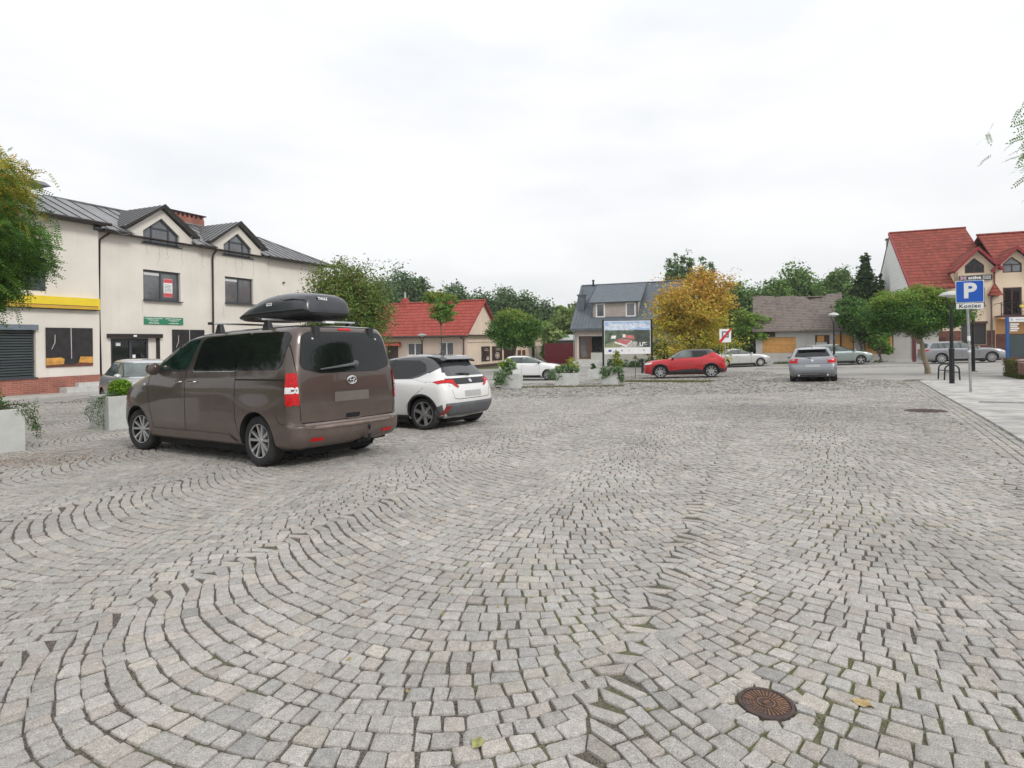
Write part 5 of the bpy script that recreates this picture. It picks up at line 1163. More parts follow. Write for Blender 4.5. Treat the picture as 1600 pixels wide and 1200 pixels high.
# ---------------------------------------------------------------- long cream house on the left
LH = Bld('town_house', 'long cream two-storey house with grey metal roof and two pointed dormer windows', 'building', (LO.x, LO.y), math.atan2(LD.y, LD.x))
GZ = 0.0
D1, D2 = .95, 5.27
holesB = [rect(.03,1.88,3.65,5.05), rect(4.43,6.27,3.75,5.15), rect(-1.45,.72,-.10,1.93)]
def pent(c): return [(c-.90,6.27),(c+.90,6.27),(c+.90,6.80),(c,7.50),(c-.90,6.80)]
def pent_o(c): return pent(c)
top = [(11.85,-.9),(11.85,6.50)]
for c in (D2, D1): top += [(c+1.62,6.50),(c+1.62,6.72),(c,7.92),(c-1.62,6.72),(c-1.62,6.50)]
polyB = [(-2.05,-.9)] + top + [(-2.05,6.50)]
wB = wallprism(LH, polyB, 0, .30, CREAM, holesB + [pent_o(D1), pent_o(D2)], depth=.20)
b = MB(); b.prism([(.30,-.9),(6.6,-.9),(6.6,6.5),(.30,6.5)], 11.55, 11.85, 'x'); b.box(-13, 11.85, 6.3, 6.6, -.9, 6.5); LH.add('wall', b, CREAM)
b = MB(); b.box(-2.04, 11.84, .02, .28, -.9, .40); b2 = b
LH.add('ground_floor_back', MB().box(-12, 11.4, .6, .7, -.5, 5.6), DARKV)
# front block on the left, standing slightly forward
holesA = [rect(-12,-4.40,.42,2.42)]
polyA = [(-13,-.9),(-2.05,-.9),(-2.05,6.72),(-13,6.72)]
wallprism(LH, polyA, -.22, .25, CREAM, holesA, depth=.25)
b = MB(); b.box(-13.02, -2.03, -.25, -.219, -1.0, .42); b.box(-2.05, -2.03, -.25, .0, -1.0, .42); b.box(-2.03, -1.5, -.03, .001, -1.0, .40); b.box(.78, 11.86, -.03, .001, -1.0, .40); LH.add('brick_plinth', b, BRICK)
# upper set-back storey
b = MB(); b.box(-13, -3.9, .9, 6.0, 6.3, 8.05); LH.add('upper_storey', b, CREAM)
b = MB(); b.hexa([(-13.3,.4,8.0),(-3.45,.4,8.0),(-3.45,6.3,8.0),(-13.3,6.3,8.0),(-13.2,.55,8.16),(-3.6,.55,8.16),(-3.9,6.2,8.5),(-13.2,6.2,8.5)]); LH.add('flat_roof', b, SEAM)
# window behind the near tree
b = MB(); b.box(-4.75,-4.05,-.235,-.221,3.75,5.0); LH.add('window', b, ANTH)
# roofs
YE, ZE, YR_, ZR = -.38, 6.52, 3.25, 8.22
def zs(y): return ZE + (y-YE)*(ZR-ZE)/(YR_-YE)
seamroof(LH, [(-2.25,YE,ZE),(D1-1.55,YE,ZE),(D1-1.55,YR_,ZR),(-2.25,YR_,ZR)], .06, SEAM)
b = MB(); 
seamroof(LH, [(D1+1.55,YE,ZE),(D2-1.55,YE,ZE),(D2-1.55,YR_,ZR),(D1+1.55,YR_,ZR)], .06, SEAM)
seamroof(LH, [(D2+1.55,YE,ZE),(12.45,YE,ZE),(9.9,YR_,ZR),(D2+1.55,YR_,ZR)], .06, SEAM)
yv = .9
for c in (D1, D2): seamroof(LH, [(c-1.56,yv,zs(yv)-.015),(c+1.56,yv,zs(yv)-.015),(c+1.56,YR_,ZR-.015),(c-1.56,YR_,ZR-.015)], .05, SEAM)
seamroof(LH, [(12.45,YE,ZE),(12.45,6.9,ZE),(9.9,YR_,ZR-.002),(9.9,YR_,ZR-.002)][:4], .05, SEAM)
seamroof(LH, [(12.45,6.9,ZE),(-13.2,6.9,ZE),(-13.2,YR_,ZR-.004),(9.9,YR_,ZR-.004)], .05, SEAM)
seamroof(LH, [(-13.2,-.62,6.72),(-1.9,-.62,6.72),(-1.9,2.2,7.99),(-13.2,2.2,7.99)], .07, SEAM)
b = MB(); b.box(-13.2,-1.92,-.58,.2,6.60,6.66); b.box(-2.25,12.3,-.34,.02,6.42,6.46); LH.add('soffit', b, GUT)
b = MB(); b.tube([(-2.2,YR_,ZR+.02),(9.9,YR_,ZR+.02)], .05, 6); b.tube([(9.9,YR_,ZR+.01),(12.45,YE,ZE+.03)], .045, 6); LH.add('ridge_cap', b, SEAM, smooth=True)
for c in (D1, D2):       # gabled dormers flush with the facade
    ap = 8.10; ez = 6.86; hw_ = 1.80
    yb_ = YE + (ap-ZE)/(ZR-ZE)*(YR_-YE) - .15; ye = YE + (ez-ZE)/(ZR-ZE)*(YR_-YE)
    for s_ in (-1, 1):
        q = [(c+s_*hw_, -.26, ez), (c+s_*hw_, ye+.1, ez), (c, yb_, ap), (c, -.26, ap)]
        qq = q if s_ < 0 else q
        v = [Vector(a) for a in q]; b = MB(); n_ = (v[1]-v[0]).cross(v[3]-v[0]).normalized(); 
        if n_.z < 0: v = [v[1], v[0], v[3], v[2]]
        b.slab(v, .07)
        for k in range(1, 9):
            f = k/9; a = Vector((c+s_*hw_*1, -.24+ (ye+.1+.24)*f*.0, ez)); 
            y_k = -.26 + (yb_+.26)*f
            lo_f = max(0, (y_k-(ye+.1))/(yb_-(ye+.1))) if y_k > ye+.1 else 0
            p0 = Vector((c+s_*hw_*(1-lo_f), y_k, ez+(ap-ez)*lo_f)); p1 = Vector((c, y_k, ap)); u = Vector((0,.014,0)); up_ = Vector((-s_*0+ s_*.5, 0, .87))*.03
            b.hexa([p0-u, p0+u, p1+u, p1-u, p0-u+up_, p0+u+up_, p1+u+up_, p1-u+up_], 1)
        LH.add('dormer_roof', b, [SEAM, GUT])
        b = MB(); b.hexa([(c+s_*hw_*1.01,-.29,ez-.10),(c,-.29,ap-.10),(c,-.24,ap-.10),(c+s_*hw_*1.01,-.24,ez-.10),(c+s_*hw_*1.01,-.29,ez+.03),(c,-.29,ap+.04),(c,-.24,ap+.04),(c+s_*hw_*1.01,-.24,ez+.03)]); LH.add('verge_board', b, GUT)
        # cheek closing the dormer side
        b = MB(); b.add([(c+s_*1.60,.0,6.5),(c+s_*1.60,ye+.4,6.6),(c+s_*1.60,ye+.4,6.95),(c+s_*1.60,.0,6.95)], [(0,1,2,3)]); LH.add('dormer_cheek', b, CREAM)
    P = pent(c); b = MB()
    def bar(a, d, w_=.075):
        a, d = Vector(a), Vector(d); u = (d-a).normalized(); n_ = Vector((-u.y, u.x))*w_/2
        b.prism([tuple(a+n_), tuple(d+n_), tuple(d-n_), tuple(a-n_)], .115, .185, 'y')
    I = [(c-.86,6.31),(c+.86,6.31),(c+.86,6.79),(c,7.45),(c-.86,6.79)]
    for i in range(5): bar(I[i], I[(i+1) % 5])
    bar((c-.42,6.3),(c-.42,7.12)); bar((c+.42,6.3),(c+.42,7.12)); bar((c-.44,7.0),(c+.44,7.0))
    w_ = LH.add('dormer_window', b, ANTH); g = MB(); g.prism([(x, z) for x, z in I], .15, .165, 'y'); mk('pane', g, GLASS, w_)
    g = MB(); g.box(c-1.0, c+1.0, -.07, .12, 6.21, 6.255); mk('sill', g, ANTH, w_)
# gutters and downpipes
gutter(LH, (-13.2,-.68,6.66), (-1.8,-.68,6.66)); gutter(LH, (-1.95,YE-.06,6.46), (D1-1.75,YE-.06,6.46)); gutter(LH, (D1+1.75,YE-.06,6.46), (D2-1.75,YE-.06,6.46)); gutter(LH, (D2+1.75,YE-.06,6.46), (12.5,YE-.06,6.46))
b = MB(); b.tube([(-1.6,YE-.05,6.42),(-1.75,-.2,6.25),(-1.93,-.09,6.05),(-1.93,-.09,.1),(-1.88,-.14,-.05)], .05, 8); LH.add('downpipe', b, BRPIPE, smooth=True)
b = MB(); b.tube([(3.62,YE-.05,6.42),(3.62,-.14,6.15),(3.62,-.09,5.95),(3.62,-.09,.1)], .05, 8); LH.add('downpipe', b, BRPIPE, smooth=True)
# windows, sign, door, shutter, posters
w1 = window(LH, .05,1.86,3.67,5.03,.10, ANTH, mullions=(.93,), glass=GLASS)
w2 = window(LH, 4.45,6.25,3.77,5.13,.10, ANTH, mullions=(5.35,), glass=GLASS)
BLIND = mat('white_blind', (.62,.62,.62), .8, 0, .05, 5)
for w_, a, b_, z in ((w1,.12,.88,4.96), (w2,4.52,5.30,5.06)): g = MB(); g.box(a, b_, .128, .132, z-.14, z-.01); mk('blind', g, BLIND, w_)
REDP = mat('red_print', (.62,.09,.10), .6, 0, .1, 8)
pst = MB(); pst.box(1.10,1.55,.122,.127,3.86,4.72); po = mk('notice', pst, WHITEPL, w1)
pst = MB(); pst.box(1.105,1.545,.119,.1215,4.53,4.71); mk('red_band', pst, REDP, po); pst = MB(); pst.box(1.105,1.545,.119,.1215,3.87,4.05); mk('red_band', pst, REDP, po)
pst = MB(); rr_ = random.Random(3)
for k in range(6):
    x = 1.15
    while x < 1.48: l = rr_.uniform(.04,.12); pst.box(x, min(1.5, x+l), .119, .1215, 4.10+k*.065, 4.125+k*.065); x += l+.025
mk('print_lines', pst, GREYP, po)
SGN = mat('green_sign', (.035,.22,.12), .5, 0, .1, 4)
b = MB(); b.box(.03,1.98,-.035,-.002,2.56,2.90); sg = LH.add('company_sign', b, SGN)
b = MB()
for cx in (.5, 1.48):
    for (zz, hh, wd, seed) in ((2.835,.032,.84,1),(2.765,.022,.60,2),(2.715,.020,.36,3),(2.625,.034,.50,4)):
        rr_ = random.Random(seed*7+int(cx*3)); x = cx-wd/2
        while x < cx+wd/2-.03:
            l = rr_.uniform(.025,.055); b.box(x, x+l, -.039, -.0355, zz-hh/2, zz+hh/2); x += l+(.012 if rr_.random() < .75 else .035)
mk('lettering', b, WHITEPL, sg)
b = MB(); b.box(-1.62,.84,-.16,-.005,1.94,2.12); LH.add('shutter_box', b, GUT); b = MB(); b.box(-.55,-.40,-.165,-.161,1.99,2.07); LH.add('alarm_box', b, WHITEPL)
dr = window(LH, -1.42,.30,-.08,1.91,.10, ANTH, mullions=(-.52,), fw=.085, name='glass_door', glass=CARGLASS, sill=False)
g = MB(); g.box(-1.15,-.95,.123,.129,1.60,1.74); mk('notice', g, WHITEPL, dr); g = MB(); g.box(-.42,-.28,.123,.129,1.05,1.2); mk('notice', g, WHITEPL, dr)
b = MB(); b.box(.30,.66,.08,.17,-.1,1.93); LH.add('door_cheek', b, CREAM); b = MB(); b.box(.66,.78,-.03,.12,-.1,1.95); LH.add('roller_guide', b, GUT)
b = MB(); b.box(-12,-4.36,-.33,-.225,2.24,2.44); LH.add('shutter_box', b, mat('blue_grey_box', (.16,.19,.23), .5, .1, .1, 5))
b = MB()
for k in range(18): z = .44+k*.1; b.hexa([(-11.9,-.12,z),(-4.42,-.12,z),(-4.42,.0,z),(-11.9,.0,z),(-11.9,-.128,z+.05),(-4.42,-.128,z+.05),(-4.42,.0,z+.097),(-11.9,.0,z+.097)])
sh = LH.add('roller_shutter', b, SHUT); b = MB(); b.box(-11.9,-4.42,-.15,-.13,1.03,1.07); b.box(-12,-4.38,-.3,-.1,.40,.445); mk('shutter_rail', b, ANTH, sh)
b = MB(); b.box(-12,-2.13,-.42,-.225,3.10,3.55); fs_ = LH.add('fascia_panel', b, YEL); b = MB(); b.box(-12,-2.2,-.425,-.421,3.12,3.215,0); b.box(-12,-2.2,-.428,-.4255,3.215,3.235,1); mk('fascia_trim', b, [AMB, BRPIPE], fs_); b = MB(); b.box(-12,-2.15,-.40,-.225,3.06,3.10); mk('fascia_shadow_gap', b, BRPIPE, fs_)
def weathered_poster(x0, x1, z0, z1, y):
    DK = mat('torn_dark_poster', (.035,.030,.030), .5, 0, .6, 4, col2=(.012,.012,.013)); OR = mat('poster_orange', (.60,.30,.06), .6, 0, .3, 5); BR = mat('poster_brown', (.16,.045,.03), .6, 0, .4, 8)
    b = MB(); b.box(x0, x1, y, y+.02, z0, z1); o = LH.add('shop_poster', b, DK); W = x1-x0; H = z1-z0
    rr_ = random.Random(int(x0*10))
    b = MB()
    b.prism([(x0+.005,z0+.05*H),(x0+.36*W,z0+.07*H),(x0+.38*W,z0+.20*H),(x0+.30*W,z0+.24*H),(x0+.005,z0+.23*H)], y-.004, y-.001, 'y', 0); b.prism([(x0+.68*W,z0+.10*H),(x1-.005,z0+.07*H),(x1-.005,z0+.24*H),(x0+.72*W,z0+.25*H)], y-.004, y-.001, 'y', 0)
    b.prism([(x0+.005,z0),(x1-.005,z0),(x1-.005,z0+.06*H),(x0+.68*W,z0+.09*H),(x0+.55*W,z0+.03*H),(x0+.38*W,z0+.06*H),(x0+.005,z0+.045*H)], y-.003, y-.0005, 'y', 1)
    b.prism([(x0+.52*W,z0+.2*H),(x0+.535*W,z0+.2*H),(x0+.53*W,z1),(x0+.51*W,z1)], y-.006, y-.001, 'y', 2)
    b.prism([(x0+.18*W,z0+.82*H),(x0+.195*W,z0+.82*H),(x0+.19*W,z0+.62*H),(x0+.12*W,z0+.45*H),(x0+.105*W,z0+.45*H),(x0+.172*W,z0+.62*H)], y-.006, y-.001, 'y', 2)
    mk('poster_print', b, [OR, BR, mat('scuffed_white', (.45,.43,.42), .8)], o)
weathered_poster(-4.08,-2.34,.80,2.34,-.262); weathered_poster(1.40,3.15,.80,2.34,-.03)
CRK = mat('hairline_crack', (.16,.14,.12), .9)
for c in (D1, D2):
    b = MB(); rr_ = random.Random(int(c*7))
    for (x, z0, z1) in ((c-.75,6.15,5.75),(c-.15,6.18,5.25),(c+.25,6.15,5.55),(c+1.05,6.5,5.15),(c-.95,3.55,2.95),(c+2.15,6.3,5.3)):
        P = [(x+rr_.uniform(-.03,.03)+ .12*(i/7)*rr_.uniform(-1,1), -.001, z0+(z1-z0)*i/7) for i in range(8)]
        b.tube(P, [.007,.006,.005,.006,.004,.004,.003,.002], 4)
    LH.add('wall_crack', b, CRK)
b = MB(); b.box(-3.62,.9,-.72,-.03,-1.0,-.02); b.box(-3.05,.9,-.5,-.028,-1.0,.13); LH.add('step', b, CONC)
# chimney stack with its row of flues
b = MB(); b.box(3.3,6.0,3.35,3.75,7.6,8.62); chm = LH.add('chimney', b, BRICK)
b = MB()
for k in range(10): x = 3.36+k*.275; b.box(x, x+.12, 3.35, 3.75, 8.62, 8.80)
b.box(3.3,6.0,3.46,3.64,8.62,8.80)
mk('flue_course', b, BRICK, chm); b = MB(); b.box(3.22,6.08,3.27,3.83,8.80,8.86); mk('cap', b, GUT, chm)
b = MB(); b.tube([(D1-1.0,-.12,6.33),(D1+1.35,-.12,6.35),(D1+1.9,-.3,6.5)], .008, 4); b.tube([(D2-1.0,-.12,6.33),(D2+1.35,-.12,6.35),(D2+1.9,-.3,6.5)], .008, 4); b.tube([(-2.0,-.70,6.60),(-1.2,-.5,6.36),(-.6,-.5,6.52)], .010, 4); LH.add('cable', b, STEEL)
b = MB(); b.lathe([(.001,-.14),(.05,-.13),(.06,-.03),(.03,0)], (8.45,0,5.15), n=10, axis='y'); LH.add('floodlight', b, GREYP, smooth=True)
# ---------------------------------------------------------------- low house with red roof
RA = math.atan2(-.3951, .9187)
PINK = plaster('pinkish_render', (.60,.475,.40), (.48,.38,.32), .3); PEACH = plaster('peach_render', (.72,.59,.48), (.58,.48,.39), .25)
REDT = tilemat('red_sheet_tiles', (.30,.056,.043), (.41,.098,.074), .30, .22, .8, .35, .7)
RH = Bld('bungalow', 'low pinkish house with bright red tiled roof and peach shop annex to its right', 'building', (at(727, 53).x, 53), RA)
gz = T(at(727, 53).x, 53); zb = -1.3
hl = [rect(-6.15,-4.45,.35,1.56), rect(-2.70,-1.20,.35,1.60), rect(-8.35,-7.1,-.8,1.30)]
wallprism(RH, [(-18,zb),(0,zb),(0,2.25),(-18,2.25)], 0, .3, PINK, hl, depth=.2)
b = MB(); b.prism([(0,zb),(6.9,zb),(6.9,2.2),(3.45,5.35),(0,2.2)], -.30, 0, 'x'); b.v = [(v[0]-.003, v[1]+.302, v[2]) for v in b.v]; RH.add('gable_wall', b, PEACH)
hs = [(3.2,5.0,-.28,1.13),(5.55,7.9,-.28,1.12),(8.35,11.0,-.28,1.10)]
b = MB(); b.prism([(7.2,zb),(21.2,zb),(21.2,2.10),(7.2,2.10)], -.30, 0, 'x'); RH.add('annex_wall', b, PEACH)
b = MB(); b.box(-8,-.3,7.3,21,-1.3,2.0); RH.add('annex_back', b, PEACH)
b = MB(); b.box(-8,.16,7.1,21.2,2.12,2.30); b.box(.001,.07,.4,7.2,1.55,1.68); b.box(.001,.07,7.2,21.2,1.55,1.68); RH.add('cornice', b, PEACH)
b = MB(); b.box(-18,.001,-.05,-.001,zb,-.55); b.box(.001,.06,-.05,21,zb,-.55); RH.add('dark_plinth', b, mat('dark_plinth', (.07,.04,.04), .7))
gutter(RH, (-18.2,-.45,2.08), (.5,-.45,2.08), .07, BRPIPE)
b = MB(); b.box(-18.2,.38,-.42,-.0,2.12,2.2); b.box(.02,.45,-.2,7.3,2.17,2.23); RH.add('soffit', b, BRPIPE)
for q in ([(-18.3,-.48,2.10),(.35,-.48,2.10),(.35,3.45,5.50),(-18.3,3.45,5.50)], [(.35,7.4,2.10),(-18.3,7.4,2.10),(-18.3,3.45,5.498),(.35,3.45,5.498)]):
    b = MB(); b.slab(q, .09); RH.add('roof', b, REDT)
b = MB(); b.tube([(-18.3,3.45,5.50),(.38,3.45,5.50)], .09, 8); b.slab([(.30,-.50,2.13),(.42,-.50,2.13),(.42,3.45,5.56),(.30,3.45,5.56)], .14); RH.add('ridge_cap', b, REDT, smooth=False)
b = MB(); b.hexa([(-9.1,2.9,4.8),(-7.9,2.9,4.8),(-7.9,3.9,4.8),(-9.1,3.9,4.8),(-8.75,3.2,6.0),(-8.25,3.2,6.0),(-8.25,3.6,6.0),(-8.75,3.6,6.0)]); ck = RH.add('chimney', b, REDT); b = MB(); b.lathe([(.12,5.95),(.10,6.6),(.12,6.62)], (-8.5,3.4,0), n=10); mk('flue', b, STEEL, ck, True)
window(RH, -6.12,-4.48,.38,1.54,.10, WOODW, mullions=(-5.30,), glass=mat('curtained_glass', (.10,.10,.11), .1, 0, .5, 3, stretch=(5,5,.4), spec=.7)); window(RH, -2.68,-1.22,.38,1.58,.10, WOODW, mullions=(-1.95,), glass=MATS['curtained_glass'])
b = MB(); b.box(-8.3,-7.15,.10,.18,-.8,1.28); RH.add('door', b, mat('dark_wood_door', (.07,.035,.025), .6, 0, .3, 5))
b = MB(); b.hexa([(-8.75,-.75,1.30),(-6.7,-.75,1.30),(-6.7,-.0,1.30),(-8.75,0,1.30),(-8.6,-.72,1.36),(-6.85,-.72,1.36),(-6.85,-.01,1.66),(-8.6,-.01,1.66)]); RH.add('door_canopy', b, REDT)
b = MB(); b.tube([(-.35,-.42,2.05),(-.15,-.06,1.8),(-.15,-.06,-.7)], .05, 8); RH.add('downpipe', b, BRPIPE, smooth=True)
SHOPD = mat('shop_window_print', (.06,.035,.035), .2, 0, .4, 2, spec=.6)
for i, (a, c_, z0, z1) in enumerate(hs):
    b = MB(); b.box(-.02,.045,a,c_,z0,z1); o = RH.add('shop_window', b, SHOPD)
    b = MB()
    rr_ = random.Random(i)
    for (zz, l0, l1) in ((.88,.42,.72),(.74,.35,.80)):
        y = a+(c_-a)*l0
        while y < a+(c_-a)*l1: l = rr_.uniform(.08,.2); b.box(.046,.049,y,y+l,zz-.03,zz+.03); y += l+.05
    if i == 0: b.box(.046,.049,a+1.0,a+1.6,-.18,.02); b.box(.046,.049,a+1.1,a+1.5,.05,.16)
    mk('lettering', b, mat('cream_print', (.5,.44,.38), .6), o)
    if i == 1:
        b = MB(); cy, cz = (a+c_)/2, .20; b.lathe([(.33,.047),(.33,.052),(.27,.052),(.27,.047)], n=24, cap=False); b.lathe([(.001,.047),(.2,.052),(.001,.0521)], n=24, cap=False); b.v = [(v[2], v[0]*1.6+cy, v[1]+cz) for v in b.v]; mk('round_logo', b, MATS['cream_print'], o)
for (a, c_, z0, z1) in ((12.0,12.9,.05,.62),(13.3,14.2,.05,.62)): b = MB(); b.box(.0,.04,a,c_,z0,z1); RH.add('small_window', b, mat('brown_window', (.14,.06,.04), .4))
b = MB(); b.box(.0,.05,16.3,17.0,-1.2,1.15); RH.add('door_opening', b, DARKV); b = MB(); b.box(.0,.06,17.4,20.6,-1.2,1.05); RH.add('door_panel', b, mat('beige_door', (.36,.33,.26), .7))
b = MB(); b.box(-1.5,.5,21.2,26.5,-1.3,1.95); RH.add('entrance_block', b, PEACH); b = MB(); b.box(-1.7,.8,21.0,26.8,1.95,2.55); b.box(-1.6,.65,21.1,26.6,1.30,1.38); RH.add('parapet', b, PEACH)
# dark red sheet gate and shed roof
GM = mat('dark_red_sheet', (.20,.022,.035), .5, .1, .12, 3)
p0, p1 = at(851, 60), at(897, 57); t = thing('sheet_gate', 'dark red corrugated sheet gate between the peach annex and the grey-roofed house', 'gate', (p0.x, p0.y, T(p0.x, p0.y)), math.atan2(p1.y-p0.y, p1.x-p0.x))
Lg = math.hypot(p1.x-p0.x, p1.y-p0.y); zt_ = 1.6 + (533-544)/930*-58*0 + 0
b = MB(); n = int(Lg/.16)
for k in range(n): x = k*.16; b.add([(x,0,-.3),(x+.05,-.03,-.3),(x+.10,-.03,-.3),(x+.15,0,-.3),(x,0,2.0),(x+.05,-.03,2.0),(x+.10,-.03,2.0),(x+.15,0,2.0)], [(0,1,5,4),(1,2,6,5),(2,3,7,6)]); b.add([(x+.15,0,-.3),(x+.16,0,-.3),(x+.16,0,2.0),(x+.15,0,2.0)], [(0,1,2,3)])
b.box(0, n*.16, .01, .03, -.3, 2.0)
mk('sheet', b, GM, t); b = MB(); b.box(-.05,.08,.03,.12,-.3,2.05); b.box(n*.16-.06,n*.16+.06,.03,.12,-.3,2.05); b.box(0,n*.16,-.045,.05,1.98,2.03); mk('frame', b, GM, t)
p = at(893, 64); t = thing('shed', 'small shed with pale flat roof just behind the dark red gate', 'shed', (p.x, p.y, T(p.x, p.y)), RA)
b = MB(); b.box(-2.2,2.6,0,3,-.4,2.3); mk('wall', b, mat('shed_boards', (.12,.11,.10), .8), t); b = MB(); b.hexa([(-2.4,-.2,2.3),(2.8,-.2,2.3),(2.8,3.2,2.7),(-2.4,3.2,2.7),(-2.4,-.2,2.4),(2.8,-.2,2.4),(2.8,3.2,2.95),(-2.4,3.2,2.95)]); mk('roof', b, mat('pale_sheet', (.45,.47,.48), .5), t)
# ---------------------------------------------------------------- house with anthracite roof and box dormer
GH = Bld('house', 'beige house with anthracite metal roof, box dormer and front steps behind the billboard', 'building', (at(898, 52).x, 52), RA)
BEIGE = plaster('beige_render', (.50,.44,.38), (.40,.35,.30), .3); PALE = plaster('pale_base', (.52,.51,.46), (.42,.41,.36), .3)
wallprism(GH, [(0,-1.3),(8.6,-1.3),(8.6,2.75),(0,2.75)], 0, .3, BEIGE, [rect(.36,2.52,-.02,1.95)], depth=.22)
b = MB(); b.prism([(.3,-1.3),(6.1,-1.3),(6.1,2.7),(3.05,6.2),(.3,2.7)], 0, .3, 'x'); b.prism([(.3,-1.3),(6.1,-1.3),(6.1,2.7),(3.05,6.2),(.3,2.7)], 8.3, 8.6, 'x'); GH.add('gable_wall', b, BEIGE)
b = MB(); b.box(.01,8.59,-.04,-.001,-1.3,-.55); b.box(1.45,2.55,-.035,-.001,-.55,.52); b.box(2.6,8.59,-.03,-.001,-1.3,.60); GH.add('pale_plinth', b, PALE)
ys_ = -.45; zs0 = 2.60; yr_ = 3.05; zr_ = 6.62
for q in ([(-.28,ys_,zs0),(8.85,ys_,zs0),(8.85,yr_,zr_),(-.28,yr_,zr_)], [(8.85,6.55,zs0),(-.28,6.55,zs0),(-.28,yr_,zr_-.003),(8.85,yr_,zr_-.003)]): seamroof(GH, q, .08, ANTR, .32, rib=.02, ribm=ANTR)
b = MB(); b.box(-.30,8.85,ys_-.03,0,zs0-.16,zs0-.02); GH.add('fascia', b, ANTR); b = MB(); b.tube([(-.2,3.05,zr_+.02),(8.85,3.05,zr_+.02)], .07, 6); GH.add('ridge_cap', b, ANTR)
dz0, dz1 = 3.50, 4.90; dy = .42
b = MB(); b.box(1.52,5.45,dy,2.2,dz0,dz1); dm = GH.add('dormer', b, mat('dormer_cladding', (.40,.35,.31), .8, 0, .1, 3))
b = MB(); b.slab([(1.28,dy-.28,dz1-.04),(5.75,dy-.28,dz1-.04),(5.75,3.04,zr_+.02),(1.28,3.04,zr_+.02)], .10); mk('dormer_roof', b, ANTR, dm)
b = MB(); b.box(1.38,5.6,dy-.1,dy-.001,dz0-.08,dz0+.03); b.box(1.50,1.56,dy-.1,dy,dz0,dz1); b.box(5.40,5.46,dy-.1,dy,dz0,dz1); mk('dormer_trim', b, ANTR, dm)
for x0, x1 in ((1.90,2.55),(4.50,5.20)):
    b = MB(); b.box(x0-.08,x1+.08,dy-.03,dy-.0005,dz0+.06,dz1-.14); fr = mk('window', b, WOODW, dm); 
    b = MB(); b.box(x0+.04,x1-.04,dy-.036,dy-.031,dz0+.17,dz1-.24); 
    g = mk('dark_pane', b, GLASS, dm)
b = MB(); b.box(.05,.62,.9,1.5,3.6,5.55); ck = GH.add('chimney', b, ANTR); b = MB(); b.box(-.02,.69,.83,1.57,5.55,5.66); b.lathe([(.08,5.6),(.08,5.95),(.11,5.97),(.11,6.0)], (.4,1.2,0), n=10); mk('cap', b, ANTR, ck)
b = MB(); b.lathe([(.09,6.5),(.09,7.0),(.13,7.02),(.12,7.1)], (.9,3.0,0), n=10); GH.add('vent_pipe', b, BLACKM, smooth=True)
WD = mat('brown_door_wood', (.14,.055,.03), .5, 0, .3, 5, stretch=(4,4,.5))
d_ = window(GH, .38,1.42,.0,1.93,.12, WD, fw=.13, name='door', glass=GLASS, sill=False, mullions=(1.18,)); window(GH, 1.46,2.50,.55,1.93,.12, ANTH, fw=.05, glass=CARGLASS, sill=False)
b = MB(); b.box(.20,.36,-.02,-.001,-.0,2.0); b.box(.20,2.6,-.02,-.001,1.95,2.08); GH.add('door_surround', b, mat('pale_surround', (.6,.55,.48), .8))
b = MB()
for k in range(4): b.box(-.1-.0,2.9,-1.55+k*.36,-.05,-1.2,-.55+k*.16-.0)
GH.add('step', b, CONC); b = MB(); b.box(3.0,3.2,-1.5,-.05,-1.2,.1); GH.add('step_cheek', b, CONC)
b = MB(); b.tube([(-.12,-.3,2.5),(-.06,-.06,2.2),(-.06,-.06,-1.0)], .05, 8); GH.add('downpipe', b, STEEL, smooth=True)
# ---------------------------------------------------------------- derelict boarded house
OH = Bld('derelict_house', 'old boarded-up house with sagging brown tiled roof and orange chipboard over its windows', 'building', (at(1185, 50).x, 50), RA)
OLDW = plaster('flaking_render', (.52,.50,.47), (.28,.23,.20), .85); OLDT = tilemat('mossy_old_tiles', (.065,.052,.047), (.20,.165,.145), .14, .20, .9, 1.0, .7, .06)
OSB = mat('chipboard', (.62,.33,.10), .8, 0, .22, 3, bump=.3, bscale=40, col2=(.46,.24,.075)); DKW = mat('dark_old_wood', (.07,.035,.028), .8, 0, .3, 6)
wallprism(OH, [(-.2,-1.0),(12.6,-1.0),(12.6,2.0),(6.1,2.0),(6.1,2.35),(-.2,2.35)], 0, .35, OLDW, [rect(.32,2.85,.35,1.66), rect(4.25,5.3,-.9,1.80), rect(5.62,7.0,.30,1.82), rect(7.72,9.68,.25,1.86)], depth=.16)
b = MB(); b.prism([(.35,-1),(6.6,-1),(6.6,2.2),(3.5,5.1),(.35,2.2)], -.2, .1, 'x'); OH.add('gable_wall', b, OLDW)
# sagging slopes with a bite out of the ridge
N = 26; b = MB(); 
def sag(x): return -.16*math.sin(PI*min(1, max(0, (x+.4)/6.9))) + .035*math.sin(x*3.1) + .02*math.sin(x*7)
x_ = [-.45+i*(6.95/N) for i in range(N+1)]
for i, x in enumerate(x_):
    bite = .62 if 3.85 < x < 4.95 else (.30 if 3.6 < x < 5.2 else 0)
    for f in (0, .33, .66, 1): 
        b.v.append((x, -.42+3.95*f, 2.22+3.18*f + sag(x)*f*1.0 - bite*(f == 1)*.55))
for i in range(N):
    for j in range(3): b.f.append((i*4+j, (i+1)*4+j, (i+1)*4+j+1, i*4+j+1)); b.m.append(0)
me_n = len(b.v)
bb = MB(); bb.v = list(b.v)+[(x, y, z-.12) for x, y, z in b.v]; bb.f = [tuple(f) for f in b.f]+[tuple(i+me_n for i in f[::-1]) for f in b.f]
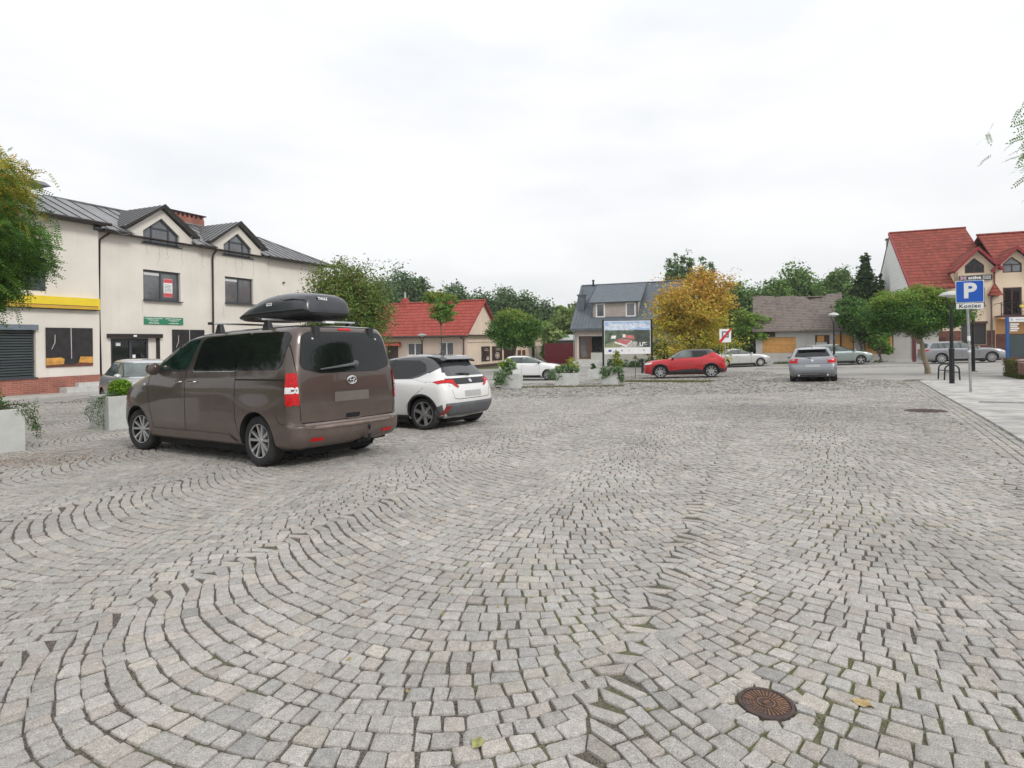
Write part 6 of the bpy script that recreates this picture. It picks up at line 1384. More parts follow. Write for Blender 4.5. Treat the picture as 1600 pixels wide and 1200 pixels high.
bb.f += [(i*4, i*4+me_n, (i+1)*4+me_n, (i+1)*4) for i in range(N)]+[(i*4+3, (i+1)*4+3, (i+1)*4+3+me_n, i*4+3+me_n) for i in range(N)]+[(j, j+1, j+1+me_n, j+me_n) for j in range(3)]+[(N*4+j, N*4+j+me_n, N*4+j+1+me_n, N*4+j+1) for j in range(3)]
bb.m = [0]*len(bb.f); OH.add('roof', bb, OLDT)
b = MB(); b.slab([(6.6,7.3,2.2),(-.45,7.3,2.2),(-.45,3.56,5.20),(6.6,3.56,5.20)], .1); OH.add('roof', b, OLDT)
b = MB()
for k in range(16): x = -.3+k*.42; b.box(x, x+.09, -.36, .0, 2.16, 2.26)
b.box(-.35,1.3,-.03,-.001,1.70,2.1); b.box(3.0,4.2,-.03,-.001,2.12,2.32); OH.add('rafter_ends', b, DKW)
b = MB(); b.box(1.5,2.9,-.05,-.001,1.95,2.2); OH.add('fascia_board', b, OLDW)
for (a, c_, z0, z1, mid) in ((.30,2.88,.36,1.64,1.0),(5.64,6.98,.32,1.80,None),(7.74,9.66,.27,1.84,None)):
    b = MB(); b.box(a-.05,c_+.05,.04,.10,z0-.08,z1+.08); fr = OH.add('window', b, DKW)
    b = MB(); 
    if mid: b.box(a+.03,c_-.03,-.004,.038,z0,mid-.008); b.box(a+.03,c_-.03,-.002,.038,mid+.008,z1)
    else: b.box(a+.05,(a+c_)/2-.006,-.004,.038,z0,z1); b.box((a+c_)/2+.006,c_-.05,-.002,.038,z0,z1)
    mk('chipboard_sheet', b, OSB, fr)
b = MB(); b.box(4.27,5.28,.03,.10,-.9,1.78); dd = OH.add('door', b, DKW); b = MB(); b.box(4.40,4.90,.01,.029,1.25,1.74); mk('chipboard_sheet', b, OSB, dd); b = MB(); b.box(4.3,5.1,-.01,.008,-.6,1.22); mk('white_board', b, OLDW, dd)
b = MB(); b.box(6.02,6.14,-.06,.0,-1,2.3); OH.add('downpipe', b, DKW); b = MB(); b.box(10.9,11.15,-.05,.0,-1,1.9); OH.add('corner_post', b, mat('dark_red_post', (.13,.03,.03), .7))
b = MB(); b.box(6.1,12.8,-.3,4,2.0,2.16); OH.add('lean_to_roof', b, OLDT)
b = MB(); b.lathe([(.17,-.10),(.17,-.02)], (5.55,0,1.55), n=16, axis='y'); OH.add('meter_cover', b, STEEL)
b = MB(); b.box(-.2,12.6,-.04,-.001,-1.0,-.15); OH.add('plinth', b, CONC)
# ---------------------------------------------------------------- yellow house with red tiled roof on the right
YH = Bld('guest_house', 'pale yellow house with steep red tiled roof, white side gable and balcony at right', 'building', (at(1432, 47).x, 47), RA)
YW = plaster('pale_yellow_render', (.82,.67,.50), (.64,.53,.41), .25); TILE = tilemat('red_clay_tiles', (.14,.037,.028), (.29,.068,.048), .30, .22, .85, .75, 1.0, .12)
SID = brickmat('white_siding', (.85,.85,.83), (.82,.82,.80), (.60,.60,.58), 1, 6.0, .30, .012, 'xz', .3, .7, .25); BRT = brickmat('brown_tile_base', (.22,.085,.06), (.16,.06,.045), (.10,.06,.05), 1, .3, .15, .008)
RT = mat('red_board', (.26,.022,.026), .6, 0, .12, 5); DKF = mat('dark_brown_frame', (.085,.03,.03), .45, 0, .2, 6); ORW = plaster('orange_render', (.70,.40,.18), (.5,.3,.16), .25)
DX = [(3.94, 8.30), (6.28, 8.22)]; HW = 1.25
poly = [(0,-1),(14,-1),(14,6.7),(7.5,6.7),(6.28,8.0),(5.10,6.72),(3.94,8.08),(2.55,6.45),(2.55,5.5),(0,5.5)]
holes = [[(3.18,6.38),(4.40,6.38),(4.40,6.95),(3.79,7.55),(3.18,6.95)], [(5.52,6.30),(6.68,6.30),(6.68,6.95),(6.08,7.48),(5.52,6.95)], rect(3.75,4.42,3.85,5.25), rect(5.52,6.66,3.05,5.18), rect(2.9,4.48,.90,2.66), rect(5.2,7.2,-1,2.2)]
wallprism(YH, poly, 0, .3, YW, holes, depth=.2)
b = MB(); b.prism([(0,-1),(16.6,-1),(16.6,6.2),(8.6,10.95),(0,5.45)], -.3, 0, 'x'); YH.add('side_gable', b, SID)
b = MB(); b.box(.0,14,15,15.3,-1,6); b.box(13.7,14,.3,15,-1,6); YH.add('wall', b, YW)
for q in ([(-.35,-.35,5.35),(2.55,-.35,5.35),(2.55,8.6,11.15),(-.35,8.6,11.15)], [(2.55,1.3,6.42),(5.4,1.3,6.42),(5.4,8.6,11.15),(2.55,8.6,11.15)], [(5.4,17,5.9),(-.35,17,5.9),(-.35,8.6,11.147),(5.4,8.6,11.147)]): b = MB(); b.slab(q, .12); YH.add('roof', b, TILE)
b = MB(); b.slab([(5.402,.3,6.75),(14.4,.3,6.75),(14.4,5.2,9.95),(5.402,5.2,9.95)], .12); b.slab([(14.4,14,6.6),(5.402,14,6.6),(5.402,5.2,9.947),(14.4,5.2,9.947)], .12); YH.add('roof', b, TILE)
b = MB(); b.tube([(-.38,8.6,11.17),(5.45,8.6,11.17)], .10, 8); b.tube([(5.3,5.2,9.98),(14.4,5.2,9.98)], .10, 8); YH.add('ridge_cap', b, TILE, smooth=True)
b = MB(); b.slab([(-.45,-.40,5.36),(-.33,-.40,5.36),(-.33,8.6,11.21),(-.45,8.6,11.21)], .25); YH.add('verge_board', b, RT)
for c, ap in DX:
    for s_ in (-1, 1):
        ez = ap-1.72
        v = [Vector(a) for a in [(c+s_*1.52,-.40,ez),(c+s_*1.52,3.2,ez),(c,4.2,ap),(c,-.40,ap)]]
        if (v[1]-v[0]).cross(v[3]-v[0]).z < 0: v = [v[1], v[0], v[3], v[2]]
        if not (c > 6 and s_ > 0 and False):
            b = MB(); b.slab(v, .10); YH.add('dormer_roof', b, TILE)
            b = MB(); b.hexa([(c+s_*1.54,-.46,ez-.24),(c,-.46,ap-.22),(c,-.38,ap-.22),(c+s_*1.54,-.38,ez-.24),(c+s_*1.54,-.46,ez+.02),(c,-.46,ap+.05),(c,-.38,ap+.05),(c+s_*1.54,-.38,ez+.02)]); YH.add('verge_board', b, RT)
b = MB(); b.box(2.55,2.75,.0,1.9,5.5,6.5); YH.add('dormer_cheek', b, YW)
def barwin(bl, P, y, m, bars, w_=.08, name='dormer_window', g_=None):
    b = MB()
    def bar(a, d):
        a, d = Vector(a), Vector(d); u = (d-a).normalized(); n_ = Vector((-u.y, u.x))*w_/2; b.prism([tuple(a+n_), tuple(d+n_), tuple(d-n_), tuple(a-n_)], y, y+.06, 'y')
    for i in range(len(P)): bar(P[i], P[(i+1) % len(P)])
    for a, d in bars: bar(a, d)
    o = bl.add(name, b, m); g = MB(); g.prism(P, y+.03, y+.045, 'y'); mk('pane', g, g_ or GLASS, o); return o
barwin(YH, [(3.22,6.42),(4.36,6.42),(4.36,6.93),(3.79,7.49),(3.22,6.93)], .10, DKF, [((3.22,6.95),(4.36,6.95)),((3.79,6.42),(3.79,6.95))], g_=CARGLASS)
barwin(YH, [(5.56,6.34),(6.64,6.34),(6.64,6.93),(6.08,7.43),(5.56,6.93)], .10, DKF, [((5.56,6.9),(6.64,6.9)),((6.10,6.34),(6.10,6.9))], g_=mat('sky_glass', (.20,.23,.25), .05, 0, .2, 2, spec=.9))
window(YH, 3.78,4.40,3.88,5.22,.10, DKF, fw=.06); window(YH, 5.56,6.62,3.08,5.14,.10, DKF, mullions=(6.09,), fw=.07, name='balcony_door', sill=False, glass=CARGLASS)
b = MB(); b.box(2.92,4.46,.06,.12,.92,2.50)
YH.add('roller_shutter', b, mat('dark_shutter', (.05,.045,.045), .6, 0, .2, 5, stretch=(.2,.2,12))); b = MB(); b.box(2.86,4.54,-.10,-.001,2.5,2.68); YH.add('shutter_box', b, DKF)
b = MB(); b.box(0,2.88,-.03,-.001,-1,1.98); b.box(4.5,5.0,-.03,-.001,-1,1.98); b.box(2.88,4.5,-.03,-.001,-1,.88); b.box(5.05,14,-.02,-.0008,-1,1.7); YH.add('tiled_base', b, BRT)
b = MB(); b.box(5.05,14,-.012,-.0005,1.7,2.95); YH.add('orange_wall_field', b, ORW)
b = MB(); b.box(5.0,14,-1.3,-.001,2.92,3.06); bal = YH.add('balcony', b, DKF); b = MB(); b.box(5.0,14,-1.28,-.002,2.80,2.919); mk('balcony_soffit', b, ORW, bal)
b = MB()
for z in (3.98,3.85): b.box(5.0,14,-1.28,-1.24,z,z+.04)
for k in range(9): x = 5.02+k*1.0; b.box(x,x+.05,-1.28,-1.24,3.06,3.98)
for k in range(8):
    x = 5.07+k*1.0
    for (za, zb2) in ((3.15,3.78),(3.78,3.15)): b.tube([(x,-1.26,za),(x+.93,-1.26,zb2)], .016, 5)
b.box(5.0,5.04,-1.28,-.0,3.94,3.98); b.box(5.0,14,-1.28,-1.24,3.12,3.15)
mk('railing', b, BLACKM, bal)
FLW = mat('balcony_flowers', (.75,.55,.10), .7, 0, .4, 12); b = MB()
for k in range(14): x = 6.35+rng.random()*.8; z = 3.75+rng.random()*.35; b.lathe([(.001,-.07),(.07,0),(.001,.07)], (x,-1.3,z), n=6)
b.box(6.1,7.4,-1.45,-1.28,3.62,3.8); mk('flower_box', b, FLW, bal)
b = MB(); b.tube([(4.90,-.35,4.62),(4.78,-.12,4.45),(4.78,-.10,4.2),(4.78,-.10,-.6)], .06, 8); YH.add('downpipe', b, mat('grey_brown_pipe', (.20,.15,.13), .5), smooth=True)
b = MB(); b.hexa([(4.55,-.75,4.62),(5.35,-.75,4.55),(5.35,-.0,4.62),(4.55,-.0,4.62),(4.98,-.05,5.5),(5.06,-.05,5.5),(5.06,-.0,5.5),(4.98,-.0,5.5)]); b.box(4.96,5.04,-.06,-.0,5.5,6.6); YH.add('valley_hood', b, TILE)
b = MB(); b.box(2.80,4.86,-.14,-.02,5.83,6.20); sg = YH.add('name_sign', b, mat('charcoal_sign', (.045,.05,.055), .5))
FLB = mat('flag_blue', (.02,.04,.25), .5); FLR = mat('flag_red', (.55,.02,.03), .5)
b = MB(); x0, x1, z0, z1 = 2.86, 3.24, 5.88, 6.15; cx, cz = (x0+x1)/2, (z0+z1)/2
b.box(x0,x1,-.146,-.141,z0,z1,0)
for s_ in (1,-1): b.prism([(x0,cz-s_*.135-.02),(x0,cz-s_*.135+.02),(x1,cz+s_*.135+.02),(x1,cz+s_*.135-.02)], -.150, -.1465, 'y', 1)
b.box(cx-.045,cx+.045,-.153,-.1505,z0,z1,1); b.box(x0,x1,-.153,-.1505,cz-.045,cz+.045,1); b.box(cx-.024,cx+.024,-.156,-.1535,z0,z1,2); b.box(x0,x1,-.156,-.1535,cz-.024,cz+.024,2)
mk('union_flag', b, [FLB, WHITEPL, FLR], sg)
text('sign_letters', 'active', .34, WHITEPL, sg, (3.76,-.145,6.015), bold=.012)
b = MB()
for x in (4.27,4.53):
    b.box(x,x+.22,-.146,-.141,6.03,6.13,0); b.box(x,x+.22,-.146,-.141,5.89,5.99,0); b.box(x+.03,x+.19,-.149,-.1465,6.06,6.10,1); b.box(x+.03,x+.19,-.149,-.1465,5.92,5.96,1)
mk('sign_symbols', b, [WHITEPL, GREYP], sg)
b = MB(); b.hexa([(-.25,10.3,9.2),(.35,10.3,9.2),(.35,11.0,9.2),(-.25,11.0,9.2),(-.25,10.3,10.85),(.35,10.3,10.85),(.35,11.0,10.85),(-.25,11.0,10.85)]); ck = YH.add('chimney', b, plaster('chimney_render', (.42,.38,.35), (.2,.18,.17), .5)); b = MB(); b.box(-.35,.45,10.2,11.1,10.85,10.93); b.lathe([(.12,10.9),(.12,11.5),(.001,11.55)], (.05,10.65,0), n=10); mk('cap', b, GREYP, ck)
b = MB(); b.box(.3,1.9,-.12,-.032,.6,1.5); YH.add('vending_hatch', b, DKF)
# houses on the near side of the square, behind the viewer; they show in the van's glass
def back_house(x, y, a, L_, D_, H_, rz_, wm, rm, label):
    bl = Bld('house', label, 'building', (x, y), a)
    b = MB(); b.box(0,L_,0,D_,-1,H_); b.prism([(0,H_),(D_,H_),(D_/2,H_+rz_)], 0, L_, 'x'); bl.add('wall', b, wm)
    for q in ([(-.3,-.4,H_-.25),(L_+.3,-.4,H_-.25),(L_+.3,D_/2,H_+rz_+.1),(-.3,D_/2,H_+rz_+.1)], [(L_+.3,D_+.4,H_-.25),(-.3,D_+.4,H_-.25),(-.3,D_/2,H_+rz_+.097),(L_+.3,D_/2,H_+rz_+.097)]): b = MB(); b.slab(q, .1); bl.add('roof', b, rm)
    for k in range(int(L_/2.6)):
        b = MB(); b.box(.9+k*2.6,2.1+k*2.6,-.04,-.002,1.0,2.4); o = bl.add('window', b, WOODW); b = MB(); b.box(1.0+k*2.6,2.0+k*2.6,-.046,-.041,1.1,2.3); mk('pane', b, GLASS, o)
back_house(27.5, 8, PI/2+.12+PI, 12, 8, 3.2, 4.2, mat('dark_render', (.16,.13,.11), .9), TILE, 'dark rendered gabled house right of the viewer, mirrored in the rear window of the van')
back_house(27.5, 22, PI/2+PI+.05, 13, 8, 3.0, 2.6, mat('dark_render2', (.22,.18,.15), .9), TILE, 'low brown house with red roof right of the viewer')
# ================================================================ VEGETATION
LEAF = leafmat('leaf'); BARK = mat('bark', (.16,.125,.09), .9, 0, .3, 7, bump=.8, bscale=30, stretch=(3,3,.6)); BARKP = mat('pale_bark', (.27,.22,.155), .9, 0, .25, 7, bump=.6, bscale=30, stretch=(3,3,.6))
def leaves(P, Nn, Dd, ln, wd):
    """rhombic leaf quads: centre P, normal Nn, direction Dd"""
    D = Dd - (Dd*Nn).sum(1, keepdims=True)*Nn; D /= np.linalg.norm(D, axis=1, keepdims=True)+1e-9; W = np.cross(Nn, D)
    ln = np.asarray(ln).reshape(-1, 1)*np.ones((len(P), 1)); wd = np.asarray(wd).reshape(-1, 1)*np.ones((len(P), 1))
    return np.stack([P - D*ln/2, P + W*wd/2 - D*ln*.05, P + D*ln/2, P - W*wd/2 - D*ln*.05], 1).reshape(-1, 3)
def unit(n):
    v = rng.normal(size=(n, 3)); return v/np.linalg.norm(v, axis=1, keepdims=True)
def colours(n, pal, wts, jit=.22):
    idx = rng.choice(len(pal), n, p=np.array(wts)/sum(wts)); P_ = np.array(pal, float)
    P_ = np.where((P_[:, 1] > P_[:, 0]*1.05)[:, None], P_*np.array([1.32, 1.36, 1.05]), P_); return P_[idx]*rng.uniform(1-jit, 1+jit, (n, 1))
def crown(name, parent, blobs, n, leaf, pal, wts, top=None, clump=.16, per=26, flat=.6, fill=.25, ragged=.18, topz=.5, frond=False, droop=.3, label=None, sparse=None):
    """blobs: (x,y,z,rx,ry,rz) in the parent's space. Leaves gathered in clumps over each blob's shell and through its volume"""
    vol = np.array([b_[3]*b_[4]*b_[5] for b_ in blobs])**(2/3); vol /= vol.sum(); VV, CC = [], []
    zmin = min(b_[2]-b_[5] for b_ in blobs); zmax = max(b_[2]+b_[5] for b_ in blobs)
    for b_, f in zip(blobs, vol):
        nb = max(20, int(n*f)); nc = max(3, nb//per); c = np.array(b_[:3]); r = np.array(b_[3:6])
        d = unit(nc); rad = np.where(rng.random(nc) < fill, rng.uniform(.25, .8, nc), rng.uniform(.82, 1.0, nc)); ph = rng.uniform(0, 6, 3)
        lump = 1 + ragged*np.sin(d[:, 0]*5+ph[0])*np.cos(d[:, 1]*4+ph[1]) + ragged*.7*np.sin(d[:, 2]*7+ph[2]+d[:, 0]*6) + rng.normal(0, ragged*.35, nc)
        cc = c + d*r*(rad*lump)[:, None]
        cs = clump*r.mean()*rng.uniform(.6, 1.4, nc)
        if frond:
            nf = nb//13; k = rng.integers(0, nc, nf); base_ = cc[k] + np.clip(rng.normal(size=(nf, 3)), -1.5, 1.5)*cs[k][:, None]*np.array([1, 1, flat])
            out_ = (cc[k]-c); out_ /= np.linalg.norm(out_, axis=1, keepdims=True)+1e-9
            ax = out_*.7 + unit(nf)*.7; ax[:, 2] -= droop; ax /= np.linalg.norm(ax, axis=1, keepdims=True)
            nn = np.cross(ax, unit(nf)); nn[:, 2] += 1.2; nn -= ax*(nn*ax).sum(1, keepdims=True); nn /= np.linalg.norm(nn, axis=1, keepdims=True); sd_ = np.cross(ax, nn)
            L_ = leaf*rng.uniform(3.0, 4.6, nf)
            col = colours(nf, pal, wts)
            if top is not None:
                h = (base_[:, 2]-zmin)/(zmax-zmin) + rng.normal(0, .12, nf); m_ = h > topz; col[m_] = colours(m_.sum(), *top)
            VV.append(leaves(base_ + ax*(L_*.5)[:, None], nn, ax, L_, .005)); CC.append(np.repeat(col*.7, 4, 0))
            for j in range(13):
                t = (j//2)/6.0; s_ = 1 if j % 2 else -1
                p = base_ + ax*(L_*t)[:, None] - np.array([0, 0, 1])*(L_*t*t*.25)[:, None]
                if j == 12: s_ = 0
                dd = sd_*s_*.9 + ax*(.5 if s_ else 1); p = p + dd*leaf*.5
                VV.append(leaves(p, nn + unit(nf)*.18, dd, leaf, leaf*.42)); CC.append(np.repeat(col*rng.uniform(.85, 1.15, (nf, 1)), 4, 0))
        else:
            k = rng.integers(0, nc, nb); g = rng.normal(size=(nb, 3)); g = np.clip(g, -1.7, 1.7); p = cc[k] + g*cs[k][:, None]*np.array([1, 1, flat])
            nn = unit(nb) + np.array([0, 0, .7]) + (p-c)/r*.4; nn /= np.linalg.norm(nn, axis=1, keepdims=True)
            sz = leaf*rng.uniform(.6, 1.35, nb); VV.append(leaves(p, nn, unit(nb), sz, sz*rng.uniform(.5, .8, nb)))
            ctone = rng.uniform(.78, 1.22, nc)[k]
            col = colours(nb, pal, wts)*ctone[:, None]
            if top is not None:
                h = (p[:, 2]-zmin)/(zmax-zmin) + rng.normal(0, .10, nc)[k]; m_ = h > topz; col[m_] = colours(m_.sum(), *top)
            CC.append(np.repeat(col, 4, 0))
    V = np.concatenate(VV); o = fastmesh(name, V, np.arange(len(V)).reshape(-1, 4), np.concatenate(CC), LEAF, parent); return o
G1, G2, G3, G4 = (.075,.155,.035), (.050,.110,.028), (.11,.195,.045), (.16,.23,.055)
YL, OR_ = (.34,.27,.035), (.36,.19,.03)
def tree(name, label, x, y, hgt, blobs, n, leaf, pal, wts, trunk_r=.12, base_dx=0, group=None, bark=None, z=None, tz=None, limbs=True, cat='tree', wob=.05, **k):
    t = thing(name, label, cat, (x, y, T(x, y) if z is None else z), 0, group)
    zb = tz if tz else min(b_[2] for b_ in blobs) - .3*max(b_[5] for b_ in blobs)
    cx = sum(b_[0] for b_ in blobs)/len(blobs); cy = sum(b_[1] for b_ in blobs)/len(blobs)
    b = MB(); pts = [(base_dx*(1-i/5) + cx*.8*(i/5)**1.3 + wob*math.sin(i*1.7+x), cy*.8*i/5 + wob*math.cos(i*2+x), -.15 + (zb+.15)*i/5) for i in range(6)]
    b.tube(pts, [trunk_r*(1.25 if i == 0 else 1-.08*i) for i in range(6)], 10)
    if limbs:
        rr_ = random.Random(int(abs(x)*10+y))
        for bl in (blobs if len(blobs) > 3 else list(blobs)*2):
            e = Vector((bl[0]+rr_.uniform(-.45,.45)*bl[3], bl[1]+rr_.uniform(-.45,.45)*bl[4], bl[2]+rr_.uniform(-.1,.45)*bl[5])); s_ = Vector(pts[-1]); m_ = s_.lerp(e, .5) + Vector((rr_.uniform(-.1,.1), rr_.uniform(-.1,.1), -.05*bl[5]))
            b.tube([s_, m_, e], [trunk_r*.55, trunk_r*.38, trunk_r*.12], 6)
    mk('trunk', b, bark or BARK, t, True, sharp=60); crown('crown', t, blobs, n, leaf, pal, wts, **k); return t
def px_tree(name, label, px, Y, ytop, ybot, wpx, **k):
    """round-headed tree: crown limits given in metres from its distance"""
    c = at(px, Y, (ytop+ybot)/2); s_ = Y/F; g = T(c.x, Y); rz_ = (ybot-ytop)/2*s_; rx = wpx/2*s_; zc = c.z-g
    bl = k.pop('shape', 'round')
    if bl == 'round':
        B = [(0,0,zc,rx*.80,rx*.80,rz_*.85), (-rx*.42,.1,zc-rz_*.1,rx*.55,rx*.6,rz_*.72), (rx*.42,-.1,zc-rz_*.08,rx*.55,rx*.6,rz_*.70), (0,0,zc+rz_*.36,rx*.6,rx*.6,rz_*.6)]
    elif bl == 'loose':
        rr_ = random.Random(int(px)); B = [(0,0,zc,rx*.55,rx*.55,rz_*.6)]
        for i in range(7): a = i*2.4; B.append((math.cos(a)*rx*.55, math.sin(a)*rx*.5, zc+rz_*rr_.uniform(-.5,.65), rx*rr_.uniform(.28,.42), rx*.38, rz_*rr_.uniform(.22,.36)))
    elif bl == 'column': B = [(0,0,zc+rz_*q, rx*(1-.35*abs(q)), rx*(1-.35*abs(q)), rz_*.42) for q in (-.6,-.2,.2,.6)]
    elif bl == 'cone': B = [(0,0,zc+rz_*q, rx*max(.12,(1.0-q)/1.8), rx*max(.12,(1.0-q)/1.8), rz_*.24) for q in (-.8,-.55,-.3,-.05,.2,.42,.62,.8)]
    return tree(name, label, c.x, Y, 0, B, tz=max(.5, zc-rz_*.8), **k)
# near robinia hanging in at the left edge
BL = [(-.2,0,3.5,1.6,1.6,1.0), (.80,-.1,4.48,1.15,1.2,.48), (-.3,.4,4.8,1.4,1.3,.5), (.80,.1,3.72,1.25,1.2,.45), (.60,-.3,3.1,1.15,1.2,.42), (.95,.3,3.30,.95,1.0,.36), (.80,.2,2.78,.85,.9,.30), (.1,.2,2.4,1.0,1.0,.35)]
tree('robinia_tree', 'big robinia at the left edge, green below and turning yellow at the top', -10.02, 9.6, 5, BL, 330000, .052, [G1,G2,G3,(.045,.10,.03)], [4,3,3,2], top=([(.50,.42,.05),(.38,.36,.05),G4,(.44,.28,.05)], [4,3,2,1.2]), topz=.70, frond=True, clump=.20, per=200, ragged=.10, fill=.35, trunk_r=.13, droop=.45)
# robinia whose twigs hang in at the top right
BR = [(0,0,4.45,1.5,1.5,.75), (-.95,.1,4.25,.65,.8,.34), (.5,.3,5.0,1.3,1.2,.6), (-.95,-.2,4.74,.55,.6,.22), (-.95,0,3.95,.5,.6,.22)]
tree('robinia_tree', 'robinia outside the right edge whose leafy twigs hang into the top right corner', 9.80, 8.6, 5, BR, 120000, .050, [G3,G4,G1,(.10,.20,.05)], [4,4,2,2], frond=True, clump=.26, per=200, ragged=.14, fill=.3, trunk_r=.12, droop=.6)
# street robinias with dense round heads
RK = dict(leaf=.13, pal=[G1,G2,G3,(.04,.10,.035)], wts=[4,4,2,2], per=24, clump=.17)
def robinia(label, px, Y, yt, yb, w_, n, **k):
    q = dict(RK); q.update(k); return px_tree('robinia_tree', label, px, Y, yt, yb, w_, n=n, group=None, **q)
p = G(1450, 583)
c0 = at(1430, p.y, 490); s_ = p.y/F; g0 = T(p.x, p.y)
dx = c0.x-p.x; zc = c0.z-g0
R8B = [(dx,0,zc,1.5,1.5,.90), (dx-1.0,.1,zc-.10,1.05,1.1,.70), (dx+1.15,-.1,zc-.0,1.05,1.1,.62), (dx-.5,0,zc+.50,1.15,1.1,.62), (dx+.55,.1,zc+.48,1.1,1.1,.60), (dx-1.35,.2,zc-.45,.55,.6,.38), (dx+1.45,.2,zc-.30,.6,.6,.40), (dx+.2,-.6,zc+.75,.7,.7,.35)]
t8 = tree('robinia_tree', 'broad dark green robinia on a bare leaning trunk behind the bicycle racks', p.x, p.y, 4, R8B, 80000, .085, [G1,G2,G3,(.035,.09,.035)], [4,4,2,2], trunk_r=.13, tz=1.75, bark=BARKP, clump=.15, per=30, top=([(.30,.30,.06),G4,(.14,.24,.05)], [1.6,3,4]), topz=.66, wob=.02, ragged=.24)
b = MB(); e0 = Vector((dx*.75, 0, 1.65))
for i, (a, h) in enumerate(((-1.1,1.0),(-.55,1.2),(.15,1.25),(.75,1.15),(1.25,.95))): b.tube([e0-Vector((0,0,.25)), e0+Vector((a*.35, .15*math.sin(i*2), h*.45)), e0+Vector((a, .3*math.sin(i*2), h))], [.06,.045,.02], 6)
mk('limb', b, BARKP, t8, True)
robinia('dark round-headed robinia above the white hatchback, in front of the peach shop annex', 804, 44, 485, 545, 84, 30000, top=([G4,G3,YL], [3,3,1]), topz=.78)
robinia('small bright green robinia left of the boarded house, right of the orange tree', 1178, 51, 479, 546, 70, 19000, shape='loose', pal=[(.15,.26,.05),G4,G3], wts=[4,3,2], top=([G4,(.16,.20,.05),G3], [3,2,2]), topz=.7, leaf=.16)
robinia('green robinia between the boarded house and the broad leaning robinia', 1345, 46.5, 452, 548, 84, 28000, shape='loose', leaf=.15)
robinia('small low robinia overlapping the chipboard window right of the green estate car', 1375, 45, 505, 560, 38, 6500, shape='loose', leaf=.14, pal=[G3,G4,G1], wts=[3,2,3])
px_tree('sapling', 'slim young street tree with thin trunk in front of the red-roofed bungalow', 688, 41, 452, 515, 58, shape='loose', n=8000, leaf=.13, pal=[G3,G4,G1], wts=[3,2,3], trunk_r=.07, top=([YL,G4], [1,3]), topz=.75)
px_tree('leafy_tree', 'bushy olive green tree behind the roof box, right of the cream house', 541, 31, 410, 560, 134, shape='round', n=46000, leaf=.12, pal=[(.13,.165,.045),(.09,.14,.04),G1,(.20,.20,.055)], wts=[3,3,2,2], per=20, ragged=.3, trunk_r=.12, top=([(.17,.17,.05),(.12,.15,.04),G3], [2,2,1]), topz=.75)
px_tree('maple_tree', 'tall orange and yellow autumn tree behind the red crossover', 1080, 40, 410, 560, 138, shape='loose', n=19000, leaf=.16, pal=[(.50,.34,.05),(.60,.46,.06),(.42,.40,.06),(.46,.26,.06)], wts=[4,3,3,2.5], per=26, ragged=.40, trunk_r=.15, clump=.20, top=([(.52,.28,.06),(.58,.38,.07),(.50,.44,.08)], [3,3,1.5]), topz=.55)
c = at(1085, 40.4, 520); g_ = T(c.x, 40.4)
crown('lower_crown', [o for o in bpy.data.objects if o.name.startswith('maple_tree')][0], [(0.1,.2,2.0,2.6,2.0,1.1), (-1.3,.2,3.1,1.5,1.5,1.0), (1.3,0,3.2,1.5,1.5,1.2), (0,0,4.1,1.5,1.4,.9)], 11000, .15, [(.55,.47,.06),(.46,.46,.06),(.52,.36,.05),(.26,.31,.06)], [3,4,3,2], clump=.17, per=24, ragged=.35)
# trees standing beyond the houses, each its own
BGP = dict(pal=[(.075,.125,.060),(.095,.15,.070),(.055,.10,.050)], wts=[3,3,2], per=20, ragged=.20, trunk_r=.22, clump=.25, fill=.4)
bg = [  # px, distance, top, bottom, width, leaf count, kind, description
 (592,86,432,560,60,5200,'round','dark green tree behind the olive tree, left end of the distant row'), (628,92,422,560,72,6200,'round','tall dark tree above the left part of the red bungalow roof'),
 (655,90,432,560,34,3000,'round','narrow dark tree at the right shoulder of the tall one over the bungalow'), (677,84,445,560,50,3600,'loose','lighter green tree behind the middle of the bungalow roof'),
 (712,88,443,560,58,4600,'round','green tree behind the slim sapling, over the bungalow ridge'), (752,92,455,560,52,4400,'round','dark tree just behind the bungalow gable peak'),
 (788,94,449,570,58,5000,'round','highest dark tree above the round robinia'), (822,92,456,570,50,4400,'round','dark tree right of the highest one over the peach annex'),
 (850,92,468,570,44,3800,'round','dark tree lowest in the row, above the entrance block'), (882,72,474,575,56,4600,'loose','pale willow-green tree against the left wall of the grey-roofed house'),
 (868,66,500,575,46,3400,'loose','yellow-green bush tree above the dark red gate'),
 (1148,80,437,570,52,4400,'round','green tree between the orange tree and the boarded house'), (1118,84,446,570,44,3200,'round','darker tree just right of the orange crown'),
 (1212,78,430,560,50,4200,'round','green tree over the left end of the boarded roof'), (1245,80,412,560,64,5600,'round','tall green tree over the middle of the boarded roof'), (1290,82,405,560,62,5600,'loose','airy tall tree over the notch in the boarded roof'),
 (1322,80,410,560,40,3400,'loose','airy tree between the notched roof and the conifer'), (1183,84,445,560,40,3000,'round','small green tree over the bright robinia'),
]
for (px, Y, yt, yb, w_, n, kd, lb) in bg:
    q = dict(BGP); 
    if 'pale' in lb or 'yellow-green' in lb or 'lighter' in lb: q['pal'] = [(.16,.22,.09),(.20,.26,.10),(.12,.18,.07)]
    elif px > 1130: q['pal'] = [(.10,.17,.055),(.13,.21,.065),(.07,.13,.045)]
    px_tree('distant_tree', lb, px, Y, yt, yb, w_*1.12, shape=kd, n=int(n*3.0), leaf=.42, group='trees beyond the houses', limbs=False, **q)
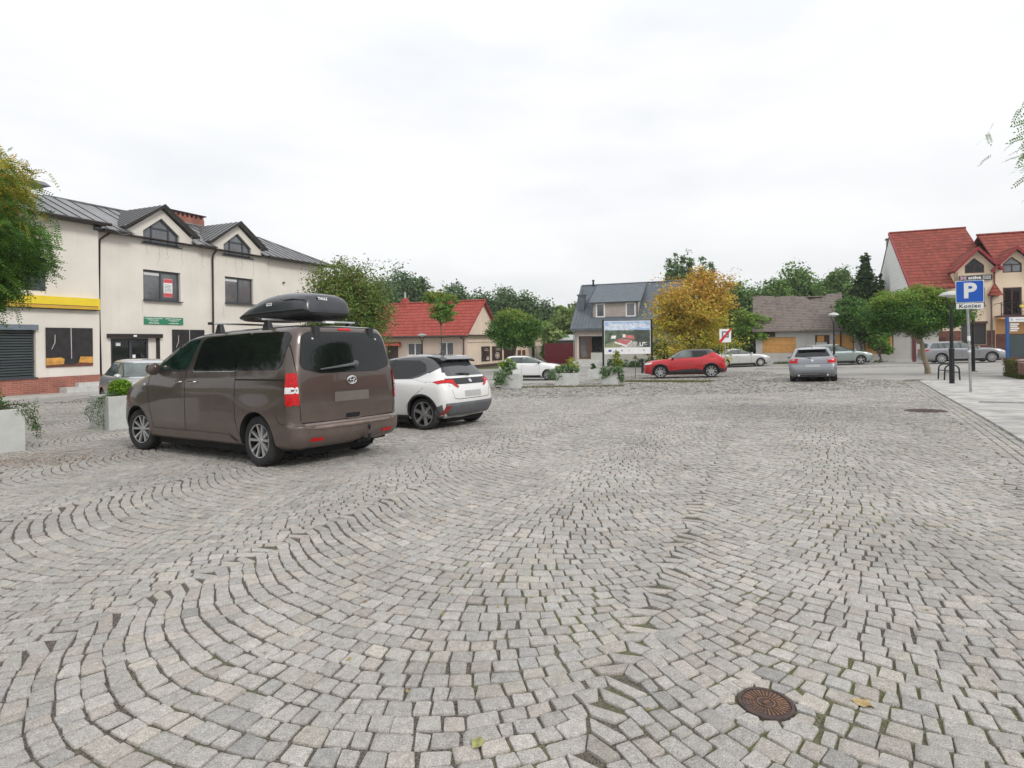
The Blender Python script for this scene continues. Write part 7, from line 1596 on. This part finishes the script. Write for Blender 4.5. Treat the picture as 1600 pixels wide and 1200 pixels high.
for px, yt, w_, lb in ((1046,404,9,'leftmost poplar spire above the orange tree'), (1057,399,10,'second poplar spire from the left above the orange tree'), (1068,401,9,'third poplar spire from the left above the orange tree'), (1079,398,11,'tall poplar spire right of the middle above the orange tree'), (1099,405,11,'separate poplar spire above the right half of the orange tree'), (1112,412,8,'lowest poplar spire furthest right above the orange tree')):
    px_tree('poplar_tree', lb, px, 78, yt, 540, w_*1.35, shape='column', n=5200, leaf=.28, pal=[(.10,.165,.075),(.13,.20,.09)], wts=[1,1], group='poplars behind the orange tree', limbs=False, trunk_r=.12, per=14)
px_tree('spruce_tree', 'dark pointed conifer between the boarded house and the white side gable', 1352, 58, 397, 560, 92, shape='cone', n=42000, leaf=.26, pal=[(.045,.085,.030),(.065,.11,.04),(.035,.065,.028)], wts=[3,3,2], limbs=False, per=14, flat=.35, trunk_r=.2)
px_tree('spruce_tree', 'shorter dark conifer right beside the pointed one, against the white gable', 1377, 56, 428, 560, 40, shape='cone', n=14000, leaf=.26, pal=[(.045,.085,.030),(.06,.10,.04)], wts=[3,3], limbs=False, per=14, flat=.35, trunk_r=.2)
# trees off the left edge, seen mirrored in the van
for (x, y, lb) in ((-15.5,4.5,'dark robinia far out to the left, mirrored in the side glass of the van'), (-13.0,1.0,'dark robinia left of the viewer, mirrored in the doors of the van')):
    tree('robinia_tree', lb, x, y, 6, [(0,0,3.0,2.5,2.8,1.9), (0,1.6,2.6,1.9,1.9,1.5), (0,-1.4,3.2,1.9,1.9,1.6)], 9000, .22, [G1,G2,G3], [3,3,1])
# ---------------------------------------------------------------- hedges, shrubs and planters
def shrub(name, label, x, y, z, blobs, n, leaf, pal, wts, cat='shrub', group=None, **k):
    t = thing(name, label, cat, (x, y, z), 0, group); b = MB()
    for bl in blobs[:4]: b.tube([(0,0,-.02),(bl[0]*.5, bl[1]*.5, bl[2]*.5),(bl[0], bl[1], bl[2])], [.02,.015,.006], 5)
    mk('stem', b, BARK, t); crown('foliage', t, blobs, n, leaf, pal, wts, **k); return t
HP = [(.045,.10,.035),(.065,.13,.045),(.035,.075,.03)]
p = at(1034, 46.5); shrub('hedge', 'tall dark green hedge beside the billboard, left of the yellow board', p.x, 46.5, T(p.x,46.5), [(-.3,0,1.2,.9,.7,1.15),(.5,0,1.0,.7,.7,1.0)], 5200, .14, HP, [3,3,2], cat='hedge')
p = at(1112, 50.5); shrub('hedge', 'dark green hedge behind the red crossover and the crossed-out road sign', p.x, 50.5, T(p.x,50.5), [(-1.5,0,.9,1.2,.7,.95),(0,0,1.1,1.2,.7,1.2),(1.4,0,1.0,1.2,.7,1.1),(-2.8,0,.9,1.0,.7,1.0)], 9000, .15, HP, [3,3,2], cat='hedge')
p = at(990, 49.6); shrub('hedge', 'low dark hedge at the foot of the grey-roofed house, under the billboard', p.x, 49.6, T(p.x,49.6), [(-1.6,0,.25,.8,.4,.35),(0,0,.3,1.0,.4,.4),(1.6,0,.3,.9,.4,.42)], 4200, .10, HP, [3,3,2], cat='hedge')
p = at(1155, 51.5); shrub('bush', 'dark bush under the small bright robinia beside the silver saloon', p.x, 51.5, T(p.x,51.5), [(0,0,.8,1.6,.8,.8)], 4600, .14, HP, [3,3,2])
SOIL = mat('planter_soil', (.07,.05,.035), 1, 0, .4, 12, bump=.6)
def planter(label, x, y, ang, wd, h, dp=None, z=None, group='concrete planters'):
    t = thing('planter', label, 'planter', (x, y, T(x, y) if z is None else z), ang, group); dp = dp or wd
    b = MB(); a, c_ = wd/2, dp/2; k = .05
    o = [(-a,-c_,-.05),(a,-c_,-.05),(a,c_,-.05),(-a,c_,-.05)]; tt = [(-a,-c_,h),(a,-c_,h),(a,c_,h),(-a,c_,h)]; ti = [(-a+k,-c_+k,h),(a-k,-c_+k,h),(a-k,c_-k,h),(-a+k,c_-k,h)]; bi = [(x_, y_, h-.08) for x_, y_, _ in ti]
    b.add(o+tt+ti+bi, [(0,3,2,1)]+[(i,(i+1)%4,4+(i+1)%4,4+i) for i in range(4)]+[(4+i,4+(i+1)%4,8+(i+1)%4,8+i) for i in range(4)]+[(8+i,8+(i+1)%4,12+(i+1)%4,12+i) for i in range(4)]+[(12,13,14,15)])
    mk('box', b, CONCL, t, bevel=.008); b = MB(); b.box(-a+k+.002,a-k-.002,-c_+k+.002,c_-k-.002,h-.10,h-.06); mk('soil', b, SOIL, t); return t
def ivy(name, label, x, y, z, strands, n, leaf, pal=((.06,.12,.05),(.045,.09,.04),(.09,.15,.06)), group=None):
    """trailing stems with leaves along them; strands: lists of points"""
    t = thing(name, label, 'trailing plant', (x, y, z), 0, group); b = MB(); VV, CC = [], []
    for st in strands:
        b.tube(st, .004, 4); P = np.array(st); m_ = n//len(strands); s_ = rng.random(m_)*(len(P)-1); i = s_.astype(int); f = (s_-i)[:, None]
        p_ = P[i]*(1-f)+P[i+1]*f + rng.normal(0, leaf*.9, (m_, 3)); nn = unit(m_)+np.array([0,0,.6]); nn /= np.linalg.norm(nn, axis=1, keepdims=True)
        VV.append(leaves(p_, nn, unit(m_), leaf*rng.uniform(.6,1.2,m_), leaf*.7)); CC.append(np.repeat(colours(m_, pal, [1]*len(pal)), 4, 0))
    V = np.concatenate(VV); mk('stems', b, BARK, t); fastmesh('foliage', V, np.arange(len(V)).reshape(-1,4), np.concatenate(CC), LEAF, t); return t
vf = Vector((math.cos(VYAW), math.sin(VYAW))); vl = Vector((-vf.y, vf.x))
g = G(40, 703.7); h1 = .70; wd = 1.0
c = Vector((g.x, g.y)) + vf*.5 - vl*-.5*1 ; c = Vector((g.x, g.y)) + vf*(wd/2) + vl*(wd/2)
planter('large pale concrete planter at the left edge of the picture, nearest to the viewer', c.x, c.y, VYAW, wd, h1)
P1 = (c.x, c.y, T(c.x, c.y)+h1)
shrub('dwarf_pine', 'dense dark green dwarf pine in the planter at the left edge', P1[0]-.18, P1[1]+.12, P1[2]-.08, [(0,0,.20,.34,.34,.24),(.16,-.05,.30,.20,.2,.15),(-.2,.1,.32,.25,.25,.2)], 9000, .045, [(.045,.11,.025),(.07,.15,.03),(.03,.075,.02)], [3,3,2], cat='shrub', per=18, clump=.2)
e_ = Vector((g.x, g.y))-Vector(P1[:2])
ivy('ivy', 'ivy trailing over the right side of the planter at the left edge', P1[0], P1[1], P1[2]-.02, [[(e_.x*.3+a*.1, e_.y*.3+a*.1, .05), (e_.x*.8+a*.2, e_.y*.8+.25*a, .10), (e_.x+.04+a*.06, e_.y+.1*a, -.03), (e_.x+.07+a*.08, e_.y+.1+a*.05, -.20-.15*abs(a)), (e_.x+.08+a*.10, e_.y+.12, -.34-.15*(a > 0))] for a in (-.6,-.2,.1,.4,.8)], 620, .035)
g = G(170, 672.5); wd = .92; c = Vector((g.x, g.y)) + vf*(wd/2) - vl*(wd/2)
planter('pale concrete planter in front of the bonnet of the brown people carrier', c.x, c.y, VYAW, wd, .71); P2 = (c.x, c.y, T(c.x, c.y)+.71)
q = at(188, c.y-.1, 603)
shrub('box_ball', 'bright green clipped ball shrub in the planter by the nose of the people carrier', q.x, c.y-.1, P2[2]-.06, [(0,0,.20,.19,.19,.19)], 5200, .035, [(.14,.26,.025),(.10,.20,.02),(.18,.30,.04)], [3,2,2], per=14, ragged=.08)
e_ = Vector((g.x, g.y))-Vector((P2[0], P2[1])); lft = -vl*0
ivy('ivy', 'ivy hanging down the left side of the planter by the people carrier', P2[0], P2[1], P2[2]-.02, [[(e_.x*.4, e_.y*.4, .04), (e_.x*.9-.05+a*.08, e_.y*.9+.1, .06), (e_.x-.16+a*.15, e_.y+.1+.15*a, -.10), (e_.x-.24+a*.2, e_.y+.1+.15*a, -.36-.1*a), (e_.x-.24+a*.22, e_.y+.12, -.60-.1*a)] for a in (-1,-.6,-.2,.2,.6)], 1000, .034)
JN = [(.14,.21,.13),(.10,.16,.10),(.18,.25,.15)]
far = [(800,607,.80,'far planter with a spreading grey-green juniper, just right of the white hatchback tail'), (888,602,1.0,'far planter in front of the white three-door hatchback bonnet'), (929,592,.62,'low far planter left of the billboard post'), (957,601,.66,'far planter at the foot of the left billboard post')]
for i, (px, py, wd, lb) in enumerate(far):
    g = G(px, py); planter(lb, g.x, g.y+.5, math.radians(-12), wd, .56); zt = T(g.x, g.y+.5)+.50
    sl = ['grey-green juniper hanging low from the far planter beside the white hatchback tail', 'juniper and yellow-green bush in the planter before the white three-door', 'thin upright plant in the low planter left of the billboard post', 'juniper arching over the planter at the billboard post'][i]
    bl = [[(-.40,-.3,.05,.45,.4,.45),(-.1,-.2,.40,.35,.35,.30),(-.65,-.4,-.15,.28,.3,.35)], [(-.6,-.2,.0,.5,.4,.42),(-.1,-.2,.30,.40,.3,.25),(.35,-.2,.20,.35,.3,.12)], [(0,0,.22,.16,.16,.26)], [(-.35,-.3,.05,.28,.3,.38),(.25,-.3,.15,.45,.3,.22),(.50,-.3,-.15,.2,.2,.3)]][i]
    bl = [(q[0]*.85, q[1], q[2], q[3]*.74, q[4]*.8, q[5]*.74) for q in bl]
    shrub('juniper', sl, g.x, g.y+.5, zt, bl, 2400 if i != 2 else 600, .075, JN if i != 2 else HP, [3,3,2], per=14)
    if i == 1: shrub('golden_shrub', 'small yellow-green shrub with reddish tips in the planter before the white three-door', g.x+.25, g.y+.55, zt, [(0,0,.45,.30,.3,.30),(-.5,0,.25,.28,.25,.18)], 1700, .07, [(.28,.30,.04),(.20,.26,.04),(.34,.16,.05)], [3,3,1])
    if i == 3: shrub('golden_shrub', 'upright yellow-green shrub behind the planter at the billboard post', g.x+.35, g.y+.8, zt, [(0,0,.45,.22,.2,.50)], 1500, .07, [(.16,.20,.04),(.22,.24,.05)], [3,2])
    if i == 0: shrub('golden_shrub', 'small bright green shrub behind the juniper beside the hatchback tail', g.x-.2, g.y+.6, zt, [(0,0,.50,.35,.3,.24)], 1500, .07, [(.15,.24,.03),(.20,.28,.05)], [3,2])
# fallen leaves
def litter(name, label, px, py, sx, sy, n, pal, size=.045):
    g = G(px, py); X = g.x+rng.normal(0, sx, n); Y = g.y+rng.normal(0, sy, n); Z = TN(X, Y)+.006+rng.random(n)*.008
    nn = np.stack([rng.normal(0,.25,n), rng.normal(0,.25,n), np.ones(n)], 1); nn /= np.linalg.norm(nn, axis=1, keepdims=True)
    V = leaves(np.stack([X,Y,Z],1), nn, unit(n)*np.array([1,1,.1]), size*rng.uniform(.6,1.3,n), size*.6); o = fastmesh(name, V, np.arange(len(V)).reshape(-1,4), np.repeat(colours(n, pal, [1]*len(pal)),4,0), LEAF); tag(o, label, 'leaves', kind='stuff')
litter('fallen_leaves', 'rust coloured fallen leaves on the cobbles below the planter at the left edge', 25, 722, .75, .35, 900, [(.30,.14,.05),(.36,.20,.06),(.22,.10,.05)], .03)
litter('fallen_leaves', 'scattered small yellow leaves across the cobbled square', 900, 900, 3.2, 1.6, 70, [(.34,.27,.09),(.26,.18,.07)], .03)
litter('fallen_leaves', 'thin brown leaf litter on the cobbles between the two left planters', 110, 705, 1.2, .7, 500, [(.26,.14,.07),(.30,.20,.08)], .025)
for (px, py, s_, lb, cc) in ((1347,1100,.05,'single pale yellow fallen leaf right of the rusty valve cover',(.46,.34,.15)), (746,1163,.04,'thin yellow-green leaf blade on the cobbles at the bottom centre',(.34,.34,.12))):
    g = G(px, py); b = MB(); n_ = 7; b.v = [(0,0,.006)]+[(s_*math.cos(a)*(1 if k%2 else .75), s_*.65*math.sin(a)*(1 if k%2 else .8), .008+.006*math.sin(k*2)) for k, a in enumerate([2*PI*i/10 for i in range(10)])]; b.f = [(0,i,i%10+1) for i in range(1,11)]; b.m = [0]*10
    o = mk('fallen_leaf', b, mat('dry_leaf_%d' % px, tuple(q*.8 for q in cc), .7, 0, .3, 40), None, loc=(g.x, g.y, T(g.x,g.y)), rot=(0,0,px)); tag(o, lb, 'leaf')
# moss tufts in joints on the right
n = 30000; X = rng.uniform(.1, 8.5, n); Y = rng.uniform(1.9, 11, n); msk = (np.sin(X*2.1+Y*1.3)+np.sin(X*5.3-Y*3.7)+rng.normal(0,.5,n)) > .95; X, Y = X[msk], Y[msk]
Z = TN(X, Y)-.004; n = len(X); V = leaves(np.stack([X,Y,Z-.004],1), unit(n)*.3+np.array([0,0,1.]), unit(n), .020, .014); o = fastmesh('moss', V, np.arange(len(V)).reshape(-1,4), np.repeat(colours(n, [(.16,.19,.03),(.11,.15,.03),(.20,.20,.05)], [1,1,1]),4,0), LEAF); tag(o, 'moss specks in the joints between the cobbles on the right', 'moss', kind='stuff')
# ================================================================ STREET FURNITURE
def lamp(label, x, y, h, arms=True, z=None):
    t = thing('street_lamp', label, 'street lamp', (x, y, T(x, y)), 0, 'mushroom street lamps')
    b = MB(); b.lathe([(.16,0),(.16,.015),(.075,.03),(.072,h*.36),(.085,h*.365),(.085,h*.38),(.055,h*.39),(.045,h*.80)], n=20); mk('pole', b, BLACKM, t, True, sharp=30)
    b = MB()
    for s_ in (-1, 1): b.tube([(0,0,h*.80),(s_*.10,0,h*.86),(s_*.20,0,h*.955)], [.03,.022,.012], 6)
    mk('arm', b, BLACKM, t, True)
    b = MB(); b.lathe([(.33,h*.955),(.32,h*.965),(.22,h*.99),(.08,h*1.0),(.001,h*1.003)], n=28, cap=False); b.lathe([(.33,h*.955),(.30,h*.953),(.05,h*.93),(.001,h*.93)], n=28, cap=False)
    mk('lamp_shade', b, mat('pale_shade', (.50,.50,.47), .5, 0, .1, 5), t, True, sharp=60); return t
g = G(1487.5, 600.5); lamp('black street lamp with mushroom head just left of the parking sign', g.x, g.y, 3.08)
g = G(1521, 580); lamp('black street lamp behind the parking sign pole, head hidden by the sign', g.x, g.y, 3.05)
p = at(659.5, 43); lamp('far street lamp in front of the red-roofed bungalow, beside the slim sapling', p.x, 43, 2.95)
p = at(1303, 39); lamp('far street lamp rising above the grey hatchback against the old tiled roof', p.x, 39, 3.65)
g = G(1517, 615); sa = math.atan2(-.61, .79)
t = thing('parking_sign', 'blue parking sign with letter P and white plate below on a grey pole', 'road sign', (g.x, g.y, T(g.x, g.y)+.035), sa)
zt = 3.05
b = MB(); b.lathe([(.032,-.05),(.032,zt+.02),(.001,zt+.025)], n=14); b.lathe([(.036,1.10),(.036,1.16)], n=14, cap=False, mi=1); b.lathe([(.036,1.42),(.036,1.55)], n=14, cap=False, mi=1); pole = mk('pole', b, [STEEL, WHITEPL], t, True); pole.rotation_euler = (0, math.radians(-1.2), 0)
SBL = mat('sign_blue', (.006,.10,.52), .35, 0, .04, 5)
b = MB(); b.box(-.31,.31,-.062,-.045,zt-.58,zt+.02); pl_ = mk('sign_plate', b, WHITEPL, t, bevel=.004); b = MB(); b.prism([(-.275,zt-.568),(.275,zt-.568),(.295,zt-.548),(.295,zt-.012),(.275,zt+.008),(-.275,zt+.008),(-.295,zt-.012),(-.295,zt-.548)], -.066, -.063, 'y'); mk('blue_field', b, SBL, pl_)
text('letter', 'P', .56, WHITEPL, pl_, (.0,-.0675,zt-.275), bold=.022, sx=1.0)
b = MB(); b.box(-.30,.30,-.062,-.048,zt-.755,zt-.60); pl2 = mk('lower_plate', b, WHITEPL, t); text('letters', 'Koniec', .145, BLACKP, pl2, (.0,-.0635,zt-.68), bold=.003, sx=1.05, space=1.12)
for (xa, xb, y) in ((1475.5,1500,595.5), (1466,1489,591.8)):
    a, c_ = G(xa, y), G(xb, y); t = thing('bicycle_rack', 'black bicycle hoop rack beside the street lamp, %s one' % ('nearer' if y > 593 else 'farther'), 'bicycle rack', (a.x, a.y, T(a.x, a.y)+.035), math.atan2(c_.y-a.y, c_.x-a.x), 'bicycle racks')
    W_r = (c_-a).length; hh = .54; b = MB(); r = .16
    pts = [(0,0,-.05),(.02,0,hh-r)]+[(.02+r-r*math.cos(k*PI/10), 0, hh-r+r*math.sin(k*PI/10)) for k in range(1,6)]+[(W_r-.02-r+r*math.sin(k*PI/10), 0, hh-r+r*math.cos(k*PI/10)) for k in range(0,6)]+[(W_r,0,-.05)]
    b.tube(pts, .025, 8); mk('hoop', b, BLACKM, t, True); b = MB(); b.tube([(.01,0,.30),(W_r-.01,0,.30)], .018, 8); mk('crossbar', b, BLACKM, t, True)
# litter bin
p = at(1405.5, 46.3); t = thing('litter_bin', 'grey ribbed litter bin on the grass before the old house', 'bin', (p.x, 46.3, T(p.x, 46.3)))
b = MB(); b.lathe([(.20,.02),(.23,.05),(.24,.80),(.26,.82)], n=20); mk('body', b, GREYP, t, True, sharp=30); b = MB()
for k in range(14): a = 2*PI*k/14; b.box(.245*math.cos(a)-.018, .245*math.cos(a)+.018, .245*math.sin(a)-.018, .245*math.sin(a)+.018, .06, .80)
mk('rib', b, STEEL, t); b = MB(); b.lathe([(.28,.82),(.28,.87),(.16,.90),(.12,.90)], n=20); mk('lid', b, BLACKM, t, True, sharp=30)
# billboard
g = G(943, 588); Yb = g.y; s_ = Yb/F; bx = at(943, Yb); rx = at(1018, Yb)
t = thing('billboard', 'large billboard with an aerial picture of a red-roofed building on black posts', 'billboard', (g.x, Yb, T(g.x, Yb)), math.atan2(-.06, 1)); Wb = (rx.x-bx.x)
zz = lambda py: at(980, Yb, py).z - T(g.x, Yb)
for x, z0 in ((0,-.2), (Wb,-.2)): b = MB(); b.box(x-.055,x+.055,-.05,.05,z0,zz(499)); mk('post', b, BLACKM, t)
Z0, Z1 = zz(553), zz(501.5); x0, x1 = .07, Wb-.07; H = Z1-Z0; W = x1-x0
b = MB(); b.box(x0,x1,-.03,.03,Z0,Z1); bd = mk('board', b, WHITEPL, t)
def bb(u0,u1,v0,v1,m,d=1,name='print',poly=None):
    b = MB(); pts = poly or [(u0,v0),(u1,v0),(u1,v1),(u0,v1)]; b.prism([(x0+u*W, Z0+v*H) for u, v in pts], -.030-.002*d, -.030-.002*d+.0012, 'y'); return mk(name, b, m, bd)
cm_ = lambda n, c, v=.25: mat('print_'+n, c, .45, 0, v, 3.5)
bb(.01,.99,.60,.985,cm_('sky', (.38,.52,.74)),1,'sky_print'); bb(.01,.99,.20,.74,None,1) if False else bb(.01,.99,.20,.72,cm_('woods', (.10,.14,.09), .5),2,'woods_print')
bb(0,0,0,0,cm_('cloud', (.62,.70,.84)),2,'cloud_print',[(.02,.74),(.5,.72),(.7,.8),(.98,.78),(.98,.88),(.6,.86),(.3,.9),(.02,.84)])
bb(0,0,0,0,cm_('darkwood', (.06,.075,.06), .4),3,'woods_print',[(.65,.74),(.97,.70),(.97,.24),(.8,.22),(.66,.42)])
bb(0,0,0,0,cm_('lawn', (.26,.28,.16)),3,'lawn_print',[(.02,.20),(.30,.20),(.38,.30),(.22,.40),(.02,.30)])
bb(0,0,0,0,cm_('yard', (.48,.46,.42)),3,'yard_print',[(.30,.20),(.68,.20),(.72,.38),(.55,.36)])
bb(0,0,0,0,cm_('wall', (.78,.74,.72)),4,'wall_print',[(.22,.34),(.48,.21),(.50,.25),(.60,.37),(.60,.42),(.47,.28),(.23,.38)])
bb(0,0,0,0,cm_('redroof', (.55,.16,.17)),5,'roof_print',[(.24,.39),(.47,.27),(.60,.42),(.36,.48)]); bb(0,0,0,0,cm_('redroof', (.5,.2,.2)),5,'roof_print',[(.44,.49),(.66,.45),(.62,.56),(.46,.58)])
bb(0,0,0,0,cm_('wall', (.7,.7,.7)),5,'wall_print',[(.14,.47),(.24,.46),(.26,.56),(.16,.56)]); bb(0,0,0,0,cm_('wall', (.7,.7,.7)),6,'wall_print',[(.39,.50),(.46,.50),(.46,.60),(.40,.60)]); bb(0,0,0,0,cm_('court', (.35,.33,.28)),6,'court_print',[(.38,.42),(.46,.39),(.50,.42),(.42,.445)])
bb(.09,.155,.065,.135,cm_('eu_blue', (.03,.06,.32)),2,'flag_print')
for u in (.235,.25): bb(u,u+.018,.07,.13,cm_('grey_a', (.2,.2,.2)),2,'logo_print')
bb(.36,.40,.08,.13,cm_('grey_b', (.35,.33,.38)),2,'logo_print'); bb(.51,.55,.08,.13,cm_('grey_c', (.55,.55,.55)),2,'logo_print'); bb(.83,.87,.09,.13,cm_('grey_d', (.45,.45,.45)),2,'logo_print')
text('title', 'Nowęszne w Jłżowie', .245, WHITEPL, bd, (x0+W*.5, -.037, Z0+H*.895), bold=.006, sx=1.10)
text('subtitle', 'projektowanie i budowa', .11, WHITEPL, bd, (x0+W*.40, -.040, Z0+H*.775), sx=1.05)
text('logo_letter', 'U', .34, WHITEPL, bd, (x0+W*.80, -.044, Z0+H*.285), bold=.014)
bb(0,0,0,0,WHITEPL,6,'logo_mark',[(.845,.36),(.93,.345),(.87,.315),(.845,.315)]); bb(.86,.93,.27,.285,cm_('grey_d', (.45,.45,.45)),6,'logo_mark'); bb(.70,.77,.225,.24,WHITEPL,6,'logo_mark')
# posts near the billboard
p = at(1003, 41); t = thing('bollard', 'short black post under the right part of the billboard', 'bollard', (p.x, 41, T(p.x, 41))); b = MB(); b.lathe([(.07,-.05),(.07,.92),(.05,.96),(.001,.965)], n=14); mk('post', b, BLACKM, t, True, sharp=30); b = MB(); b.lathe([(.075,.80),(.075,.84)], n=14, cap=False); mk('collar', b, BLACKM, t, True)
g = G(993, 592); t = thing('stake', 'thin dark wooden stake with pointed top in front of the billboard', 'post', (g.x, g.y, T(g.x, g.y))); b = MB(); b.box(-.02,.02,-.02,.02,-.1,1.22); mk('shaft', b, BARK, t); b = MB(); b.hexa([(-.16,-.02,1.10),(.16,-.02,1.10),(.16,.02,1.10),(-.16,.02,1.10),(-.02,-.02,1.32),(.02,-.02,1.32),(.02,.02,1.32),(-.02,.02,1.32)]); mk('head', b, mat('twiggy_top', (.16,.12,.08), .9), t)
# crossed-out sign
p = at(1133, 37.5); z_ = T(p.x, 37.5); t = thing('road_sign', 'white square road sign crossed by a red diagonal above the red crossover', 'road sign', (p.x, 37.5, z_), -.05)
zc = at(1133, 37.5, 524.5).z - z_; b = MB(); b.lathe([(.03,-.1),(.03,zc+.3)], n=10); mk('pole', b, STEEL, t, True)
b = MB(); b.box(-.36,.36,-.05,-.03,zc-.42,zc+.42); pl_ = mk('sign_plate', b, WHITEPL, t); b = MB(); b.box(-.22,.22,-.054,-.0505,zc-.12,zc+.28); mk('grey_field', b, mat('sign_grey', (.16,.18,.20), .5), pl_)
b = MB(); b.box(-.12,.12,-.058,-.0545,zc-.02,zc+.18); mk('white_mark', b, WHITEPL, pl_); b = MB(); b.prism([(-.38,zc-.44),(-.26,zc-.44),(.40,zc+.40),(.40,zc+.48),(.30,zc+.46),(-.38,zc-.32)], -.063, -.0585, 'y'); mk('red_bar', b, mat('sign_red', (.60,.02,.03), .4), pl_)
# yellow board with lettering
p = at(1057, 45.3); z_ = T(p.x, 45.3); t = thing('yellow_board', 'yellow board with dark letters on the hedge behind the red crossover', 'sign', (p.x, 45.3, z_), -.1)
za, zb_ = at(1057,45.3,552).z-z_, at(1057,45.3,540).z-z_
b = MB(); b.box(-.62,.62,-.02,.02,za,zb_); pl_ = mk('board', b, mat('board_yellow', (.78,.58,.10), .5), t); text('letters', 'ZIEL', .27, BLACKP, pl_, (0,-.025,za+(zb_-za)*.74), bold=.01); text('letters', 'WNA', .27, BLACKP, pl_, (0,-.025,za+(zb_-za)*.26), bold=.01)
for x in (-.55,.55): b = MB(); b.box(x-.03,x+.03,.02,.06,-.1,zb_); mk('post', b, STEEL, t)
# walled bed with thuja, blue information frame at the right edge
a, c_ = G(1573, 586), G(1640, 600); ang = math.atan2(c_.y-a.y, c_.x-a.x)
t = thing('brick_bed_wall', 'low brick wall of a raised bed with creeping ivy at the right edge', 'wall', (a.x, a.y, T(a.x, a.y)), ang)
b = MB(); b.box(0,5,0,.25,-.15,.58); b.box(0,.25,.25,3.2,-.15,.58); mk('wall', b, brickmat('bed_brick', (.26,.10,.07), (.18,.08,.06), (.16,.14,.10), 1, .22, .08, .012), t); b = MB(); b.box(.25,5,.25,3.2,-.1,.52); mk('soil', b, SOIL, t)
f = Vector((math.cos(ang), math.sin(ang))); nrm2 = Vector((-f.y, f.x))
ivy('ivy', 'olive ivy creeping over the low brick bed wall at the right edge', a.x, a.y, T(a.x,a.y), [[(f.x*u, f.y*u, .62), (f.x*(u+.05)-nrm2.x*.06, f.y*(u+.05)-nrm2.y*.06, .55), (f.x*(u+.1)-nrm2.x*.05, f.y*(u+.1)-nrm2.y*.05, .3), (f.x*(u+.05)-nrm2.x*.07, f.y*(u+.05)-nrm2.y*.07, .02)] for u in (.05,.25,.5,.7,.95,1.2,1.5,1.8)], 2600, .05, pal=((.12,.12,.04),(.16,.15,.05),(.08,.09,.03)))
q = Vector((a.x, a.y)) + f*.55 + nrm2*1.0
shrub('thuja', 'brownish green narrow thuja in the raised brick bed at the right edge', q.x, q.y, T(a.x,a.y)+.5, [(0,0,.55,.26,.26,.6),(.05,0,.85,.18,.18,.45)], 4200, .05, [(.14,.12,.03),(.09,.10,.03),(.18,.13,.04)], [3,2,2], per=16, ragged=.1)
shrub('thuja', 'greener thuja further back in the raised brick bed', q.x+.5, q.y+.6, T(a.x,a.y)+.5, [(0,0,.5,.25,.25,.6)], 2600, .05, [(.05,.08,.03),(.07,.10,.03)], [3,2], per=16, ragged=.1)
n_ = 4200; grass('weed_edge', band((a.x, a.y-.12), (a.x+f.x*3, a.y+f.y*3-.12), .35), 2600, 'weeds at the foot of the brick bed wall at the right edge', .04, .14)
q = at(1574, a.y+1.2); z_ = T(q.x, a.y+1.2)
t = thing('information_board', 'tall blue-framed information board with white header at the right edge', 'sign', (q.x, a.y+1.2, z_), -.2)
zh = at(1574, a.y+1.2, 495).z-z_; IB = mat('frame_blue', (.03,.11,.34), .4)
for x in (0, 1.7): b = MB(); b.box(x-.045,x+.045,-.045,.045,-.1,zh); mk('post', b, IB, t)
b = MB(); b.box(.06,1.64,-.03,.03,zh-.22,zh-.02); hd_ = mk('header', b, WHITEPL, t); b = MB(); b.box(.06,1.64,-.02,.02,zh-1.7,zh-.75); mk('panel', b, mat('dark_panel', (.06,.08,.085), .4), t)
b = MB(); b.box(.12,.19,-.034,-.031,zh-.16,zh-.07,0)
x = .3; rr_ = random.Random(5)
while x < 1.5: l = rr_.uniform(.04,.1); b.box(x,x+l,-.034,-.031,zh-.14,zh-.10,0); x += l+.02
mk('header_marks', b, mat('header_grey', (.45,.5,.58), .5), hd_)
b = MB()
for k in range(4): b.box(.10,.42-.06*(k%2),-.03,.0,zh-.34-.09*k,zh-.28-.09*k)
mk('label_strips', b, WHITEPL, t)

# ---------------------------------------------------------------- humid air over the square
hz = MB(); hz.box(-640, 740, -340, 1240, -4.0, 22.0); hm = bpy.data.materials.new('humid_air'); hm.use_nodes = True; hn = hm.node_tree; hn.nodes.clear()
ho = hn.nodes.new('ShaderNodeOutputMaterial'); hv = hn.nodes.new('ShaderNodeVolumePrincipled'); hn.links.new(hv.outputs[0], ho.inputs['Volume'])
hv.inputs['Color'].default_value = (.90,.93,.96,1); hv.inputs['Density'].default_value = .0005; hv.inputs['Anisotropy'].default_value = .2
h_ = mk('haze', hz, hm); h_['kind'] = 'stuff'; tag(h_, 'thin pale haze in the air over the square')
